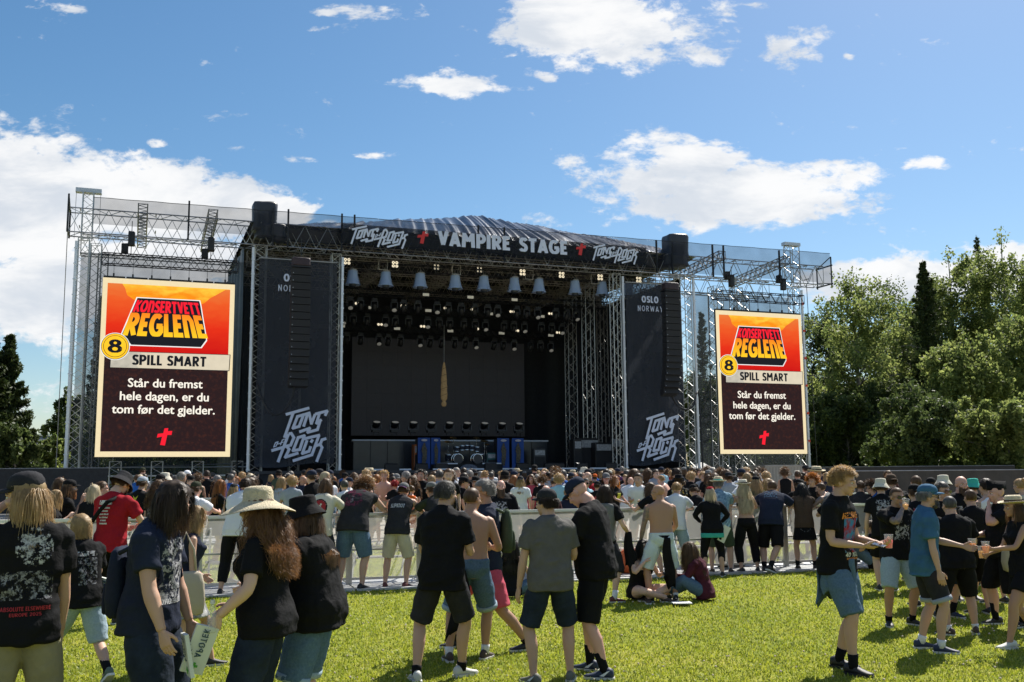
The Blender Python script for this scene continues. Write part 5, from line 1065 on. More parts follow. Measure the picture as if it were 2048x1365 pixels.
def human(sp):
    g = sp.get; H = g('H', 1.78); k = H/1.8; girth = g('girth', 1.0); belly = g('belly', 0.0); fem = g('fem', False); vox = g('vox', .011); seed = g('seed', 1); far = g('far', False)
    gl = 1+(girth-1)*.75
    root = thing(g('name', 'person'), g('label', 'person'), g('cat', 'person'), (0,0,0), 0, g('group'))
    skin = SKIN[g('skin', 'mid')]
    sit = g('sit', False); fL, fR = g('feet', ((-.12,0,-8),(.12,0,8)))
    def foot(f): return Vector((f[0], f[1], (f[3] if len(f) > 3 else 0)))
    pz = .13 if sit else .93
    pel = Vector((g('px',0), g('py',0), pz))
    anks = [foot(f)+Vector((0,0,.085)) for f in (fL, fR)]
    if not sit:
        for a, sx_ in zip(anks, (-1,1)):
            hp = pel+Vector((.095*sx_,0,-.02)); d = (a-hp)
            if d.length > .835:
                hor = math.hypot(d.x, d.y); need = math.sqrt(max(.3, .835**2-hor**2)); pel.z = min(pel.z, a.z+need+.02)
    lean, twist, side = R(g('lean',3)), R(g('twist',0)), R(g('side',0)); hunch = R(g('hunch', 6))
    def sp_(h):
        f = max(0,min(1,h/.30)); ang = lean*(.35+.65*f) + hunch*max(0,(h-.30)/.28)
        # integrate position
        n = 6; p = pel.copy()
        for i in range(n):
            hh = h*(i+.5)/n; ff = max(0,min(1,hh/.30)); aa = lean*(.35+.65*ff)+hunch*max(0,(hh-.30)/.28); sd_ = side*ff
            p += Vector((math.sin(sd_), math.sin(aa), math.cos(aa)*math.cos(sd_)))*(h/n)
        tw = twist*max(0,min(1,h/.35))
        Mx = Matrix.Rotation(-tw, 3, 'Z') @ Matrix.Rotation(side*f, 3, 'Y') @ Matrix.Rotation(-ang, 3, 'X')
        return p, Mx
    T = TORSO_F if fem else TORSO_M
    def torso_rings(mb, rows, infl, n=22, gx=1.0, loose=None):
        rings = []
        for (h, hw, hd, yo) in rows:
            p, Mx = sp_(h); bf = belly*math.exp(-((h-.12)/.13)**2); gg = girth
            if h > .5: gg = 1+(girth-1)*.5
            w_ = hw*gg+infl+bf*.05; d_ = hd*gg+infl+bf*.06; lo = loose(h) if loose else 0; w_ += lo; d_ += lo*.8
            rg = []
            for i in range(n):
                a = 2*PI*i/n; c, s_ = math.cos(a), math.sin(a); q = (abs(c)**2.35+abs(s_)**2.35)**(-1/2.35)
                y = s_*q*d_ + yo + (bf*.075 if s_ > 0 else 0)*max(0,s_)
                if not fem and .3 < h < .5 and s_ < 0: y += .012*(1-abs(c))      # spine hollow
                if fem and s_ > 0 and .30 < h < .42: y += .028*math.exp(-((abs(c)-.45)/.3)**2)*math.exp(-((h-.36)/.06)**2)
                rg.append(p + Mx @ Vector((c*q*w_, y, 0)))
            rings.append(rg)
        mb.rings(rings)
    neck, Mn = sp_(.56)
    hy, hp, hr = R(g('hy',0)), R(g('hp',0)), R(g('hr',0))
    Mh3 = Matrix.Rotation(-twist-hy, 3, 'Z') @ Matrix.Rotation(-(hp + (lean+hunch)*.25), 3, 'X') @ Matrix.Rotation(hr, 3, 'Y')
    hc = neck + Mn @ Vector((0,.012,.030)) + Mh3 @ Vector((0,.022,.118))
    hs = g('hs', 1.0)*(.96 if fem else 1.0)/ (k**.5 if k < .95 else 1.0)
    MH = Matrix.Translation(hc) @ Mh3.to_4x4() @ Matrix.Scale(hs, 4)
    # ---- body
    b = MB(); torso_rings(b, T, 0.0)
    limb(b, [neck + Mn @ Vector((0,-.006,-.03)), neck+Mn @ Vector((0,.008,.05)), hc + Mh3 @ Vector((0,-.015,-.05))], [.070*gl,.061*gl,.060*gl] if not fem else [.052*gl,.046,.046], 14)
    # legs
    knees = []; toes = []
    kpl = g('knee', (None,None))
    for i, (f, a, sx_) in enumerate(zip((fL,fR), anks, (-1,1))):
        hpj = pel+Vector((.095*sx_*(1+(girth-1)*.3), 0, -.03)); yaw = R(f[2]); fw = Vector((math.sin(yaw), math.cos(yaw), 0))
        pole = Vector(kpl[i]) if kpl[i] else fw + Vector((sx_*.15,0,.05))
        kn, a2 = ik(hpj, a, .43, .415, pole); anks[i] = a2; knees.append(kn)
        r = [.094,.092,.082,.068,.056]; r = [v*gl for v in r]; P1 = lerp_pts(hpj+Vector((-.012*sx_,0,.03)), kn, (0,.2,.5,.8,1)); back = -fw
        r2 = [.056,.057*1.0,.058,.047,.036,.034]; P2 = lerp_pts(kn, a2, (.08,.22,.38,.62,.9,1.03)); P2 = [p+back*d for p, d in zip(P2, (0,.012,.017,.012,0,0))]; r2 = [v*(1+(girth-1)*.4) for v in r2]
        limb(b, P1+P2, r+r2, 14); 
        limb(b, [a2+back*.045+Vector((0,0,-.03)), a2+Vector((0,0,-.035)), a2+fw*.10+Vector((0,0,-.058))], [.03,.038,.028], 8)
    # arms
    hands = []; joints = []
    hands_t = g('hands', (None,None)); elb = g('elbow', (None,None))
    for i, sx_ in enumerate((-1,1)):
        ps, Ms = sp_(.497); sw = (.178 if not fem else .148)*(1+(girth-1)*.6); sj = ps + Ms @ Vector((sw*sx_, 0, 0))
        ht = hands_t[i]; tgt = Vector(ht) if ht else sj + Vector((.08*sx_+.04*sx_*(girth-1)*4, .06, -.555))
        pole = Vector(elb[i]) if elb[i] else Vector((sx_*.55,-1,-.35)); ls = .93 if fem else 1.0
        el_, wr = ik(sj, tgt, .312*ls, .265*ls, pole); s_ = .84 if fem else 1.0; ag = g('arm',1.0)*(1+(girth-1)*.7)*s_
        limb(b, [sj+Ms@Vector((-.03*sx_,0,.004))]+lerp_pts(sj, el_, (.08,.3,.6,.9))+lerp_pts(el_, wr, (.06,.25,.5,.8,1.0)), [v*ag for v in (.044,.054,.050,.044,.038,.038,.041,.036,.027,.024)], 12)
        joints.append((sj, el_, wr)); hands.append(wr)
    parts = []
    if far: 
        body_mesh = b
    # ---- head geometry
    hb = MB()
    def E(x,y,z,rx,ry,rz,rot=None,nu=14,nv=10):
        M4 = MH @ Matrix.Translation((x,y,z)); 
        if rot: M4 = M4 @ rot
        hb.ell(M4, rx, ry, rz, nu, nv)
    E(0,-.012,.030,.077,.097,.088); E(0,.030,-.030,.061,.068,.078); E(0,.060,-.088,.028,.026,.024); E(0,.0,-.055,.060,.060,.055)
    if not far or vox < .016:
        E(0,.074,.018,.052,.024,.014); E(-.036,.064,-.025,.026,.028,.022); E(.036,.064,-.025,.026,.028,.022)
        hb.rings([[MH @ Vector((x*w_,y,z)) for x, y in ((-1,yb),(-.5,yt),(.5,yt),(1,yb))] for z, w_, yb, yt in ((.020,.010,.080,.096),(.0,.011,.080,.106),(-.020,.015,.078,.116),(-.032,.019,.074,.112),(-.038,.012,.074,.098))])
        E(0,.080,-.056,.026,.016,.007); E(0,.078,-.067,.022,.016,.007)
    else: E(0,.10,-.02,.014,.018,.022)
    for sx_ in (-1,1): E(.078*sx_,-.008,-.004,.011,.021,.032, Matrix.Rotation(R(18*sx_),4,'Z'), 10, 8)
    # ---- hands
    hmb = []
    curl = g('curl', (.45,.45)); hside = g('hrot', (0,0))
    for i, sx_ in enumerate((-1,1)):
        sj, el_, wr = joints[i]; d = (wr-el_).normalized(); hd_ = g('hdir',(None,None))[i]
        if hd_: d = Vector(hd_).normalized()
        pn = Vector((-sx_,0.25,0)); pn_ = g('palm',(None,None))[i]
        if pn_: pn = Vector(pn_)
        pn = (pn-d*pn.dot(d)); pn = pn.normalized() if pn.length > .05 else d.orthogonal().normalized()
        sdv = d.cross(pn).normalized()              # thumb side towards forward
        if sdv.y*1.0+sdv.z*.3 < 0 and not pn_: sdv = -sdv
        th = g('thumb',(None,None))[i]
        if th and sdv.dot(Vector(th)) < 0: sdv = -sdv
        sc = (.90 if fem else 1.0); m2 = MB()
        def q(f, s_, n_): return wr + (d*f + sdv*s_ + pn*n_)*sc
        rings = []
        for f, hw, ht_ in ((-.015,.023,.019),(.015,.027,.017),(.05,.038,.016),(.08,.041,.014),(.095,.038,.011)):
            rings.append([wr+(d*f+sdv*math.cos(2*PI*j/12)*hw+pn*math.sin(2*PI*j/12)*ht_)*sc for j in range(12)])
        m2.rings(rings); c = curl[i]
        for fi, (so_, Lf, rf) in enumerate(((.030,.070,.0088),(.010,.078,.0090),(-.010,.073,.0086),(-.029,.058,.0078))):
            p = q(.088 - abs(so_-.01)*.15, so_, 0); ang = c*.5; pts = [p]; dd = d
            for seg, lf in enumerate((.45,.30,.25)):
                a_ = ang + c*(.15,.75,1.2)[seg]; a_ *= (1+.08*fi); vd = d*math.cos(a_)+pn*math.sin(a_)+sdv*so_*1.2; pts.append(pts[-1]+vd.normalized()*Lf*lf*sc)
            limb(m2, [pts[0]-d*.02]+pts, [rf*1.05,rf*1.08,rf,rf*.92,rf*.72], 7)
        pts = [q(.02,.020,.004), q(.045,.044,.012), q(.068,.056,.02+.012*c), q(.090,.058-.01*c,.026+.028*c)]
        limb(m2, pts, [.015,.0125,.0105,.0085], 7); hmb.append(m2)
    vb = vox
    if far:
        for m2 in [hb]+hmb: b.add(m2.v, m2.f)
        me = voxel(b, vb, 1)
    else:
        hv = g('hvox', .0055)
        mb = join([voxel(b, vb, 3)] + [voxel(hb, hv, 2)] + [voxel(m2, .0042, 1) for m2 in hmb]); me = mb.mesh('body')
    body = link('body', me, skin, root, True); body.name = 'body'
    # tattoos as colour blotches on arms
    if g('tattoo'):
        tm = mat('skin_tattoo', (0.42,0.27,0.20), .55, c2=(0.09,0.09,0.10), var=.1, vscale=18)
        me.materials.append(tm); idx = []
        arms = g('tattoo'); segs = []
        for ai in arms: sj, el_, wr = joints[ai]; segs += [(sj,el_),(el_,wr)]
        for p in me.polygons:
            c = p.center; hit = False
            for a_, e_ in segs:
                ab = e_-a_; t_ = max(0,min(1,(c-a_).dot(ab)/ab.length_squared))
                if (c-(a_+ab*t_)).length < .07 and not (a_ == segs[0][0] and t_ < .05): hit = True; break
            idx.append(1 if hit else 0)
        me.polygons.foreach_set('material_index', idx)
    cv = g('cvox', .012)
    def make_cloth(nm, mb, m, amp=.004, fr=9, sm=3, vx=None, parent=root, zs=1.0):
        me_ = voxel(mb, vx or cv, sm)
        if not far and vox < .0125: wrinkle(me_, amp, fr, seed*3.1, zs)
        return link(nm, me_, m, parent, True)
    res = {}
    # ---- lower clothing
    low = g('low', ('shorts','denim'))
    if low:
        kind, mm = low; mm = CL[mm]; b = MB(); inf = .016 if kind != 'leggings' else .005
        if kind == 'skirt':
            rows = [(.09,.150,.105,0),(.0,.185,.135,-.01),(-.15,.21,.17,0),(-.33,g('flare',.25),g('flare',.25)*.85,0)]; rings = []
            for h, hw, hd, yo in rows:
                rings.append([pel + Vector((hw*girth*math.cos(2*PI*i/40)*(1+.05*math.sin(i*1.26*2)*(h < -.1)), hd*girth*math.sin(2*PI*i/40)*(1+.05*math.sin(i*1.26*2)*(h < -.1))+yo, h)) for i in range(40)])
            b.rings(rings)
        else:
            ex = {'shorts': .88, 'bermuda': 1.12, 'briefs': .35, 'trousers': 1.93, 'leggings': 1.6, 'wide': 1.97, 'mid': .70}[kind]; ex = g('leglen', ex)
            torso_rings(b, [r for r in T if r[0] <= .09]+[(.10,)+T[3][1:]], .004)
            for i, sx_ in enumerate((-1,1)):
                hpj = pel+Vector((.095*sx_*(1+(girth-1)*.3), 0, -.03)); kn = knees[i]; an = anks[i]; P = []; rr = []
                fl = {'shorts': .026, 'bermuda': .032, 'briefs': .012, 'trousers': .024, 'leggings': .006, 'wide': .045, 'mid': .024}[kind]*g('loose',1.0)
                e1 = min(1.0, ex)
                for f in (0,.25,.5,.75,1.0):
                    if f > e1: break
                    P.append((hpj+Vector((-.010*sx_,0,.03))).lerp(kn, f)); rr.append(([.090,.092,.084,.073,.063][int(f*4)])*gl+fl*(.15+.85*min(1,f*2)))
                if ex < 1: P.append(hpj.lerp(kn, ex)); rr.append(rr[-1]+.001)
                if ex > 1:
                    e2 = ex-1
                    for f in (.1,.25,.5,.75,.97):
                        if f > e2+.01: break
                        base = [.058,.062,.054,.044,.042][(.1,.25,.5,.75,.97).index(f)]*gl+fl*1.05
                        if kind == 'wide': base = .095
                        P.append(kn.lerp(an, f)); rr.append(base)
                limb(b, P, rr, 16)
        c = make_cloth({'skirt':'skirt','shorts':'shorts','bermuda':'shorts','briefs':'shorts','mid':'shorts','trousers':'trousers','leggings':'leggings','wide':'trousers'}[kind], b, mm, .0045 if kind not in ('leggings',) else .002, 8); res['low'] = c
        if g('cuff'):
            b = MB()
            for i in range(2):
                hpj = pel+Vector((.095*(-1,1)[i]*(1+(girth-1)*.3), 0, -.03)); kn = knees[i]; an = anks[i]
                c0 = hpj.lerp(kn, min(1,ex)) if ex <= 1 else kn.lerp(an, ex-1); dd = (kn-hpj).normalized() if ex <= 1 else (an-kn).normalized(); r0 = .073*gl+.030
                limb(b, [c0-dd*.045, c0-dd*.02, c0+dd*.004], [r0+.004, r0+.006, r0+.004], 20)
            link('cuff', b.mesh('cuff'), CL[g('cuff')], c, True)
    # ---- upper clothing
    up = g('up', ('tee','black'))
    if up:
        kind, mm = up; mm = CL[mm]; b = MB(); lz = g('uloose', .012 if fem else .014)
        hem = g('hem', -.09)
        base = [r for r in T if r[0] > hem]; r0 = min(T, key=lambda r: abs(r[0]-hem)); rows = [(hem, max(r0[1],.178), max(r0[2],.128), -.012)]+[(h_, max(w_,.175 if h_ < .05 else 0), max(d_,.127 if h_ < .05 else 0), y_) for h_,w_,d_,y_ in base]
        if kind in ('tank','vest','bikini','corset'): 
            rows = [r for r in rows if r[0] < .52]
            if kind == 'tank': rows += [(.535,.118,.085,-.004),(.555,.08,.075,-.006)]
            if kind == 'bikini': rows = [(.33,)+T[6][1:], (.36,)+T[7][1:], (.385,)+T[7][1:]]
            if kind == 'corset': rows = [r for r in rows if r[0] < .42]
            torso_rings(b, rows, .011 if kind != 'tank' else .013, 26, loose=(lambda h: lz*.8*max(0,min(1,(.40-h)/.3))) if kind in ('tank','vest') else None)
            if kind in ('bikini','corset'):
                for sx_ in (-1,1):
                    p0, M0 = sp_(.38); p1, M1 = sp_(.545); limb(b, [p0+M0@Vector((.08*sx_,.12,0)), p1+M1@Vector((.09*sx_,.01,.012)), p0+M0@Vector((.08*sx_,-.10,0))], [.012]*3, 6)
        else:
            torso_rings(b, rows+[], .013, 26, loose=lambda h: lz*max(0,min(1,(.46-h)/.35))*(1 if h > .02 else .75))
            ex = {'tee': .68, 'long': 1.93, 'shirt': .74, 'hood': 0.12}[kind]; ex = g('sleeve', ex)
            for i, sx_ in enumerate((-1,1)):
                sj, el_, wr = joints[i]; ag = (1+(girth-1)*.7)*(.88 if fem else 1.0); P = [sj+Vector((-.06*sx_,0,.004)), sj+Vector((-.015*sx_,0,.002)), sj+Vector((.012*sx_,0,-.02))]; rr = [.046*ag,.060*ag,.066*ag]
                e1 = min(1,ex)
                for f in (.25,.5): 
                    if f < e1: P.append(sj.lerp(el_, f)); rr.append((.068+.004*f*2)*ag)
                P.append(sj.lerp(el_, e1)); rr.append((.074 if ex <= 1 else .056)*ag)
                if ex > 1:
                    for f in (.15,.4,.7,ex-1): P.append(el_.lerp(wr, f)); rr.append((.054-.018*f)*ag)
                limb(b, P, rr, 14)
            if kind in ('shirt','hood'):
                p1, M1 = sp_(.575); limb(b, [p1+M1@Vector((0,-.004,-.02)), p1+M1@Vector((0,-.002,.03))], [.078,.073], 16)
        c = make_cloth({'tee':'t_shirt','long':'sweater','shirt':'shirt','tank':'tank_top','vest':'vest','bikini':'bikini_top','corset':'corset_top','hood':'hooded_top'}[kind], b, mm, g('wr', .0085), 8, zs=.8); res['up'] = c
    if up and up[0] in ('tee','long') and not far:
        p1, M1 = sp_(.574); cr_w = .062 if not fem else .060; b = MB(); b.path([p1+M1@Vector((cr_w*1.12*math.cos(2*PI*i/24), -.004+cr_w*1.0*math.sin(2*PI*i/24), -.014*math.sin(2*PI*i/24))) for i in range(25)], .0075, 6); link('collar', b.mesh('collar'), CL[up[1]], res['up'], True)
    if g('vest'):
        b = MB(); torso_rings(b, [r for r in T if -.06 < r[0] < .53]+[(.54,.13,.09,-.004)], .030, 26); c = make_cloth('denim_vest', b, CL[g('vest')], .004); res['vest'] = c
    if g('waist'):   # garment tied round the waist / peeking hem
        mmw, h0, h1 = g('waist'); b = MB(); rows = [(h, .178, .13, -.01) for h in np.linspace(h0, h1, 4)]; torso_rings(b, rows, .026, 30); make_cloth('waist_garment', b, CL[mmw], .008, 10)
    # ---- socks & shoes
    so_ = g('sock'); shc = g('shoe', 'black')
    for i, (f, a) in enumerate(zip((fL,fR), anks)):
        kn = knees[i]; yaw = R(f[2]); pit = R(f[4]) if len(f) > 4 else 0
        if so_ and not far:
            hgt = g('sockh', .30); b = MB(); limb(b, [a+(kn-a)*(hgt), a+(kn-a)*hgt*.5, a+(kn-a)*.05, a+Vector((0,0,-.03))], [.047,.043,.042,.042], 14); link('sock', b.mesh('sock'), CL[so_], root, True)
        if shc:
            M4 = Matrix.Translation(a) @ Matrix.Rotation(-yaw,4,'Z') @ Matrix.Rotation(-pit,4,'X'); b = MB(); rings = []
            ssc = g('shsc', .95)
            for y, hw, zt, zb in ((-.085,.018,-.03,-.065),(-.078,.034,.005,-.078),(-.04,.040,.022,-.078),(.0,.041,.012,-.078),(.05,.043,-.012,-.078),(.10,.049,-.030,-.078),(.145,.046,-.042,-.078),(.175,.034,-.048,-.074),(.19,.014,-.054,-.068)):
                rg = []
                for j in range(12):
                    an_ = 2*PI*j/12; c_, s_ = math.cos(an_), math.sin(an_); rg.append(M4 @ (Vector((c_*hw, y, (zt+zb)/2+s_*(zt-zb)/2*(1 if s_ > 0 else 1)))*ssc))
                rings.append(rg)
            b.rings(rings); sh_ = link('shoe', b.mesh('shoe'), SHOES[shc], root, True)
            if not far:
                b = MB(); pr = [(-.09,.03),(-.07,.042),(0,.045),(.08,.052),(.14,.05),(.18,.034),(.195,.012)]; poly = [(w_,y) for y, w_ in pr]+[(-w_,y) for y, w_ in reversed(pr)]
                vs = [M4 @ (Vector((x,y,-.092))*ssc) for x, y in poly]+[M4 @ (Vector((x,y,-.066))*ssc) for x, y in poly]; n = len(poly)
                b.add(vs, [tuple(range(n-1,-1,-1)), tuple(range(n,2*n))]+[(j,(j+1)%n,(j+1)%n+n,j+n) for j in range(n)]); link('sole', b.mesh('sole'), sole_w if g('sole',True) else shoe_b, sh_)
                if g('swoosh'):
                    for sx_ in (-1,1):
                        b = MB(); vs_ = [M4 @ (Vector((sx_*x, y, z))*ssc) for x, y, z in ((.047,-.03,-.01),(.050,.04,-.052),(.052,.0,-.055),(.049,-.06,-.0))]; b.add(vs_, [(0,1,2,3)]); link('stripe_mark', b.mesh('mark'), CL['white'], sh_)
    # ---- hair
    hair = g('hair', ('short','brown')); rs = random.Random(seed*13+5)
    covered = g('hat') is not None
    if hair:
        hk, hcn = hair; hm = HAIRC[hcn]
        thick = {'short':.011,'buzz':.005,'messy':.018,'bob':.018,'long':.014,'curly':.024,'longcurly':.022,'bun':.012,'fringe':.008}[hk]
        b = MB(); nu, nv = (30,18) if not far else (14,9); vs = []; keep = []
        def hairline(th, ph): # ph elevation from top 0..pi ; th azimuth, pi/2 = front
            fr_ = math.sin(th)
            lim = 1.02+ (.98-.55*max(0,fr_)) ; 
            if hk == 'fringe': return 1.5 < ph < 2.15 and fr_ < .45
            lim = 2.25 if fr_ < -.2 else (1.75 if fr_ < .35 else 1.18)
            if hk == 'buzz' and g('bald'): return False
            return ph < lim
        for j in range(nv+1):
            for i in range(nu):
                ph = PI*.80*j/nv; th = 2*PI*i/nu; d = Vector((math.sin(ph)*math.cos(th), math.sin(ph)*math.sin(th), math.cos(ph)))
                nn_ = thick*(1+.6*noise.noise(d*4+Vector((seed,0,0)))+(.5*noise.noise(d*11+Vector((0,seed,0))) if hk in ('curly','messy','longcurly') else 0)); fall = 1 if d.y < .3 else max(.35, 1-(d.y-.3))
                vs.append(MH @ Vector((d.x*(.077+nn_*fall), -.012+d.y*(.098+nn_*fall), .030+d.z*(.090+nn_)))); keep.append(hairline(th, ph))
        fs = []
        for j in range(nv):
            for i in range(nu):
                q_ = (j*nu+i, (j+1)*nu+i, (j+1)*nu+(i+1)%nu, j*nu+(i+1)%nu)
                if sum(keep[v] for v in q_) >= 3: fs.append(q_)
        b.add(vs, fs); hob = link('hair', b.mesh('hair'), hm, root, True)
        # strands
        nS = {'short': 1500,'buzz': 0,'messy': 1900,'bob': 1200,'long': 1500,'curly': 1800,'longcurly': 2300,'bun': 200,'fringe': 150}[hk]; Ls = {'short': .028,'buzz': .01,'messy': g('hl',.05),'bob': g('hl',.27),'long': g('hl',.50),'curly': .10,'longcurly': g('hl',.50),'bun': .03,'fringe': .06}[hk]
        if far: nS = int(nS*.16)
        elif vox < .0115: nS = int(nS*3.0)
        else: nS = int(nS*.6)
        if hk in ('long','bob','longcurly','short','messy','curly','fringe','bun') and nS:
            s2 = MB(); st = 9 if hk in ('long','longcurly','bob') else 4; MHi = MH.inverted(); ps5, M5 = sp_(.42); ps3, M3_ = sp_(.2)
            for _ in range(nS):
                for _t in range(20):
                    th = rs.uniform(0,2*PI); ph = math.acos(rs.uniform(-.55,1))
                    if hk in ('long','longcurly','bob') and math.sin(ph)*math.sin(th) > (.0 if covered else .25) and rs.random() < .93: continue
                    if hairline(th, ph) and not (covered and ph < 1.38 and hk != 'fringe'): break
                else: continue
                d = Vector((math.sin(ph)*math.cos(th), math.sin(ph)*math.sin(th), math.cos(ph))); p = Vector((d.x*(.077+thick*.5), -.012+d.y*(.098+thick*.5), .030+d.z*(.090+thick*.5))); pw = MH @ p; dw = (Mh3 @ d).normalized()
                Lq = Ls*rs.uniform(.65,1.1); step = Lq/st; pts = [pw.copy()]; wv = rs.uniform(0,6.28); amp = {'longcurly': .017,'curly': .014,'messy': .010}.get(hk, .006); fq = {'longcurly': 2.3,'curly': 2.5}.get(hk, .9); puff = {'longcurly': .055}.get(hk, .0)
                dirv = dw*(1.0 if hk in ('messy','curly') else .25) + Vector((rs.gauss(0,.3), rs.gauss(0,.3), rs.gauss(0,.2))) + (Vector((0,0,-.6)) if hk not in ('messy','curly') else Vector((0,0,.15)))
                if hk == 'messy': dirv = dw*.45 + Mh3 @ Vector((rs.gauss(0,.5), -.2+rs.gauss(0,.5), rs.gauss(0,.3)))
                if hk == 'short': dirv = dw*.35 + Mh3 @ Vector((rs.gauss(0,.3), -.5, -.4+rs.gauss(0,.2)))
                for s_ in range(st):
                    dirv = dirv.normalized(); dirv += Vector((0,0,-.55 if hk in ('long','bob','longcurly') else -.12)); dirv.normalize(); pw = pw+dirv*step
                    pl = MHi @ pw; q_ = Vector((pl.x/(.080+thick*.6), (pl.y+.012)/(.101+thick*.6), (pl.z-.015)/(.105+thick*.6))); qL = q_.length
                    if qL < 1: pl = Vector((pl.x/qL, (pl.y+.012)/qL-.012, (pl.z-.015)/qL+.015)); pw = MH @ pl
                    if pl.y > .05 and abs(pl.x) < .072 and hk in ('long','bob','longcurly'): pl.x = .078*(1 if pl.x >= 0 else -1); pw = MH @ pl
                    # keep outside torso
                    if hk in ('long','longcurly'):
                        axp = ps5 if pw.z > ps5.z else ps5.lerp(ps3, min(1,(ps5.z-pw.z)/max(.01,(ps5.z-ps3.z)))); rel = pw-axp; rl = M5.transposed() @ Vector((rel.x, rel.y, 0)); ww = .19*girth; dd_ = (.128+belly*.02)*girth; fz = 1.0 if pw.z < neck.z-.13 else max(0, 1-(pw.z-neck.z+.13)/.15)
                        xr = min(.98, abs(rl.x)/ww); dl = dd_*math.sqrt(1-xr*xr)*fz
                        if fz > 0 and abs(rl.y) < dl: n2 = M5 @ Vector((rl.x, dl if (rl.y > .02 and d.y > .2) else -dl, 0)); pw = Vector((axp.x+n2.x, axp.y+n2.y, pw.z))
                    cur = amp*Vector((math.sin(wv+s_*fq), math.cos(wv*1.7+s_*fq), .4*math.sin(wv+s_*fq*.8)))*(s_/st+.2)
                    off = (Mh3 @ Vector((d.x,d.y,0)))*puff*math.sin(min(1,(s_+1)/st*1.2)*PI*.6)*(0.4+rs.random()) if hk == 'longcurly' else Vector()
                    pts.append(pw+cur+off)
                wd = (.0018 if hk in ('short','messy') else .0019)*(3.8 if far else (1.0 if vox < .0115 else 1.9))*g('sw',1.0); V_ = []
                for s_, p in enumerate(pts):
                    dd = (pts[min(s_+1,len(pts)-1)]-pts[max(0,s_-1)]).normalized(); sd_ = dd.cross((p-hc)).normalized() if (p-hc).length > 1e-4 else dd.orthogonal(); t_ = wd*(1-.75*(s_/len(pts))**2); V_ += [p-sd_*t_, p+sd_*t_]
                s2.add(V_, [(2*j,2*j+1,2*j+3,2*j+2) for j in range(len(pts)-1)])
            link('strands', s2.mesh('strands'), hm, hob, False)
        if hk == 'bun': b = MB(); b.ell(MH @ Matrix.Translation((0,-.10,.10)), .045,.045,.04,12,8); link('bun', b.mesh('bun'), hm, hob, True)
        if g('ponytail'): b = MB(); limb(b, [MH@Vector((0,-.11,.05)), MH@Vector((0,-.16,.0)), MH@Vector((0,-.17,-.12)), MH@Vector((0,-.15,-.30))], [.02,.033,.03,.01], 8); link('ponytail', b.mesh('ponytail'), hm, hob, True)
    bd = g('beard')
    if bd:
        L_b = g('beardl', .04); b = MB(); n = 260 if not far else 40
        for _ in range(n):
            a_ = rs.uniform(-1.25,1.25); z = rs.uniform(-.10,-.05) if abs(a_) < .6 else rs.uniform(-.09,-.02); p = Vector((math.sin(a_)*.066, .030+math.cos(a_)*.066, z)); q_ = p+Vector((math.sin(a_)*.012, .012, -L_b*rs.uniform(.5,1.2))); wdb = .006 if not far else .014
            pw, qw = MH @ p, MH @ q_; sdv = (qw-pw).cross(Mh3@Vector((math.sin(a_),math.cos(a_),0))).normalized()*wdb; b.add([pw-sdv, pw+sdv, qw+sdv*.4, qw-sdv*.4], [(0,1,2,3)])
        b.ell(MH @ Matrix.Translation((0,.055,-.088-L_b*.3)), .042,.034,.030+L_b*.45,12,8); link('beard', b.mesh('beard'), HAIRC[bd], root, True)
    # ---- hats
    hat = g('hat')
    if hat:
        hk, hm_ = hat; hm_ = {'straw': straw_m}.get(hm_) or CL[hm_]; b = MB(); up_ = MH @ Matrix.Translation((0,-.014,.045))
        if hk == 'cap' or hk == 'backcap':
            sg = 1 if hk == 'cap' else -1
            b.lathe([(.093,0),(.094,.02),(.090,.045),(.076,.072),(.05,.090),(.02,.097),(.004,.098)], up_, 22, .90, 1.13); ho = link('cap', b.mesh('cap'), hm_, root, True)
            b = MB(); rows = []
            for rr_, dz in ((.0,0),(.03,.002),(.055,-.001),(.078,-.010)):
                rows.append([up_ @ Vector((.082*math.cos(t_)*(1-rr_*1.2), sg*(.098*abs(math.sin(t_))**.8+rr_*abs(math.sin(t_))**.7), .006+dz-abs(math.cos(t_))**2*.014)) for t_ in [PI*i/14 for i in range(15)]])
            vs = [v for r in rows for v in r]; up2 = Mh3 @ Vector((0,0,.004)); vs2 = [v+up2 for v in vs]; n = 15; fs = []
            for j in range(3):
                for i in range(14): fs.append((j*n+i,j*n+i+1,(j+1)*n+i+1,(j+1)*n+i)); fs.append((60+j*n+i,60+(j+1)*n+i,60+(j+1)*n+i+1,60+j*n+i+1))
            b.add(vs+vs2, fs+[(45+i,45+i+1,105+i+1,105+i) for i in range(14)]); link('visor', b.mesh('visor'), CL[g('visor')] if g('visor') else hm_, ho, True)
        elif hk in ('bucket','brim','fedora'):
            prof = {'bucket': [(.150,-.045),(.148,-.040),(.118,.0),(.098,.030),(.096,.035),(.091,.085),(.085,.100),(.05,.108),(.003,.110)], 'brim': [(.235,-.050),(.232,-.044),(.18,-.018),(.125,.006),(.100,.022),(.097,.030),(.095,.080),(.082,.112),(.045,.122),(.003,.123)], 'fedora': [(.172,.012),(.170,.018),(.14,.006),(.105,.008),(.097,.016),(.093,.085),(.078,.105),(.05,.098),(.003,.092)]}[hk]
            n = 36; rings = []
            for r_, z in prof: rings.append([up_ @ Vector((r_*.92*math.cos(2*PI*i/n), r_*1.08*math.sin(2*PI*i/n), z + (.014*math.sin(4*PI*i/n+seed)*max(0,(r_-.10)/.1) if hk != 'fedora' else .02*abs(math.cos(2*PI*i/n))*(r_ > .12)))) for i in range(n)])
            b.rings(rings, False); ho = link('hat', b.mesh('hat'), hm_, root, True)
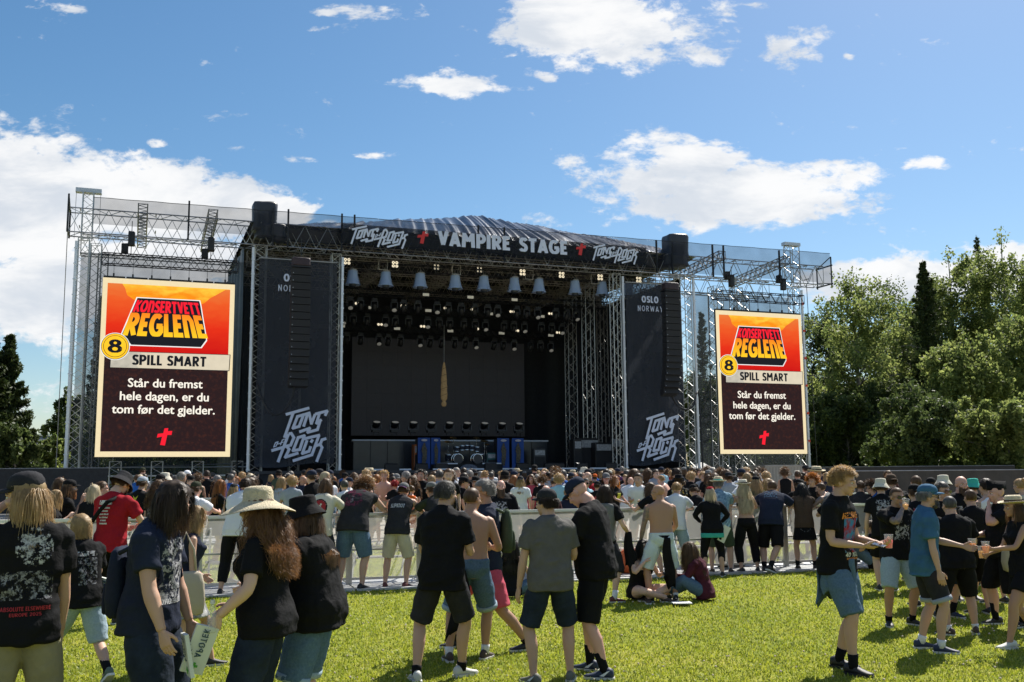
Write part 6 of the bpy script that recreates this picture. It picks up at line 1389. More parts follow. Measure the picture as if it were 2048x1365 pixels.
            if g('band'): b = MB(); b.lathe([(.1005,.024),(.0995,.052)], up_, 36, .92, 1.08, False); link('hat_band', b.mesh('band'), CL[g('band')], ho, True)
        elif hk == 'beanie': b.lathe([(.096,-.015),(.098,.02),(.093,.06),(.07,.09),(.03,.103),(.003,.104)], up_, 20, .92, 1.1); link('beanie', b.mesh('beanie'), hm_, root, True)
        elif hk == 'bandana': b.lathe([(.090,-.03),(.092,.02),(.087,.06),(.065,.085),(.03,.094),(.003,.095)], up_ @ Matrix.Rotation(R(-12),4,'X'), 20, .90, 1.1); link('bandana', b.mesh('bandana'), hm_, root, True)
        elif hk == 'garrison': 
            b.rings([[up_ @ Vector((w_*.5, y, z)) if s_ == 0 else up_ @ Vector((-w_*.5, y, z)) for y, w_, s_ in ((-.13,.02,0),(0,.17,0),(.12,.02,0),(.12,.02,1),(0,.17,1),(-.13,.02,1))] for z, in ((0,),(.04,))]+[[up_ @ Vector((x, y, .105+.02*(y > 0))) for x, y in ((.006,-.135),(.012,0),(.006,.13),(-.006,.13),(-.012,0),(-.006,-.135))]]); link('folded_cap', b.mesh('garrison'), hm_, root, True)
    # ---- face details
    if not far or g('fdet'):
        for sx_ in (-1,1):
            if g('glasses') != 'sun':
                b = MB(); b.ell(MH @ Matrix.Translation((.031*sx_,.077,.003)), .0135,.012,.0075,10,6); ey = link('eye', b.mesh('eye'), eyew, root, True); b = MB(); b.ell(MH @ Matrix.Translation((.031*sx_,.0865,.003)), .0062,.005,.0062,8,6); link('iris', b.mesh('iris'), pupil, ey, True)
            b = MB(); limb(b, [MH@Vector((.016*sx_,.092,.021)), MH@Vector((.033*sx_,.088,.027)), MH@Vector((.050*sx_,.070,.021))], [.0042,.0045,.003], 6); link('eyebrow', b.mesh('eyebrow'), HAIRC[hair[1]] if hair else HAIRC[g('brow','brown')], root, True)
        b = MB(); b.ell(MH @ Matrix.Translation((0,.0875,-.0615)), .0235,.0085,.0062,12,6); link('mouth', b.mesh('mouth'), lip_m, root, True)
    gls = g('glasses')
    if gls:
        b = MB(); fr_ = MB()
        for sx_ in (-1,1):
            M4 = MH @ Matrix.Translation((.032*sx_,.102,.002)) @ Matrix.Rotation(R(-14*sx_),4,'Z') @ Matrix.Rotation(PI/2,4,'X'); b.lathe([(.0235,-.002),(.0235,.002)], M4, 14, 1.15, .9)
            fr_.path([M4 @ Vector((.0245*1.15*math.cos(2*PI*i/14), .0245*.9*math.sin(2*PI*i/14), 0)) for i in range(15)], .0022, 4); fr_.tube(MH@Vector((.058*sx_,.094,.006)), MH@Vector((.079*sx_,-.01,.006)), .0025, 4)
        fr_.tube(MH@Vector((-.010,.106,.006)), MH@Vector((.010,.106,.006)), .0025, 4); gobj = link('glasses', fr_.mesh('glasses'), lens_m, root)
        if gls == 'sun': link('lens', b.mesh('lens'), lens_m, gobj)
    info = dict(root=root, sp=sp_, MH=MH, joints=joints, hands=hands, pel=pel, k=k, up=res.get('vest') or res.get('up'), low=res.get('low'), knees=knees, anks=anks, neck=neck)
    pr = g('prints')
    if pr:
        tgt = res.get('vest') or res.get('up'); bm_ = tgt.data; bvh = BVHTree.FromPolygons([v.co for v in bm_.vertices], [tuple(p.vertices) for p in bm_.polygons])
        for P_ in pr: do_print(P_, sp_, bvh, tgt)
    # scale everything by k
    root.scale = (k,k,k)
    return info
def do_print(P_, sp_, bvh, tgt):
    """P_: dict(side=+1 front/-1 back, kind 'patch'|'text'|'disc', h centre height, u centre, w, hgt, mat, txt)"""
    sd_ = P_.get('side', -1); vs = []; fs = []
    if P_['kind'] == 'patch' or P_['kind'] == 'disc':
        n, m_ = 22, 26
        for j in range(m_+1):
            for i in range(n+1):
                u = (i/n-.5)*P_['w']; v = (j/m_-.5)*P_['hgt']; vs.append((u, v))
        for j in range(m_):
            for i in range(n):
                cu, cv_ = (i+.5)/n-.5, (j+.5)/m_-.5; rr = math.hypot(cu,cv_)*2
                if P_['kind'] == 'disc' and (rr > 1 or rr < P_.get('inner',0)): continue
                jag = .42+.10*noise.noise(Vector((cv_*9, P_.get('seed',0), 0 if cu > 0 else 7)))
                if P_['kind'] == 'patch' and P_.get('jag', True) and (abs(cu) > jag or abs(cv_) > .40+.10*noise.noise(Vector((cu*8, 3, P_.get('seed',0))))): continue
                if P_.get('keep') and noise.noise(Vector((cu*P_['keep'], cv_*P_['keep']*P_.get('ky',1), P_.get('seed',0)))) < P_.get('thr',0): continue
                fs.append((j*(n+1)+i, j*(n+1)+i+1, (j+1)*(n+1)+i+1, (j+1)*(n+1)+i))
    elif P_['kind'] == 'poly':
        q = MB(); 
        for poly in P_['polys']: q.add([(x*P_['w'], y*P_['hgt'], 0) for x, y in poly], [tuple(range(len(poly)))])
        vs = [(v[0],v[1]) for v in q.v]; fs = q.f
    else:
        q = MB(); glyph_text(q, P_['txt'], Matrix(), P_.get('tw',.2), 1, P_['w'], .04, lambda x, y: ((x-.5)*P_['w'], (y-.5)*P_['hgt'] + P_.get('arc',0)*(1-(2*x-1)**2))); vs = [(v[0],v[1]) for v in q.v]; fs = q.f
    out_ = []; ok = []
    for u, v in vs:
        p, Mx = sp_(P_['h']+v); d = Mx @ Vector((0, sd_, 0)); o = p + Mx @ Vector(((u*(1 if sd_ < 0 else -1))+P_.get('u',0), 0, 0)) + d*.6
        hit = bvh.ray_cast(o, -d, .7)
        if hit[0] is None: out_.append(o-d*.45); ok.append(False)
        else: out_.append(hit[0]+d*P_.get('off',.0035)); ok.append(True)
    fs = [f for f in fs if all(ok[i] for i in f)]
    b = MB(); b.add(out_, fs); link(P_.get('name','shirt_print'), b.mesh('print'), P_['mat'], tgt, False)
def drape(mb, w0, w1, Lz, d=.05, seed=0, n=26, m=14):
    rings = []
    for j in range(m+1):
        f = j/m; w_ = w0+(w1-w0)*(f**.7); rg = []
        for i in range(n):
            a = 2*PI*i/n; fold = 1+.30*f*math.sin(5*a+seed+f*1.2)+.15*noise.noise(Vector((math.cos(a)*2,math.sin(a)*2,f*4+seed)))
            rg.append(Vector((math.cos(a)*w_/2*(1+.12*math.sin(3*a+seed)) + .035*f*math.sin(seed*2+f*5), math.sin(a)*d*fold, -Lz*f*(1+.20*math.cos(a+seed)+.06*math.sin(4*a)) )))
        rings.append(rg)
    mb.rings(rings)
def place(info, px=None, Y=None, foot=None, face=0, X=None, z=None):
    """stand a figure at a spot; face = heading in degrees, 0 looks at the stage, 90 to the right"""
    if foot: gp = ground_at(*foot); x, y = gp.x, gp.y
    elif px is not None: x, y = at(px, 950, Y).x, Y
    else: x, y = X, Y
    info['root'].location = (x, y, gz(y) if z is None else z); info['root'].rotation_euler = (0,0,-R(face)); return info
def world(info, v):  # body coords -> world
    r = info['root']; return Vector(r.location) + Matrix.Rotation(r.rotation_euler.z,3,'Z') @ (Vector(v)*info['k'])
def print_mat(name, c, c2, sc=22, thr=.5, sc2=90):
    m = bpy.data.materials.new(name); m.use_nodes = True; t = m.node_tree; t.nodes.clear(); o = t.nodes.new('ShaderNodeOutputMaterial'); d = t.nodes.new('ShaderNodeBsdfDiffuse'); tr = t.nodes.new('ShaderNodeBsdfTransparent'); mx = t.nodes.new('ShaderNodeMixShader')
    crd = t.nodes.new('ShaderNodeTexCoord'); n = t.nodes.new('ShaderNodeTexNoise'); n.inputs['Scale'].default_value = sc; n.inputs['Detail'].default_value = 4; n.inputs['Roughness'].default_value = .7; t.links.new(crd.outputs['Object'], n.inputs['Vector'])
    mr = t.nodes.new('ShaderNodeMapRange'); mr.inputs[1].default_value = thr-.02; mr.inputs[2].default_value = thr+.03; t.links.new(n.outputs[0], mr.inputs[0]); t.links.new(mr.outputs[0], mx.inputs[0])
    n2_ = t.nodes.new('ShaderNodeTexNoise'); n2_.inputs['Scale'].default_value = sc2; t.links.new(crd.outputs['Object'], n2_.inputs['Vector']); m3 = t.nodes.new('ShaderNodeMapRange'); m3.inputs[1].default_value = .4; m3.inputs[2].default_value = .6; t.links.new(n2_.outputs[0], m3.inputs[0])
    x = t.nodes.new('ShaderNodeMixRGB'); x.inputs[1].default_value = (*c,1); x.inputs[2].default_value = (*c2,1); t.links.new(m3.outputs[0], x.inputs[0]); t.links.new(x.outputs[0], d.inputs[0])
    t.links.new(tr.outputs[0], mx.inputs[1]); t.links.new(d.outputs[0], mx.inputs[2]); t.links.new(mx.outputs[0], o.inputs[0]); MATS[name] = m; return m
pw_ = print_mat('print_light', (0.45,0.45,0.47), (0.20,0.20,0.22), 26, .50); pwhite = mat('print_plain_white', (0.62,0.62,0.64), .8); pred = mat('print_dark_red', (0.35,0.02,0.03), .8); porange = mat('print_orange', (0.62,0.22,0.04), .8, var=.2)
pmix = print_mat('print_blue_red', (0.05,0.22,0.38), (0.30,0.03,0.03), 12, .44, 14); pgrey = print_mat('print_grey', (0.24,0.24,0.26), (0.10,0.10,0.11), 30, .52); pblue = print_mat('print_faint_blue', (0.08,0.14,0.22), (0.12,0.2,0.3), 34, .54); pmaroon = print_mat('print_maroon', (0.16,0.04,0.07), (0.08,0.03,0.05), 12, .5); pcol = print_mat('print_patches', (0.5,0.3,0.05), (0.45,0.45,0.42), 24, .5, 18)
# ================================================================ WHO STANDS WHERE
def bY(px):                                           # depth of the near barrier row under a pixel column
    u = (px-1024)/FPX*1.0; k = (B0.x - u*B0.y)/(u*BD.y - BD.x); return B0.y + BD.y*k
HATTOP = {'cap': .143, 'backcap': .143, 'bucket': .155, 'brim': .168, 'fedora': .143, 'beanie': .15, 'bandana': .14, 'garrison': .16}
LOG = []
pwl = print_mat('print_small_white', (0.62,0.62,0.64), (0.5,0.5,0.52), 60, .42)
def P(hx, top, Y, face, label, **kw):
    kw.setdefault('seed', int(hx)+3); kw['label'] = label
    info = human(kw); r = info['root']; info['face'] = face
    tl = info['MH'] @ Vector((0, 0, HATTOP[kw['hat'][0]] if kw.get('hat') else (.128 if kw.get('hair', 1) else .118)))
    hl = info['MH'] @ Vector((0, 0, 0)); rot = Matrix.Rotation(-R(face), 3, 'Z')
    z0 = kw.get('z0', gz(Y))
    for _ in range(3):
        k = r.scale[0]; hw = rot @ hl*k; depth = Y + hw.y; zt = at(hx, top, depth).z; k = (zt-z0)/tl.z
        if kw.get('H'): k = kw['H']/1.8
        r.scale = (k,k,k)
    hw = rot @ hl*k; p = at(hx, top+30, Y+hw.y); r.location = (p.x-hw.x, Y, z0); r.rotation_euler = (0,0,-R(face)); info['k'] = k; LOG.append((label[:40], round(k*1.758,2)))
    return info
def cup(label, loc, c, tilt=(0,0), fill=.6, h=.125, group=None):
    o = thing('plastic_cup', label, 'cup', loc, 0, group); o.rotation_euler = (R(tilt[0]),R(tilt[1]),0); b = MB(); b.lathe([(.029,0),(.041,h)], None, 18, caps=False); b.build('cup_wall', MATS['cup_clear'], o, True)
    b = MB(); b.lathe([(.028,.004),(.028+.012*fill,h*fill)], None, 18); b.build('drink', mat('drink_%s' % c[0], c[1], .15, emit=c[1], es=.12), o, True); b = MB(); b.path([(.041*math.cos(2*PI*i/16),.041*math.sin(2*PI*i/16),h) for i in range(17)], .002, 4); b.build('rim', MATS['cup_clear'], o); return o  # drink glows slightly in its own colour so it looks lit
m = mat('cup_clear', (0.75,0.78,0.8), .1, alpha=.28)
ORANGE = ('orange', (0.75,0.20,0.02)); RED = ('red', (0.65,0.02,0.015)); BEER = ('beer', (0.70,0.30,0.03))
def bagshape(mb, w_, h, d, sag=.1, M4=None):
    rings = []
    for f, sx_, sy_ in ((0,.7,.7),(.06,.95,.95),(.3,1+sag,1+sag),(.7,.97,.9),(.93,.85,.6),(1,.6,.25)):
        rings.append([(M4 or Matrix()) @ Vector((w_/2*sx_*math.copysign(abs(math.cos(2*PI*i/20))**.6, math.cos(2*PI*i/20)), d/2*sy_*math.copysign(abs(math.sin(2*PI*i/20))**.7, math.sin(2*PI*i/20)), h*f+.01*noise.noise(Vector((i,f*4,w_*9))))) for i in range(20)])
    mb.rings(rings)
def backpack(label, info, m, c=(0,-.21,1.22), h=.46, w_=.32, d=.20, extra=None):
    r = info['root']; o = thing('backpack', label, 'backpack', world(info, c), r.rotation_euler.z); b = MB(); bagshape(b, w_, h, d, .06); me = b.build('pack_body', m, o, True); me.location = (0,0,-h/2)
    b = MB(); bagshape(b, w_*.7, h*.45, d*.4, .05); q = b.build('front_pocket', m, o, True); q.location = (0,-d*.52,-h*.45)
    for sx_ in (-1,1):
        b = MB(); b.path([(sx_*.12,d*.3,h*.42),(sx_*.135,d*.5+.05,h*.50),(sx_*.15,d*.5+.25,h*.38),(sx_*.165,d*.5+.27,h*.05),(sx_*.15,d*.5+.12,-h*.3)], .016, 6); b.build('strap', m, o, True)
    return o
def paper_bag(label, loc, rz, tilt, w_=.14, h=.26, txt='APOTEK', roll=0):
    o = thing('paper_bag', label, 'paper bag', loc, rz); o.rotation_euler = (R(tilt),R(roll),rz); MB().box(-w_/2,-.012,-h,w_/2,.012,0).build('bag_sheet', mat('bag_white',(0.62,0.64,0.60),.7), o)
    for sg in (-1,1):
        M4 = Matrix.Translation((0,sg*.0145,-h*.42)) @ (Matrix(((0,0,-1,0),(0,0,0,0),(1,0,0,0),(0,0,0,1))) if False else Matrix(((0,-sg*1.0,0,0),(0,0,sg,0),(1,0,0,0),(0,0,0,1))))
        b = MB(); glyph_text(b, txt, M4, .16, 1, None, .08, lambda x, y: ((x-.5)*h*.62+.02, (y-.5)*.04)); b.build('bag_writing', mat('bag_ink',(0.02,0.06,0.10),.7), o)
        b = MB(); b.prism([(x*.022,y*.022) for x, y in ((-.33,-1),(.33,-1),(.33,-.33),(1,-.33),(1,.33),(.33,.33),(.33,1),(-.33,1),(-.33,.33),(-1,.33),(-1,-.33),(-.33,-.33))], Matrix.Translation((0,sg*.014,-h*.84)) @ Matrix.Rotation(PI/2,4,'X'), .002); b.build('green_cross', mat('bag_green',(0.08,0.35,0.05),.7), o)
    return o
# ---------------- foreground, left
f1 = P(50, 943, 6.0, -28, 'person with long wavy blond hair, black cap and khaki shorts, hand raised to face', hair=('long','blond'), hl=.26, hat=('cap','faded'), up=('tee','black'), low=('shorts','khaki'), leglen=.86, hy=-58, hp=4, girth=.94,
  hands=((-.10,.30,1.60),(.20,.16,.86)), elbow=((-.9,.3,-.6),None), hdir=((.35,.1,.9),None), palm=((.3,-.6,0),None), skin='mid', vox=.010,
  prints=[dict(kind='disc',h=.42,u=.03,w=.19,hgt=.20,mat=pw_), dict(kind='patch',h=.22,u=.0,w=.26,hgt=.15,mat=pgrey,jag=False), dict(kind='text',txt='ABSOLUTE ELSEWHERE',h=.10,w=.25,hgt=.022,mat=pred,tw=.16,u=.0), dict(kind='text',txt='EUROPE 2025',h=.07,w=.16,hgt=.018,mat=pred,tw=.16)])
f2 = P(160, 1030, 9.35, -48, 'boy with shaggy dark blond hair striding left in black t-shirt and pale denim shorts', hair=('bob','blond'), hl=.10, hs=1.06, up=('tee','black'), low=('bermuda','light_denim'), leglen=1.03, shoe='green', sock='black', sockh=.35, skin='mid', uloose=.03, arm=.85,
  feet=((-.09,.40,-6,0,-8),(.10,-.42,8,.07,32)), hands=((-.26,.12,.82),(.16,.40,1.0)), hy=-10, lean=6,
  prints=[dict(kind='patch',h=.43,w=.20,hgt=.05,mat=pw_,jag=False), dict(kind='patch',h=.26,w=.20,hgt=.26,mat=pgrey,jag=False)])
paper_bag('white folded pharmacy leaflet held low by the striding boy, beside the khaki shorts', world(f2,(-.27,.16,.80)), R(20), 62, .15, .27, 'APOTEK')
paper_bag('white pharmacy bag hanging upright at the right side of the striding boy', world(f2,(.22,-.05,1.02)), R(-10), 8, .12, .30, 'APOTEK', 12)
f3 = P(243, 950, 12.9, 14, 'man in dark red t-shirt with white print and black bucket hat, looking down', hair=('short','brown'), hat=('bucket','faded'), up=('tee','red'), low=('bermuda','black'), leglen=1.05, hp=34, hy=12, hands=((-.10,.34,1.10),(.14,.34,1.12)), elbow=((-1,-.6,-.3),(1,-.6,-.3)), skin='pale', sock='black', sockh=.3, feet=((-.18,0,-30),(.12,.05,28)), beard='brown',
  prints=[dict(kind='patch',h=.46,w=.17,hgt=.05,u=-.02,mat=pwl,jag=False)]+[dict(kind='patch',h=.40-.035*i,w=w_,hgt=.017,mat=pwl,jag=False,u=-.03) for i,w_ in enumerate((.16,.11,.14,.12,.08,.11))])
o = thing('sling_bag', 'black sling bag strap and pouch across the back of the red t-shirt', 'bag', world(f3,(-.17,-.17,1.0)), f3['root'].rotation_euler.z); b = MB(); bagshape(b,.26,.30,.14,.1); q = b.build('pouch', CL['black'], o, True); q.location = (-.08,0,-.26)
b = MB(); b.path([(-.10,-.02,-.02),(.02,-.02,.16),(.14,-.02,.32),(.24,.0,.44),(.28,.14,.50)], .026, 6); b.build('strap', CL['black'], o, True)
f4 = P(347, 968, 6.5, 92, 'person with shoulder length dark hair, navy t-shirt with white picture and wide dark jeans', hair=('bob','dark'), sw=.8, up=('tee','navy'), low=('wide','dark_denim'), girth=1.10, belly=.15, hp=22, hy=0, hands=((-.24,.18,.80),(.30,.20,.86)), elbow=(None,(.5,-1,-.2)), skin='mid', arm=1.1, vox=.010,
  prints=[dict(kind='patch',side=1,h=.28,w=.24,hgt=.36,mat=pw_,jag=False,u=.04), dict(kind='text',side=1,txt='SITTER I HAELVETE',h=.105,w=.22,hgt=.03,mat=pwhite,tw=.2,u=.04), dict(kind='patch',side=1,h=.47,w=.20,hgt=.04,mat=pw_,jag=False,u=.04)])
backpack('navy and black backpack on the dark haired person in navy t-shirt', f4, CL['navy'], (.0,-.19,1.14), .44, .27, .12)
paper_bag('white pharmacy bag sticking out of the hand beside the dark jeans', world(f4,(.22,.30,.86)), R(-60), 10, .12, .26)
f5 = P(392, 1012, 9.9, 62, 'blond woman half hidden behind the navy t-shirt, in black floral skirt and strappy top', fem=True, hair=('long','blond'), hl=.25, up=('tank','navy'), low=('skirt','floral'), flare=.30, feet=((-.08,.30,-4),(.10,-.40,6,.12,50)), shoe='black', hands=((-.2,.2,.95),(.24,.05,.85)), skin='mid')
o = thing('tote_bag', 'beige cloth tote bag hanging from the shoulder of the blond woman', 'bag', world(f5,(.24,-.05,1.02)), f5['root'].rotation_euler.z+PI/2); b = MB(); bagshape(b,.36,.42,.10,.05); q = b.build('bag_body', mat('tote',(0.42,0.36,0.28),.8,bump=.4,bscale=8), o, True); q.location = (0,0,-.40)
b = MB(); b.path([(-.1,0,-.03),(-.07,0,.22),(0,0.05,.38),(.07,0,.22),(.1,0,-.03)], .012, 5); b.build('handle', MATS['tote'], o, True)
# small part of a walker seen between the two hat wearers
f6 = P(513, 972, 6.6, -86, 'woman in wide straw sun hat and sunglasses with long frizzy brown hair, facing left', fem=True, hair=('longcurly','curly'), hl=.40, sw=.75, hat=('brim','straw'), glasses='sun', up=('tee','black'), sleeve=.72, low=('bermuda','dark_denim'), leglen=.98, girth=1.12, belly=.15, skin='pale', hands=((-.30,.20,1.0),(.2,.3,1.0)), elbow=((-.4,-1,-.1),None), hdir=((.1,.35,-1),None), curl=(.9,.4), arm=1.2, hy=-6, uloose=.022, vox=.010, shoe='black')
paper_bag('white pharmacy bag held down at the hip of the straw hat woman', world(f6,(-.32,.26,.94)), R(30), 14, .14, .30, 'APOTEK', 16)
o = thing('bottle', 'small clear plastic bottle gripped with the bag by the straw hat woman', 'bottle', world(f6,(-.31,.24,.90))); b = MB(); b.lathe([(.026,0),(.028,.02),(.028,.12),(.012,.16),(.012,.175)], None, 14); b.build('bottle_body', m, o, True); b = MB(); b.lathe([(.014,.172),(.014,.195)], None, 12); b.build('cap', pwhite, o)
f7 = P(606, 992, 7.1, -84, 'heavy bearded man in black bucket hat, glasses, black t-shirt and rolled denim shorts', hair=('long','brown'), hl=.34, hat=('bucket','black'), glasses='clear', beard='dark', beardl=.07, girth=1.30, belly=.8, up=('tee','black'), sleeve=.78, uloose=.03, low=('bermuda','denim'), leglen=.98, cuff='light_denim', skin='pale', hands=((-.08,.48,1.12),(.15,.42,1.05)), hp=8, arm=1.1, vox=.010)
# ---------------- foreground, centre
f8 = P(893, 961, 9.3, 18, 'dark haired bearded man seen from behind in black button shirt and dark shorts', hair=('short','dgrey'), beard='dgrey', up=('shirt','black'), low=('shorts','faded'), leglen=.92, shoe='white', sock='black', sockh=.12, hy=22, girth=1.02, hands=((-.12,.32,1.12),(.14,.32,1.12)), elbow=((-.5,-.9,-.6),(.5,-.9,-.6)), feet=((-.20,-.10,-35),(.10,.22,30)), skin='mid', uloose=.028, hem=-.13)
f9 = P(945, 975, 10.25, 2, 'shirtless man with shaved brown hair and denim shorts, beside the man in black button shirt', hair=('buzz','brown'), up=None, low=('shorts','denim'), leglen=.95, cuff='light_denim', sock='white', sockh=.15, shoe='brown', girth=1.08, belly=.3, hands=((-.15,.32,1.15),(.20,.30,1.12)), hy=35, skin='tan', feet=((-.22,-.05,-20),(.14,.1,20)))
o = thing('hanging_shirt', 'black shirt tucked into the waistband of the man in denim shorts', 'shirt', world(f9,(-.10,-.17,.95)), f9['root'].rotation_euler.z); b = MB(); drape(b, .10, .22, .58, .04, 3); b.build('cloth', CL['black'], o, True)
f10 = P(966, 958, 10.9, -98, 'grey haired man in sunglasses leaning in, dark t-shirt and pink shorts', hair=('short','grey'), glasses='sun', up=('tee','navy'), low=('bermuda','pinkc'), leglen=.98, sock='black', sockh=.12, shoe='black', lean=-2, hunch=6, hem=-.12, hands=((-.12,.38,1.12),(.1,.36,1.14)), feet=((-.16,-.38,-6),(.14,.28,6)), skin='tan')
backpack('dark green jacket bag slung on the back of the man in pink shorts', f10, CL['green'], (.0,-.20,1.16), .46, .28, .13)
f11 = P(1092, 977, 9.15, -12, 'stocky man seen from behind in plain grey t-shirt, black cap and dark shorts', hair=('short','dark'), hat=('cap','faded'), up=('tee','olivegrey'), low=('shorts','dark_denim'), leglen=.93, shoe='olive', swoosh=True, girth=1.05, belly=.2, hy=-38, hands=((-.29,.06,.86),(.14,.32,1.14)), elbow=(None,(.6,-.9,-.5)), feet=((-.17,.0,-28),(.19,.05,22)), skin='mid', uloose=.02, tattoo=None)
f12 = P(1156, 962, 9.5, -66, 'big bald man in navy cap, black t-shirt and long black shorts, looking down', hair=None, hat=('cap','navy'), up=('tee','black'), low=('bermuda','black'), leglen=1.0, sock='black', sockh=.36, shoe='navy', swoosh=True, girth=1.08, belly=.35, hp=34, hunch=12, hands=((-.14,.40,1.10),(.12,.40,1.12)), skin='pink', feet=((-.16,-.12,-8),(.15,.12,8)), uloose=.02)
f13 = P(1212, 970, 14.7, 32, 'long dark haired person in grey denim vest and long grey shorts, red and black sneakers', hair=('long','dark'), hl=.26, up=('tee','black'), vest='grey', low=('bermuda','faded'), leglen=1.12, sock='white', sockh=.25, shoe='red', hy=25, hands=((-.15,.30,1.1),(.30,.26,1.02)), skin='pale', feet=((-.22,-.05,-15),(.16,0,35)), waist=('dark_denim',-.16,-.06))
o = thing('held_jacket', 'black printed jacket hanging from the arm of the person in the grey vest', 'jacket', world(f13,(.31,.22,1.05)), f13['root'].rotation_euler.z); b = MB(); drape(b, .08, .18, .42, .05, 8); b.build('cloth', CL['black'], o, True)
f14 = P(1316, 970, 14.7, -4, 'bald shirtless man with a tattooed left arm and very pale denim shorts', hair=None, brow='grey', glasses='clear', up=None, low=('bermuda','ice_denim'), leglen=.98, shoe='black', sock='white', sockh=.10, hy=-62, skin='tan', tattoo=(0,), girth=1.08, belly=.2, hands=((-.30,.16,.86),(.22,.34,1.0)), feet=((-.22,-.02,-60),(.20,.02,12)))
o = thing('hanging_shirt', 'black shirt tucked at the back of the pale shorts of the shirtless man', 'shirt', world(f14,(.06,-.15,.96)), f14['root'].rotation_euler.z); b = MB(); drape(b, .09, .17, .60, .035, 5); b.build('cloth', CL['black'], o, True)
b = MB(); b.lathe([(.178,-.015),(.178,.02)], None, 30, 1, .74); o = b.build('belt', CL['black']); o.location = world(f14,(0,-.01,.975)); o.rotation_euler = f14['root'].rotation_euler; tag(o, 'black belt round the waist of the shirtless man', 'belt')
# ---------------- seated
f15 = P(1288, 1090, 14.9, 150, 'tattooed dark haired woman in black top sitting cross-legged on the grass', fem=True, sit=True, H=1.66, hair=('long','black'), hl=.25, up=('corset','black'), low=('briefs','black'), skin='pale', girth=1.2, feet=((.13,.36,30,0,0),(-.14,.46,-30,0,0)), knee=((-1,.35,.35),(1,.35,.35)), hands=((-.22,.30,.42),(.12,.30,.62)), lean=8, shoe='brown')
f16 = P(1379, 1088, 14.8, -75, 'woman with long brown hair in burgundy lace top and jeans sitting on the grass', fem=True, sit=True, H=1.62, hair=('long','brown'), hl=.45, up=('long','burgundy'), low=('trousers','denim'), skin='pale', feet=((-.05,.60,0,0,0),(.18,.55,0,0,0)), knee=((-.6,.3,1),(.9,.2,.5)), hands=((-.12,.50,.34),(.05,.48,.38)), lean=14, hunch=14, hp=12, shoe='black')
f17 = P(1022, 1095, 15.3, 12, 'woman with long black hair in black lace-up corset sitting on the grass, back turned', fem=True, sit=True, H=1.66, hair=('long','black'), hl=.40, up=('corset','black'), low=('trousers','denim'), skin='pale', feet=((-.05,.60,0),(.12,.55,0)), knee=((-1,.3,.5),(1,.3,.5)), hands=((-.2,.30,.4),(.2,.30,.4)), hy=-30)
f18b = P(1742, 1075, 19.0, -60, 'person in blue jeans sitting on the ground by the barrier, knees drawn up', sit=True, H=1.72, hair=('short','brown'), up=('tee','black'), low=('trousers','denim'), skin='mid', feet=((-.10,.55,0),(.12,.70,0)), knee=((-.2,.2,1),(.2,.2,1)), hands=((-.1,.45,.45),(.1,.45,.45)), shoe='black')
# ---------------- foreground, right
f18 = P(1688, 936, 9.6, 130, 'tall blond man in black t-shirt with orange lettering, denim shorts and tied denim shirt', hair=('messy','blond'), hl=.032, up=('tee','black'), low=('bermuda','denim'), leglen=1.02, skin='mid', sock='black', sockh=.22, shoe='black', sole=False, hy=-6, hp=6, hands=((-.08,.34,1.10),(.15,.29,1.09)), elbow=((-.6,-1,-.6),(.5,-1,-.5)), palm=((.4,0,.9),(-.3,0,.95)), thumb=((0,0,1),(0,.5,1)), curl=(.9,.5), feet=((-.12,-.08,-5),(.12,.14,8)), vox=.010, uloose=.02,
  prints=[dict(kind='text',side=1,txt='HELLOWEEn',h=.42,w=.30,hgt=.055,mat=porange,tw=.2,arc=.012), dict(kind='patch',side=1,h=.25,w=.26,hgt=.30,mat=pmix,jag=False), dict(kind='text',side=1,txt='40 YEARS',h=.08,w=.24,hgt=.040,mat=pwhite,tw=.18), dict(kind='text',side=1,txt='ANNIVERSARY',h=.045,w=.22,hgt=.018,mat=porange,tw=.18)])
o = thing('denim_shirt', 'blue denim shirt knotted round the waist of the tall blond man', 'shirt', world(f18,(0,-.0,.95)), f18['root'].rotation_euler.z)
for j, (dx, dy, ln, w_, rz_) in enumerate(((0,-.155,.38,.30,0),(.165,-.02,.30,.15,1.4),(-.165,-.03,.30,.15,1.5),(.05,.15,.24,.10,.2))):
    b = MB(); drape(b, w_*.7, w_, ln, .03, j*3+1); q = b.build('hanging_sleeve' if j else 'hanging_back', CL['denim'], o, True); q.location = (dx, dy, .02); q.rotation_euler = (0,0,rz_)
b = MB(); b.rings([[Vector((.192*math.cos(2*PI*i/30), .150*math.sin(2*PI*i/30), z+.012*math.sin(i*1.3)))*(1 if z else .98) for i in range(30)] for z in (-.03,.0,.035)], False); b.build('waist_roll', CL['denim'], o, True)
hL = world(f18,(-.08,.43,1.08)); cup('clear cup of bright red drink in the hand of the tall blond man', hL-Vector((0,.0,.02)), RED)
o = thing('phone', 'dark smartphone lying in the palm of the tall blond man', 'phone', world(f18,(.13,.40,1.10)), f18['root'].rotation_euler.z); o.rotation_euler = (R(-12),R(8),o.rotation_euler.z); MB().box(-.038,-.075,0,.038,.075,.009).build('body', mat('phone_body',(0.02,0.02,0.022),.3), o); MB().box(-.034,-.07,.0092,.034,.07,.0105).build('screen', mat('phone_glass',(0.03,0.035,0.05),.1,spec=.8), o)
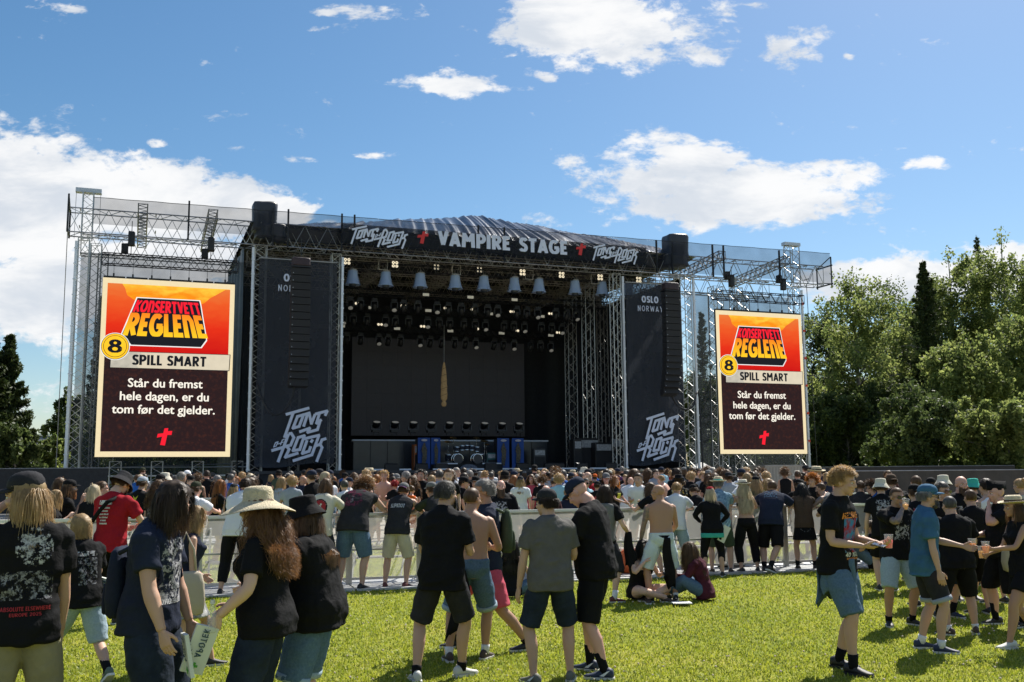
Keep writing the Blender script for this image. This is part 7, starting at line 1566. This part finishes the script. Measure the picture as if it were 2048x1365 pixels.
f19 = P(1795, 975, 12.3, 168, 'man in sunglasses drinking beer, black t-shirt with skull picture and light denim shorts', hair=('buzz','brown'), glasses='sun', up=('tee','black'), low=('bermuda','light_denim'), leglen=1.0, skin='tan', sock='black', sockh=.12, shoe='black', tattoo=(1,), girth=1.1, hands=((-.30,.05,.86),(.02,.22,1.50)), elbow=(None,(1,.1,-.9)), palm=(None,(-.3,-.5,0)), curl=(.4,.9), feet=((-.17,0,-25),(.17,0,25)),
  prints=[dict(kind='text',side=1,txt='MEGADETH',h=.41,w=.26,hgt=.035,mat=pgrey,tw=.16), dict(kind='patch',side=1,h=.27,w=.24,hgt=.24,mat=pw_)])
cup('plastic cup of beer at the mouth of the man in sunglasses', world(f19,(-.01,.225,1.485)), BEER, (18,0), .45)
f20 = P(1858, 968, 10.6, 100, 'man in bright blue cap, sunglasses, blue button shirt and black shorts with rolled hems', hair=('short','grey'), hat=('cap','blue'), glasses='sun', beard='dgrey', beardl=.015, up=('shirt','blue'), low=('shorts','faded'), leglen=.90, cuff='greyblue', skin='mid', sock='white', sockh=.14, shoe='navy', hands=((-.10,.42,1.10),(.27,.08,.84)), elbow=((-.6,-.6,-.8),(.6,-1,0)), hy=6, feet=((-.14,-.06,-8),(.14,.08,10)), uloose=.026, hem=-.13, vox=.010)
cup('clear cup of orange drink reached out beside the blue shirt', world(f20,(-.09,.515,1.05)), ORANGE)
f21 = P(1899, 992, 11.6, -8, 'broad man with cropped dark hair seen from behind, just right of the blue shirt', hair=('buzz','dgrey'), up=('tee','black'), low=('bermuda','black'), leglen=1.0, girth=1.2, skin='mid', shoe='brown', sock='white', sockh=.1, hands=((-.2,.34,1.08),(.30,.34,1.06)), feet=((-.18,-.02,-30),(.22,.02,25)))
f22 = P(1886, 964, 12.9, 158, 'man in sunglasses and black t-shirt with a round chest badge, standing behind the blue cap', hair=('short','dgrey'), glasses='sun', up=('tee','black'), low=('bermuda','dark_denim'), leglen=1.1, girth=1.15, skin='mid', shoe='navy', sock='black', hands=((-.25,.20,1.0),(.2,.3,1.05)), prints=[dict(kind='disc',side=1,h=.40,u=-.10,w=.09,hgt=.09,mat=mat('badge_red',(0.5,0.02,0.02),.7)), dict(kind='disc',side=1,h=.40,u=-.10,w=.06,hgt=.06,mat=pwhite,off=.007)])
f23 = P(1924, 953, 14.6, 176, 'bald man with brown beard facing the camera, black t-shirt with white scrawl', hair=None, beard='brown', beardl=.05, up=('tee','black'), low=('bermuda','black'), girth=1.25, belly=.4, skin='pink', shoe='black', prints=[dict(kind='patch',side=1,h=.38,w=.24,hgt=.08,mat=pwhite if False else pw_,jag=False)])
f24 = P(1992, 962, 12.2, -96, 'man in black folded side cap with hand at his chin and a sling bag', hair=None, hat=('garrison','black'), up=('tee','black'), low=('bermuda','black'), leglen=1.15, girth=1.25, belly=.4, skin='pink', sock='black', sockh=.45, shoe='black', hands=((-.02,.20,1.47),(.20,.26,1.10)), elbow=((-.8,.2,-1),None), palm=((0,-1,.2),None), feet=((-.16,-.05,-5),(.16,.1,8)))
o = thing('shoulder_bag', 'beige canvas shoulder bag at the side of the man in the folded side cap', 'bag', world(f24,(-.24,.0,1.02)), f24['root'].rotation_euler.z+PI/2); b = MB(); bagshape(b,.38,.40,.14,.05); q = b.build('bag_body', mat('canvas',(0.33,0.30,0.24),.8,bump=.3), o, True); q.location = (0,0,-.32); b = MB(); b.path([(-.16,0,.05),(-.08,.06,.3),(.02,.16,.48)], .018, 5); b.build('strap', MATS['canvas'], o, True)
f25 = P(2026, 992, 10.8, -94, 'woman in cream straw hat, black sleeveless top and black shorts, holding two drinks', fem=True, hair=('long','brown'), hl=.26, hat=('fedora','straw'), band='brown', up=('tank','black'), low=('mid','black'), leglen=.62, skin='tan', shoe='white', sole=True, hands=((-.10,.42,1.12),(.10,.36,1.05)), curl=(.9,.8), feet=((-.12,.30,-8),(.14,-.22,8)), hy=4)
cup('plastic cup of orange drink in the far hand of the straw hat woman', world(f25,(-.10,.50,1.07)), ORANGE); cup('plastic cup of beer in the near hand of the straw hat woman', world(f25,(.10,.44,1.0)), BEER)
for a in (('man in white bucket hat leaning at the barrier, black t-shirt with purple back print', 1762, 957, 15.8, 14, dict(hat=('bucket','cream'), prints=[dict(kind='patch',h=.36,w=.24,hgt=.3,mat=pw_)], lean=12, skin='pale')),
          ('man in brown cap and black t-shirt behind the white bucket hat', 1783, 948, 17.2, 0, dict(hat=('backcap','brown'), girth=1.2, skin='mid')),
          ('person in black cap with gold lettering and black t-shirt with blue back print', 1829, 968, 14.0, -8, dict(hat=('backcap','black'), girth=1.15, prints=[dict(kind='patch',h=.34,w=.3,hgt=.34,mat=pmix)])),
          ('man with thin cropped hair standing just left of the blue cap, seen from behind', 1833, 951, 16.0, 4, dict(hair=('buzz','brown'), skin='pink')),
          ('man in black cap among the group above the blue cap', 1863, 955, 17.5, 20, dict(hat=('cap','black'))),
          ('man in pale bucket hat with navy t-shirt, behind the bald bearded man', 1887, 950, 16.2, 8, dict(hat=('bucket','cream'), up=('tee','navy'), skin='pink')),
          ('man in teal green bucket hat behind the bald bearded man', 1946, 957, 16.4, -12, dict(hat=('bucket','teal'), skin='pink')),
          ('man with cropped brown hair and long patterned black shorts, seen from behind between two groups', 1941, 979, 13.2, -4, dict(hair=('buzz','brown'), low=('bermuda','black'), leglen=1.1, girth=1.1, shoe='black')),
          ('dark haired man in white sleeveless vest with tattooed arms, behind the folded side cap', 1972, 957, 14.2, -15, dict(hair=('short','dark'), up=('tank','white'), tattoo=(0,1), low=('bermuda','camo'))),
          ('woman with hair tied up and a black backpack at the far right', 2040, 958, 16.0, -25, dict(fem=True, hair=('bun','blond'), up=('tank','sand'), low=('shorts','denim'))),
          ('curly dark haired person in royal blue t-shirt bending at the barrier', 1744, 966, 20.2, -70, dict(hair=('curly','dark'), up=('tee','royal'), lean=35)),
          ('person in dark t-shirt with brown hair beside the curly haired one at the barrier', 1722, 962, 20.4, 20, dict(hair=('short','brown'), up=('tee','faded'))),
          ('man in sunglasses and striped shirt facing the camera in front of the brown fence', 1778, 941, 24.0, 175, dict(hair=('short','brown'), glasses='sun', up=('tee','darkplaid'), skin='pink', fdet=True))):
    lb, hx, tp, Y_, fc, kw = a; kw = dict(kw); kw.setdefault('hair', ('short','brown')); kw.setdefault('up', ('tee','black')); kw.setdefault('low', ('shorts','black')); kw.setdefault('vox', .014); kw.setdefault('cvox', .014); kw['hvox'] = .007
    q = P(hx, tp, Y_, fc, lb, **kw)
    if 'black backpack' in lb: backpack('black backpack worn by the woman with tied up hair', q, CL['black'], (0,-.2,1.2), .42,.28,.16)
# ---------------- at the barrier, our side
LEAN = dict(lean=26, hunch=26, feet=((-.17,-.10,-15),(.17,-.06,15)), hands=((-.16,.60,1.22),(.16,.60,1.22)), elbow=((-1,-.1,-.8),(1,-.1,-.8)))
def L(hx, top, label, off=-.52, face=12, **kw):
    k2 = dict(LEAN); k2.update(kw); k2.setdefault('vox', .013); k2.setdefault('hvox', .007); return P(hx, top, bY(hx)+off, face, label, **k2)
g1 = L(652, 958, 'young person leaning on the barrier, cream t-shirt with red and black round back emblem', hair=('bob','brown'), up=('tee','cream'), low=('trousers','faded'), lean=16, hunch=12, skin='pale',
  prints=[dict(kind='disc',h=.33,w=.25,hgt=.25,mat=CL['black'],inner=.86), dict(kind='disc',h=.33,w=.215,hgt=.215,mat=mat('emblem_red',(0.32,0.015,0.02),.8)), dict(kind='poly',h=.33,w=.25,hgt=.25,mat=CL['cream'],off=.007,polys=[[(.02+.10*math.cos(R(a0+t_)),.02+.10*math.sin(R(a0+t_))) for t_ in range(0,360,30)] for a0 in (0,)]+[[(.18*math.cos(R(q_))+.07*math.cos(R(t_)),.18*math.sin(R(q_))+.07*math.sin(R(t_))) for t_ in range(0,360,40)] for q_ in (60,180,300)])])
g1b = L(502, 956, 'young person in cream printed t-shirt with brown hair, turned right behind the straw hat', off=1.0, face=50, hair=('bob','brown'), up=('tee','cream'), low=('trousers','black'), lean=8, hunch=8)
g2 = L(727, 966, 'broad man in cut-off dark hooded top and blue denim shorts hunched over the barrier', hair=('curly','brown'), up=('hood','faded'), low=('bermuda','denim'), leglen=1.02, girth=1.28, lean=32, hunch=36, shoe='black', skin='mid', hp=20, prints=[dict(kind='patch',h=.36,w=.3,hgt=.3,mat=pmaroon), dict(kind='patch',h=.33,u=-.04,w=.10,hgt=.12,mat=pgrey)])
g3 = L(808, 966, 'man in dark sleeveless shirt, grey and maroon cap and sand shorts at the barrier', hair=('short','brown'), hat=('backcap','grey'), visor='purple', up=('tank','faded'), low=('bermuda','sand'), leglen=1.02, shoe='red', skin='mid', girth=1.08, prints=[dict(kind='text',h=.34,w=.24,hgt=.06,mat=pwhite,txt='SLIPKnOT',tw=.13)])
g4 = L(862, 964, 'man in grey cap and dark vest with tattooed shins, turned left at the barrier', face=-45, hair=('short','brown'), hat=('cap','grey'), up=('tee','camo'), vest='faded', low=('bermuda','black'), skin='tan', sock='white', shoe='brown', lean=14, hunch=12, tattoo=(0,))
g5 = L(492, 957, 'dark haired man in white t-shirt and black trousers, left of the straw hat', hair=('short','dark'), up=('tee','white'), low=('trousers','black'), lean=20)
g6 = L(392, 963, 'man in camouflage cap and white t-shirt with elbow on the barrier', off=.75, face=20, hair=('short','brown'), hat=('cap','camo'), up=('tee','white'), low=('shorts','grey'), skin='pink', lean=12, hunch=10)
g7 = L(1300, 966, 'long light brown haired man in black t-shirt and grey shorts, turned left at the barrier', face=-40, hair=('long','brown'), hl=.33, up=('tee','black'), low=('bermuda','grey'), glasses='clear', lean=22, shoe='white')
g8 = L(1354, 965, 'person with short blond hair in bright white t-shirt and light denim shorts at the barrier', face=20, hair=('short','blond'), up=('tee','white'), low=('bermuda','light_denim'), lean=14, hunch=12, shoe='olive')
g9 = L(1421, 974, 'woman in red bandana, black sweater over teal hem and black leggings by the barrier', off=-.95, face=5, fem=True, hair=('bob','light'), hat=('bandana','redd') if False else ('bandana','red'), up=('long','black'), low=('leggings','black'), waist=('teal',-.17,-.08), lean=6, hunch=8, girth=1.15, hands=((-.20,.26,1.05),(.22,.26,1.05)), shoe='black')
o = thing('paper_bag', 'white paper bag hanging at the hip of the woman in the red bandana', 'paper bag', world(g9,(.30,.0,.98)), .2); o.rotation_euler = (0,R(28),.2); MB().box(-.07,-.02,-.30,.07,.02,0).build('bag_sheet', MATS['bag_white'], o); b = MB(); b.path([(-.03,0,0),(-.02,0,.12),(.02,0,.12),(.03,0,0)], .006, 4); b.build('handle', CL['lightblue'], o)
g10 = L(1437, 955, 'man in straw trilby with colourful band and blue checked shirt, green shorts, at the barrier', off=-.40, face=10, hair=('short','grey'), hat=('fedora','straw'), band='teal', up=('shirt','plaid'), low=('bermuda','green'), leglen=1.02, lean=12, hunch=12, shoe='brown')
g11 = L(1486, 960, 'woman with long blond hair, cream hat, black bikini top and black patched trousers', off=-.45, face=-8, fem=True, hair=('long','light'), hl=.50, hat=('fedora','cream'), band='black', up=('bikini','black'), low=('trousers','black'), leglen=1.95, lean=8, hunch=6, skin='mid', hands=((-.22,.42,1.2),(.20,.42,1.2)))
g12 = L(1546, 962, 'bald man in dark navy t-shirt and black shorts leaning far over the barrier, legs crossed', face=22, hair=('buzz','brown'), up=('tee','navy'), low=('shorts','black'), leglen=.98, sock='black', sockh=.25, shoe='black', lean=38, hunch=20, girth=1.12, tattoo=(0,), feet=((-.10,-.28,-10),(.02,-.42,30,.03,20)), prints=[dict(kind='patch',h=.42,w=.26,hgt=.15,mat=pblue)])
g13 = L(1604, 967, 'person with very long dark hair and black skirt with a round white emblem', off=-.5, face=10, hair=('long','black'), hl=.55, up=('tee','brown'), low=('skirt','black'), flare=.24, shoe='black', sock='black', lean=12, hunch=14)
b = MB(); b.path([(.10*math.cos(R(t_)),0,.085*math.sin(R(t_))) for t_ in range(200,345,12)], .012, 4); q = b.build('waist_emblem', pgrey, g13['root']); q.location = (0,-.225,.86)
g14 = L(1642, 966, 'bearded tattooed man in dark grey sleeveless shirt with elbow on the barrier', face=-50, hair=('buzz','brown'), glasses='clear', beard='brown', up=('tank','grey'), low=('shorts','black'), tattoo=(0,1), lean=20, girth=1.15, skin='mid')
g15 = L(1668, 985, 'person in black half hidden behind the tall blond man, bending at the barrier', off=-1.3, face=0, hair=('short','dark'), up=('tee','black'), low=('shorts','black'), lean=30, girth=1.3)
# ---------------- just behind the barrier
def Bk(hx, top, label, off=.9, face=0, **kw):
    kw.setdefault('vox', .014); kw.setdefault('cvox', .014); kw.setdefault('hvox', .0075); kw.setdefault('hair', ('short','brown')); kw.setdefault('up', ('tee','black')); kw.setdefault('low', ('shorts','black')); return P(hx, top, bY(hx)+off, face, label, **kw)
Bk(1002, 961, 'big bald man with long goatee in black printed jacket and camouflage trousers, facing the camera', 1.4, 176, hair=None, skin='pink', beard='brown', beardl=.10, up=('long','black'), low=('trousers','camo'), girth=1.3, belly=.7, hs=1.05, prints=[dict(kind='patch',side=1,h=.30,w=.26,hgt=.34,mat=pw_)])
Bk(1092, 972, 'bald man in sunglasses with dark checked shirt bending over the barrier', .7, -150, hair=None, skin='pink', glasses='sun', up=('long','darkplaid'), lean=22, hunch=20)
Bk(1137, 976, 'man in navy t-shirt with arms folded in front, facing the camera behind the navy cap', 1.2, 165, hair=('short','blond'), skin='tan', up=('tee','navy'), beard='brown', beardl=.02, hands=((-.10,.25,1.12),(.10,.25,1.18)))
Bk(1080, 985, 'older person with pale hair behind the black cap, arm resting up', 1.0, -120, hair=('short','light'), up=('tee','black'))
Bk(1020, 985, 'man with cropped grey hair and grey t-shirt right of the bald bearded man', 2.0, 10, hair=('buzz','dgrey'), up=('tee','grey'))
Bk(112, 980, 'blond woman with glasses in profile, left of the black capped drinker', .8, 70, fem=True, hair=('long','blond'), hl=.3, glasses='clear', hands=((-.1,.3,1.2),(.1,.3,1.3)))
q = Bk(140, 959, 'bearded long haired man in black cap drinking from a cup behind the left barrier', 1.2, 60, hair=('long','brown'), hl=.3, hat=('cap','black'), beard='ginger', beardl=.08, hands=((-.1,.3,1.3),(.03,.26,1.42)))
cup('cup of beer held by the bearded man in black cap at the left', world(q,(.03,.33,1.38)), BEER)
Bk(120, 956, 'person with smooth auburn hair behind the bearded drinker', 2.6, 40, fem=True, hair=('bob','brown'))
Bk(187, 970, 'woman with straight pale blond bob in black jacket, seen from behind', .8, -10, fem=True, hair=('bob','light'), up=('long','black'))
Bk(204, 963, 'man with short brown hair and glasses right of the pale blond bob', 1.6, 60, hair=('short','brown'), glasses='clear', skin='pink')
Bk(285, 953, 'man in lavender cap and black t-shirt with yellow and orange bird print on the back', 3.6, 25, hat=('cap','lightblue') if False else ('cap','greyblue'), prints=[dict(kind='poly',h=.33,w=.3,hgt=.36,mat=porange,polys=[[(-.3,.1),(-.05,-.2),(0,-.45),(.05,-.2),(.3,.1),(.12,.0),(0,-.1),(-.12,0)]]), dict(kind='poly',h=.38,w=.3,hgt=.3,mat=mat('print_yellow',(0.5,0.5,0.03),.8),polys=[[(-.22,.35),(-.08,.05),(0,-.05),(.08,.05),(.22,.35),(.05,.2),(-.05,.2)]])])
Bk(318, 961, 'person with long wavy light brown hair and black t-shirt with small white list print', 2.2, 30, hair=('longcurly','brown'), hl=.35, prints=[dict(kind='patch',h=.2,w=.12,hgt=.34,mat=pw_,jag=False)])
Bk(441, 960, 'woman with long auburn ponytail, black dress and big black shoulder bag', 5.0, 60, fem=True, hair=('long','ginger'), hl=.45, low=('skirt','black'), hands=((-.2,.35,1.0),(.2,.35,1.0)))
Bk(468, 967, 'person in dark cap and black sleeveless top with blond plait, near the auburn ponytail', 4.2, 15, fem=True, hair=('long','blond'), hl=.3, hat=('cap','faded'), up=('tank','black'), low=('skirt','black'))
Bk(1387, 970, 'man in black cap and black t-shirt at the barrier, head lowered', .9, -20, hat=('cap','black'), hp=15, lean=10)
Bk(1512, 952, 'woman with long blond hair under a black cap beside the cream hat', 1.2, 0, fem=True, hair=('long','blond'), hl=.4, hat=('cap','black'), up=('tee','green'))
Bk(1537, 958, 'smiling person with long blond curls in black t-shirt facing the camera', 2.2, 170, hair=('longcurly','blond'), hl=.4, fdet=True, hands=((-.3,.25,1.15),(.3,.25,1.15)))
Bk(1495, 946, 'long blond haired person in white t-shirt, back turned, arms out', 3.2, 5, hair=('long','blond'), hl=.4, up=('tee','white'), hands=((-.3,.2,1.2),(.45,.3,1.1)))
Bk(1458, 944, 'man in dark cap and grey sleeveless top, back turned', 4.2, 0, hat=('backcap','faded'), up=('tee','greyblue'), low=('shorts','black'))
Bk(1625, 952, 'person with big ginger curls in black t-shirt behind the barrier', 3.0, -140, hair=('curly','ginger'), sw=1.5)
Bk(1598, 958, 'person in black cap with back printed black vest near the ginger curls', 2.6, 10, hat=('backcap','black'), prints=[dict(kind='patch',h=.3,w=.26,hgt=.3,mat=pgrey)])
Bk(1358, 950, 'man in black hat and black vest covered with colourful patches, seen from behind', 3.4, 5, hat=('fedora','black'), vest='black', prints=[dict(kind='patch',h=.28,w=.34,hgt=.46,mat=pcol,jag=False)])
# ---------------- notable people in the nearer crowd
def Md(hx, top, Y, face, label, **kw):
    kw.setdefault('vox', .017); kw.setdefault('cvox', .018); kw.setdefault('far', True); kw.setdefault('hair', ('short','brown')); kw.setdefault('up', ('tee','black')); kw.setdefault('low', ('shorts','black')); kw.setdefault('skin', 'pink'); return P(hx, top, Y, face, label, **kw)
FRONT = dict(hands=((-.12,.28,1.12),(.12,.28,1.12)), fdet=True)
Md(768, 942, 26.5, 178, 'shirtless man with blond curly hair and sand shorts facing the camera', hair=('messy','blond'), up=None, low=('shorts','sand'), **FRONT)
Md(744, 957, 25.5, 70, 'person in black strap top with light brown hair beside the shirtless man', hair=('messy','blond'), up=('tank','black'), fem=True)
Md(699, 955, 27.0, 110, 'man in navy cap and white polo shirt with arms crossed', hat=('cap','navy'), up=('tee','white'), low=('shorts','denim'), hands=((-.1,.25,1.15),(.1,.25,1.1)))
Md(790, 962, 26.0, 20, 'person with bright dyed red hair in black top', hair=('messy','redd'), fem=True)
Md(785, 953, 28.0, -30, 'dark haired person in pale grey t-shirt behind the red hair', hair=('short','dark'), up=('tee','greyblue'))
Md(824, 953, 26.2, -150, 'woman with long wavy brown hair in black top reaching forward', hair=('longcurly','brown'), fem=True, fdet=True)
Md(842, 940, 26.8, 190, 'boy with bushy black hair in black t-shirt above the grey cap', hair=('messy','black'), fdet=True)
Md(824, 972, 24.8, 20, 'person in bright orange dress between the two caps', up=('tank','orange'), low=('skirt','orange'), fem=True, hair=('bun','brown'))
Md(1041, 952, 25.5, 5, 'person with long light brown hair under a dark cap, in white t-shirt', hair=('long','blond'), hl=.3, hat=('backcap','faded'), up=('tee','white'))
Md(1063, 950, 27.5, -160, 'woman with full brown curls and bare shoulders, face towards the camera', hair=('longcurly','brown'), hl=.28, up=('tank','pinkc'), fem=True, fdet=True)
Md(1085, 953, 27.0, 0, 'person with curly light brown hair above the bald sunglasses man', hair=('curly','brown'))
Md(1108, 955, 26.0, 0, 'person in grey cap and white t-shirt behind the grey t-shirt man', hat=('cap','grey'), up=('tee','white'))
Md(1143, 945, 27.0, 20, 'man in navy cap turned right, white t-shirt, above the navy t-shirt man', hat=('cap','navy'), up=('tee','white'))
Md(1173, 957, 25.0, 150, 'man in sunglasses and light blue shirt facing the camera', glasses='sun', up=('shirt','lightblue'), hair=('short','dgrey'), fdet=True)
Md(1232, 953, 25.5, 130, 'woman with ginger bob in black t-shirt with yellow print', hair=('bob','ginger'), fem=True, hands=((-.3,.3,1.0),(.1,.4,1.1)), prints=[dict(kind='patch',side=1,h=.33,w=.16,hgt=.2,mat=MATS['print_yellow'])], fdet=True)
Md(1252, 950, 28.5, 170, 'woman with blond hair up and pale grey top near the ginger bob', hair=('bun','blond'), up=('tank','greyblue'), low=('shorts','camo'), fem=True)
Md(1195, 962, 24.5, 10, 'man in black cap and black t-shirt with red writing on the back', hat=('backcap','black'), prints=[dict(kind='patch',h=.3,w=.2,hgt=.3,mat=mat('print_red_list',(0.4,0.05,0.06),.8))])
Md(1280, 957, 26.0, 40, 'person in white cap in the crowd below the right banner', hat=('cap','white'), up=('tee','greyblue'))
Md(970, 943, 30.0, 5, 'person with bright blond hair and bare shoulders in front of the drum kit', hair=('messy','blond'), up=None)
Md(1008, 950, 28.5, 10, 'brown haired person in pale blue shirt right of the bald bearded man', up=('shirt','lightblue'))
Md(1220, 940, 33.0, 20, 'man in cream cap standing higher in front of the right stage tower', hat=('cap','cream'), hair=('short','brown'))
Md(1190, 948, 34.0, 0, 'person in bright orange beanie in the crowd', hat=('beanie','orange'))
Md(1400, 938, 34.0, 160, 'brown haired man in open leather vest below the right wing', hair=('short','brown'), up=('tank','brown'), fdet=True)
Md(1262, 955, 27.0, 30, 'man with bald head leaning forward in pale t-shirt near the white cap', hair=None, up=('tee','white'), lean=25)
Md(1322, 951, 28.0, -60, 'shirtless fair man bending forward behind the bald shirtless man', hair=('short','blond'), up=None, lean=25)
Md(1417, 950, 29.0, 0, 'woman with very long brown hair seen from behind near the straw trilby', hair=('long','brown'), hl=.5, fem=True)
Md(285, 935, 40.0, 20, 'steward in high visibility yellow cap at the left scrim', hat=('cap','green') if False else ('cap','camo'), up=('tee','lightblue'))

# ================================================================ CROWD
protos = []
PR = [ # key, description, spec
 ('short brown haired person', dict(hair=('short','brown'))), ('stocky dark haired person', dict(hair=('short','dark'), girth=1.15)), ('cropped haired person', dict(hair=('buzz','dgrey'), girth=1.2)), ('bald bearded person', dict(hair=None, girth=1.15, beard='brown')),
 ('long haired blond woman', dict(hair=('long','blond'), hl=.32, fem=True)), ('long haired dark woman', dict(hair=('long','dark'), hl=.36, fem=True)), ('wavy brown haired person', dict(hair=('longcurly','brown'), hl=.36)), ('person in black cap', dict(hair=('short','dark'), hat=('cap','black'))),
 ('person in backwards cap', dict(hair=('short','brown'), hat=('backcap','faded'), girth=1.1)), ('long haired person in grey cap', dict(hair=('long','brown'), hl=.2, hat=('cap','grey'))), ('curly haired person', dict(hair=('curly','brown'))), ('woman with blond bob', dict(hair=('bob','light'), fem=True)),
 ('woman with hair bun', dict(hair=('bun','dark'), fem=True)), ('person in bucket hat', dict(hair=('short','brown'), hat=('bucket','cream'))), ('messy blond haired person', dict(hair=('messy','blond'))), ('person in white cap', dict(hair=('short','brown'), hat=('cap','white'))),
 ('person in straw hat', dict(hair=('short','grey'), hat=('fedora','straw'), band='black')), ('grey haired person', dict(hair=('short','grey'), girth=1.15, glasses='clear')), ('woman with ginger bob', dict(hair=('bob','ginger'), fem=True)), ('person in navy cap', dict(hair=('short','brown'), hat=('cap','navy')))]
poses = [dict(), dict(hands=((-.12,.28,1.12),(.12,.28,1.14))), dict(hands=((-.1,.24,1.18),(.26,.05,.86)), hy=25), dict(hands=((-.3,.1,.9),(.1,.28,1.25)), hy=-30), dict(lean=8,hunch=12,hands=((-.2,.3,1.0),(.2,.3,1.0)))]
for i, (d_, sp) in enumerate(PR):
    kw = dict(sp); kw.update(poses[i % 5]); kw.update(far=True, vox=.024, cvox=.024, seed=500+i, up=('tee','black') if i % 6 != 4 else ('tank','black'), low=(('shorts','black'),('bermuda','denim'),('trousers','black'))[i % 3], skin=('pale','mid','pink','tan')[i % 4], H=1.0, fdet=True)
    kw['fdet'] = True; info = human(kw); info['root'].scale = (1,1,1); protos.append([d_, info, False, sp.get('fem', False)])
shirts = [('black','black')]*13+[('faded','charcoal')]*4+[('white','white')]*3+[('navy','navy')]*2+[('grey','grey'),('greyblue','pale grey'),('red','dark red'),('lightblue','light blue'),('green','olive green'),('purple','purple'),('royal','blue'),('cream','cream')]
spots = []
cr = random.Random(21)
occupied = []
def try_spot(px, Y, dmin):
    p = at(px, 950, Y); q = Vector((p.x, Y))
    for o_ in occupied:
        if (o_-q).length < dmin: return False
    occupied.append(q); spots.append((px, p.x, Y)); return True
for o_ in list(col.objects):
    if o_.get('category') == 'person' and o_.location.y > 16: occupied.append(Vector((o_.location.x, o_.location.y)))
def stage_front(px):     # depth of the stage front under a pixel column
    return S(px, 930, -1.0) and (W(S(px,930,-1.0)[0], -1.0).y)
tries = 0
while len(spots) < 250 and tries < 9000:
    tries += 1; px = cr.uniform(250, 1660); ymax_ = stage_front(px)-1.5; a_ = cr.random()
    Y = 24.5+(ymax_-24.5)*(a_**1.15)
    dens_ = 1.0 if 620 < px < 1450 else (.55 if px >= 1450 else .5)
    if cr.random() > dens_: continue
    if px < 560 and Y < 27: continue
    if px > 1480 and Y > 48: continue
    try_spot(px, Y, .58)
def region(px, Y):
    n = 'far right crowd'
    for x, q in ((470,'under left screen'),(640,'under left banner'),(800,'before dark riser'),(890,'before left blue banners'),(980,'before drum kit'),(1070,'before right blue banners'),(1240,'before lattice towers'),(1380,'under right banner'),(1700,'under right screen')):
        if px < x: n = q; break
    return n+(', near' if Y < 31 else (', middle' if Y < 39 else ', far'))
entries = []
for i, (px, X, Y) in enumerate(sorted(spots, key=lambda q: q[0])):
    pr = protos[cr.randrange(len(protos))]
    if ('hat' in pr[0] or 'white cap' in pr[0]) and cr.random() < .65: pr = protos[cr.randrange(len(protos))]
    o = pr[1]['root'] if not pr[2] else copy_tree(pr[1]['root']); pr[2] = True
    fc = cr.choice([0,0,0,5,-8,15,-20,10,40,-50,80,-85,150,-160,175]) if Y < 36 else cr.gauss(-6, 22)
    H_ = (1.78 if not pr[3] else 1.68)*(1+cr.gauss(0,.035)); k = H_/1.758
    o.location = (X, Y, gz(Y)); o.rotation_euler = (0,0,-R(fc)); o.scale = (k, k, k)
    sh_m, sh_n = cr.choice(shirts)
    for c in o.children:
        nm = c.name.split('.')[0]
        if nm in ('t_shirt','tank_top'): c.material_slots[0].link = 'OBJECT'; c.material_slots[0].material = CL[sh_m]
        if nm in ('shorts','trousers'): lm = cr.choice(['black','faded','denim','light_denim','khaki','black','grey']); c.material_slots[0].link = 'OBJECT'; c.material_slots[0].material = CL[lm]
        if nm == 'body': c.material_slots[0].link = 'OBJECT'; c.material_slots[0].material = SKIN[cr.choice(['pale','mid','pink','tan'])]
    a_ = (fc+180) % 360-180; dr = 'back turned' if abs(a_) < 30 else ('turned right' if 30 <= a_ < 130 else ('turned left' if -130 < a_ <= -30 else 'facing the camera'))
    dp = 'nearest rows' if Y < 30 else ('middle rows' if Y < 38 else 'far rows by the stage')
    entries.append([px, o, '%s, %s top, %s, %s' % (pr[0], sh_n, dr, region(px, Y))])
from collections import defaultdict
dd = defaultdict(list)
for e in entries: dd[e[2]].append(e)
for lb, es in dd.items():
    for j, e in enumerate(es):
        t_ = lb
        if len(es) > 1: t_ += (', leftmost such' if j == 0 else ', %s such' % ORD[j])
        tag(e[1], t_, 'person', 'people in the crowd before the stage')
for pr in protos:
    if not pr[2]:
        def kill(o):
            for c in list(o.children): kill(c)
            bpy.data.objects.remove(o)
        kill(pr[1]['root'])
# ================================================================ SMALL THINGS
gp = ground_at(896, 1322); cup('full cup of beer standing on the grass by the black shirted man', (gp.x, gp.y, .01), BEER, fill=.75)
for lb, px, py, m_, w_, h in (('orange plastic shopping bag on the floor plate beside the barrier', 1262, 1150, mat('orange_bag',(0.60,0.10,0.015),.45,bump=.6,bscale=14), .42, .42), ('grey and black backpack standing on the floor plate near the patched trousers', 1475, 1137, CL['grey'], .36, .55), ('black backpack on the floor plate by the green shorts', 1448, 1138, CL['black'], .30, .5), ('small black bag on the plate between two leaning people', 1590, 1130, CL['black'], .34, .22), ('black rucksack lying on the ground below the hunched man', 690, 1140, CL['faded'], .4, .3)):
    gp = ground_at(px, py); o = thing('bag' if 'bag on' in lb or 'shopping' in lb else 'backpack', lb, 'bag', (gp.x, gp.y, .04), .3); b = MB(); bagshape(b, w_, h, .24, .12); b.build('bag_body', m_, o, True); b = MB(); b.path([(-.07,0,h*.97),(-.05,0,h*1.12),(.05,0,h*1.12),(.07,0,h*.97)], .012, 5); b.build('handle', m_, o, True)
p = world(f15, (-.1,.9,0)); o = MB().box(-.13,-.10,.02,.13,.10,.03).build('paper_sheet', pwhite); o.location = (p.x,p.y,.02); tag(o, 'white paper sheet lying on the grass before the seated tattooed woman', 'paper')
print('HEIGHTS', [l for l in LOG if not 1.45 < l[1] < 1.98])
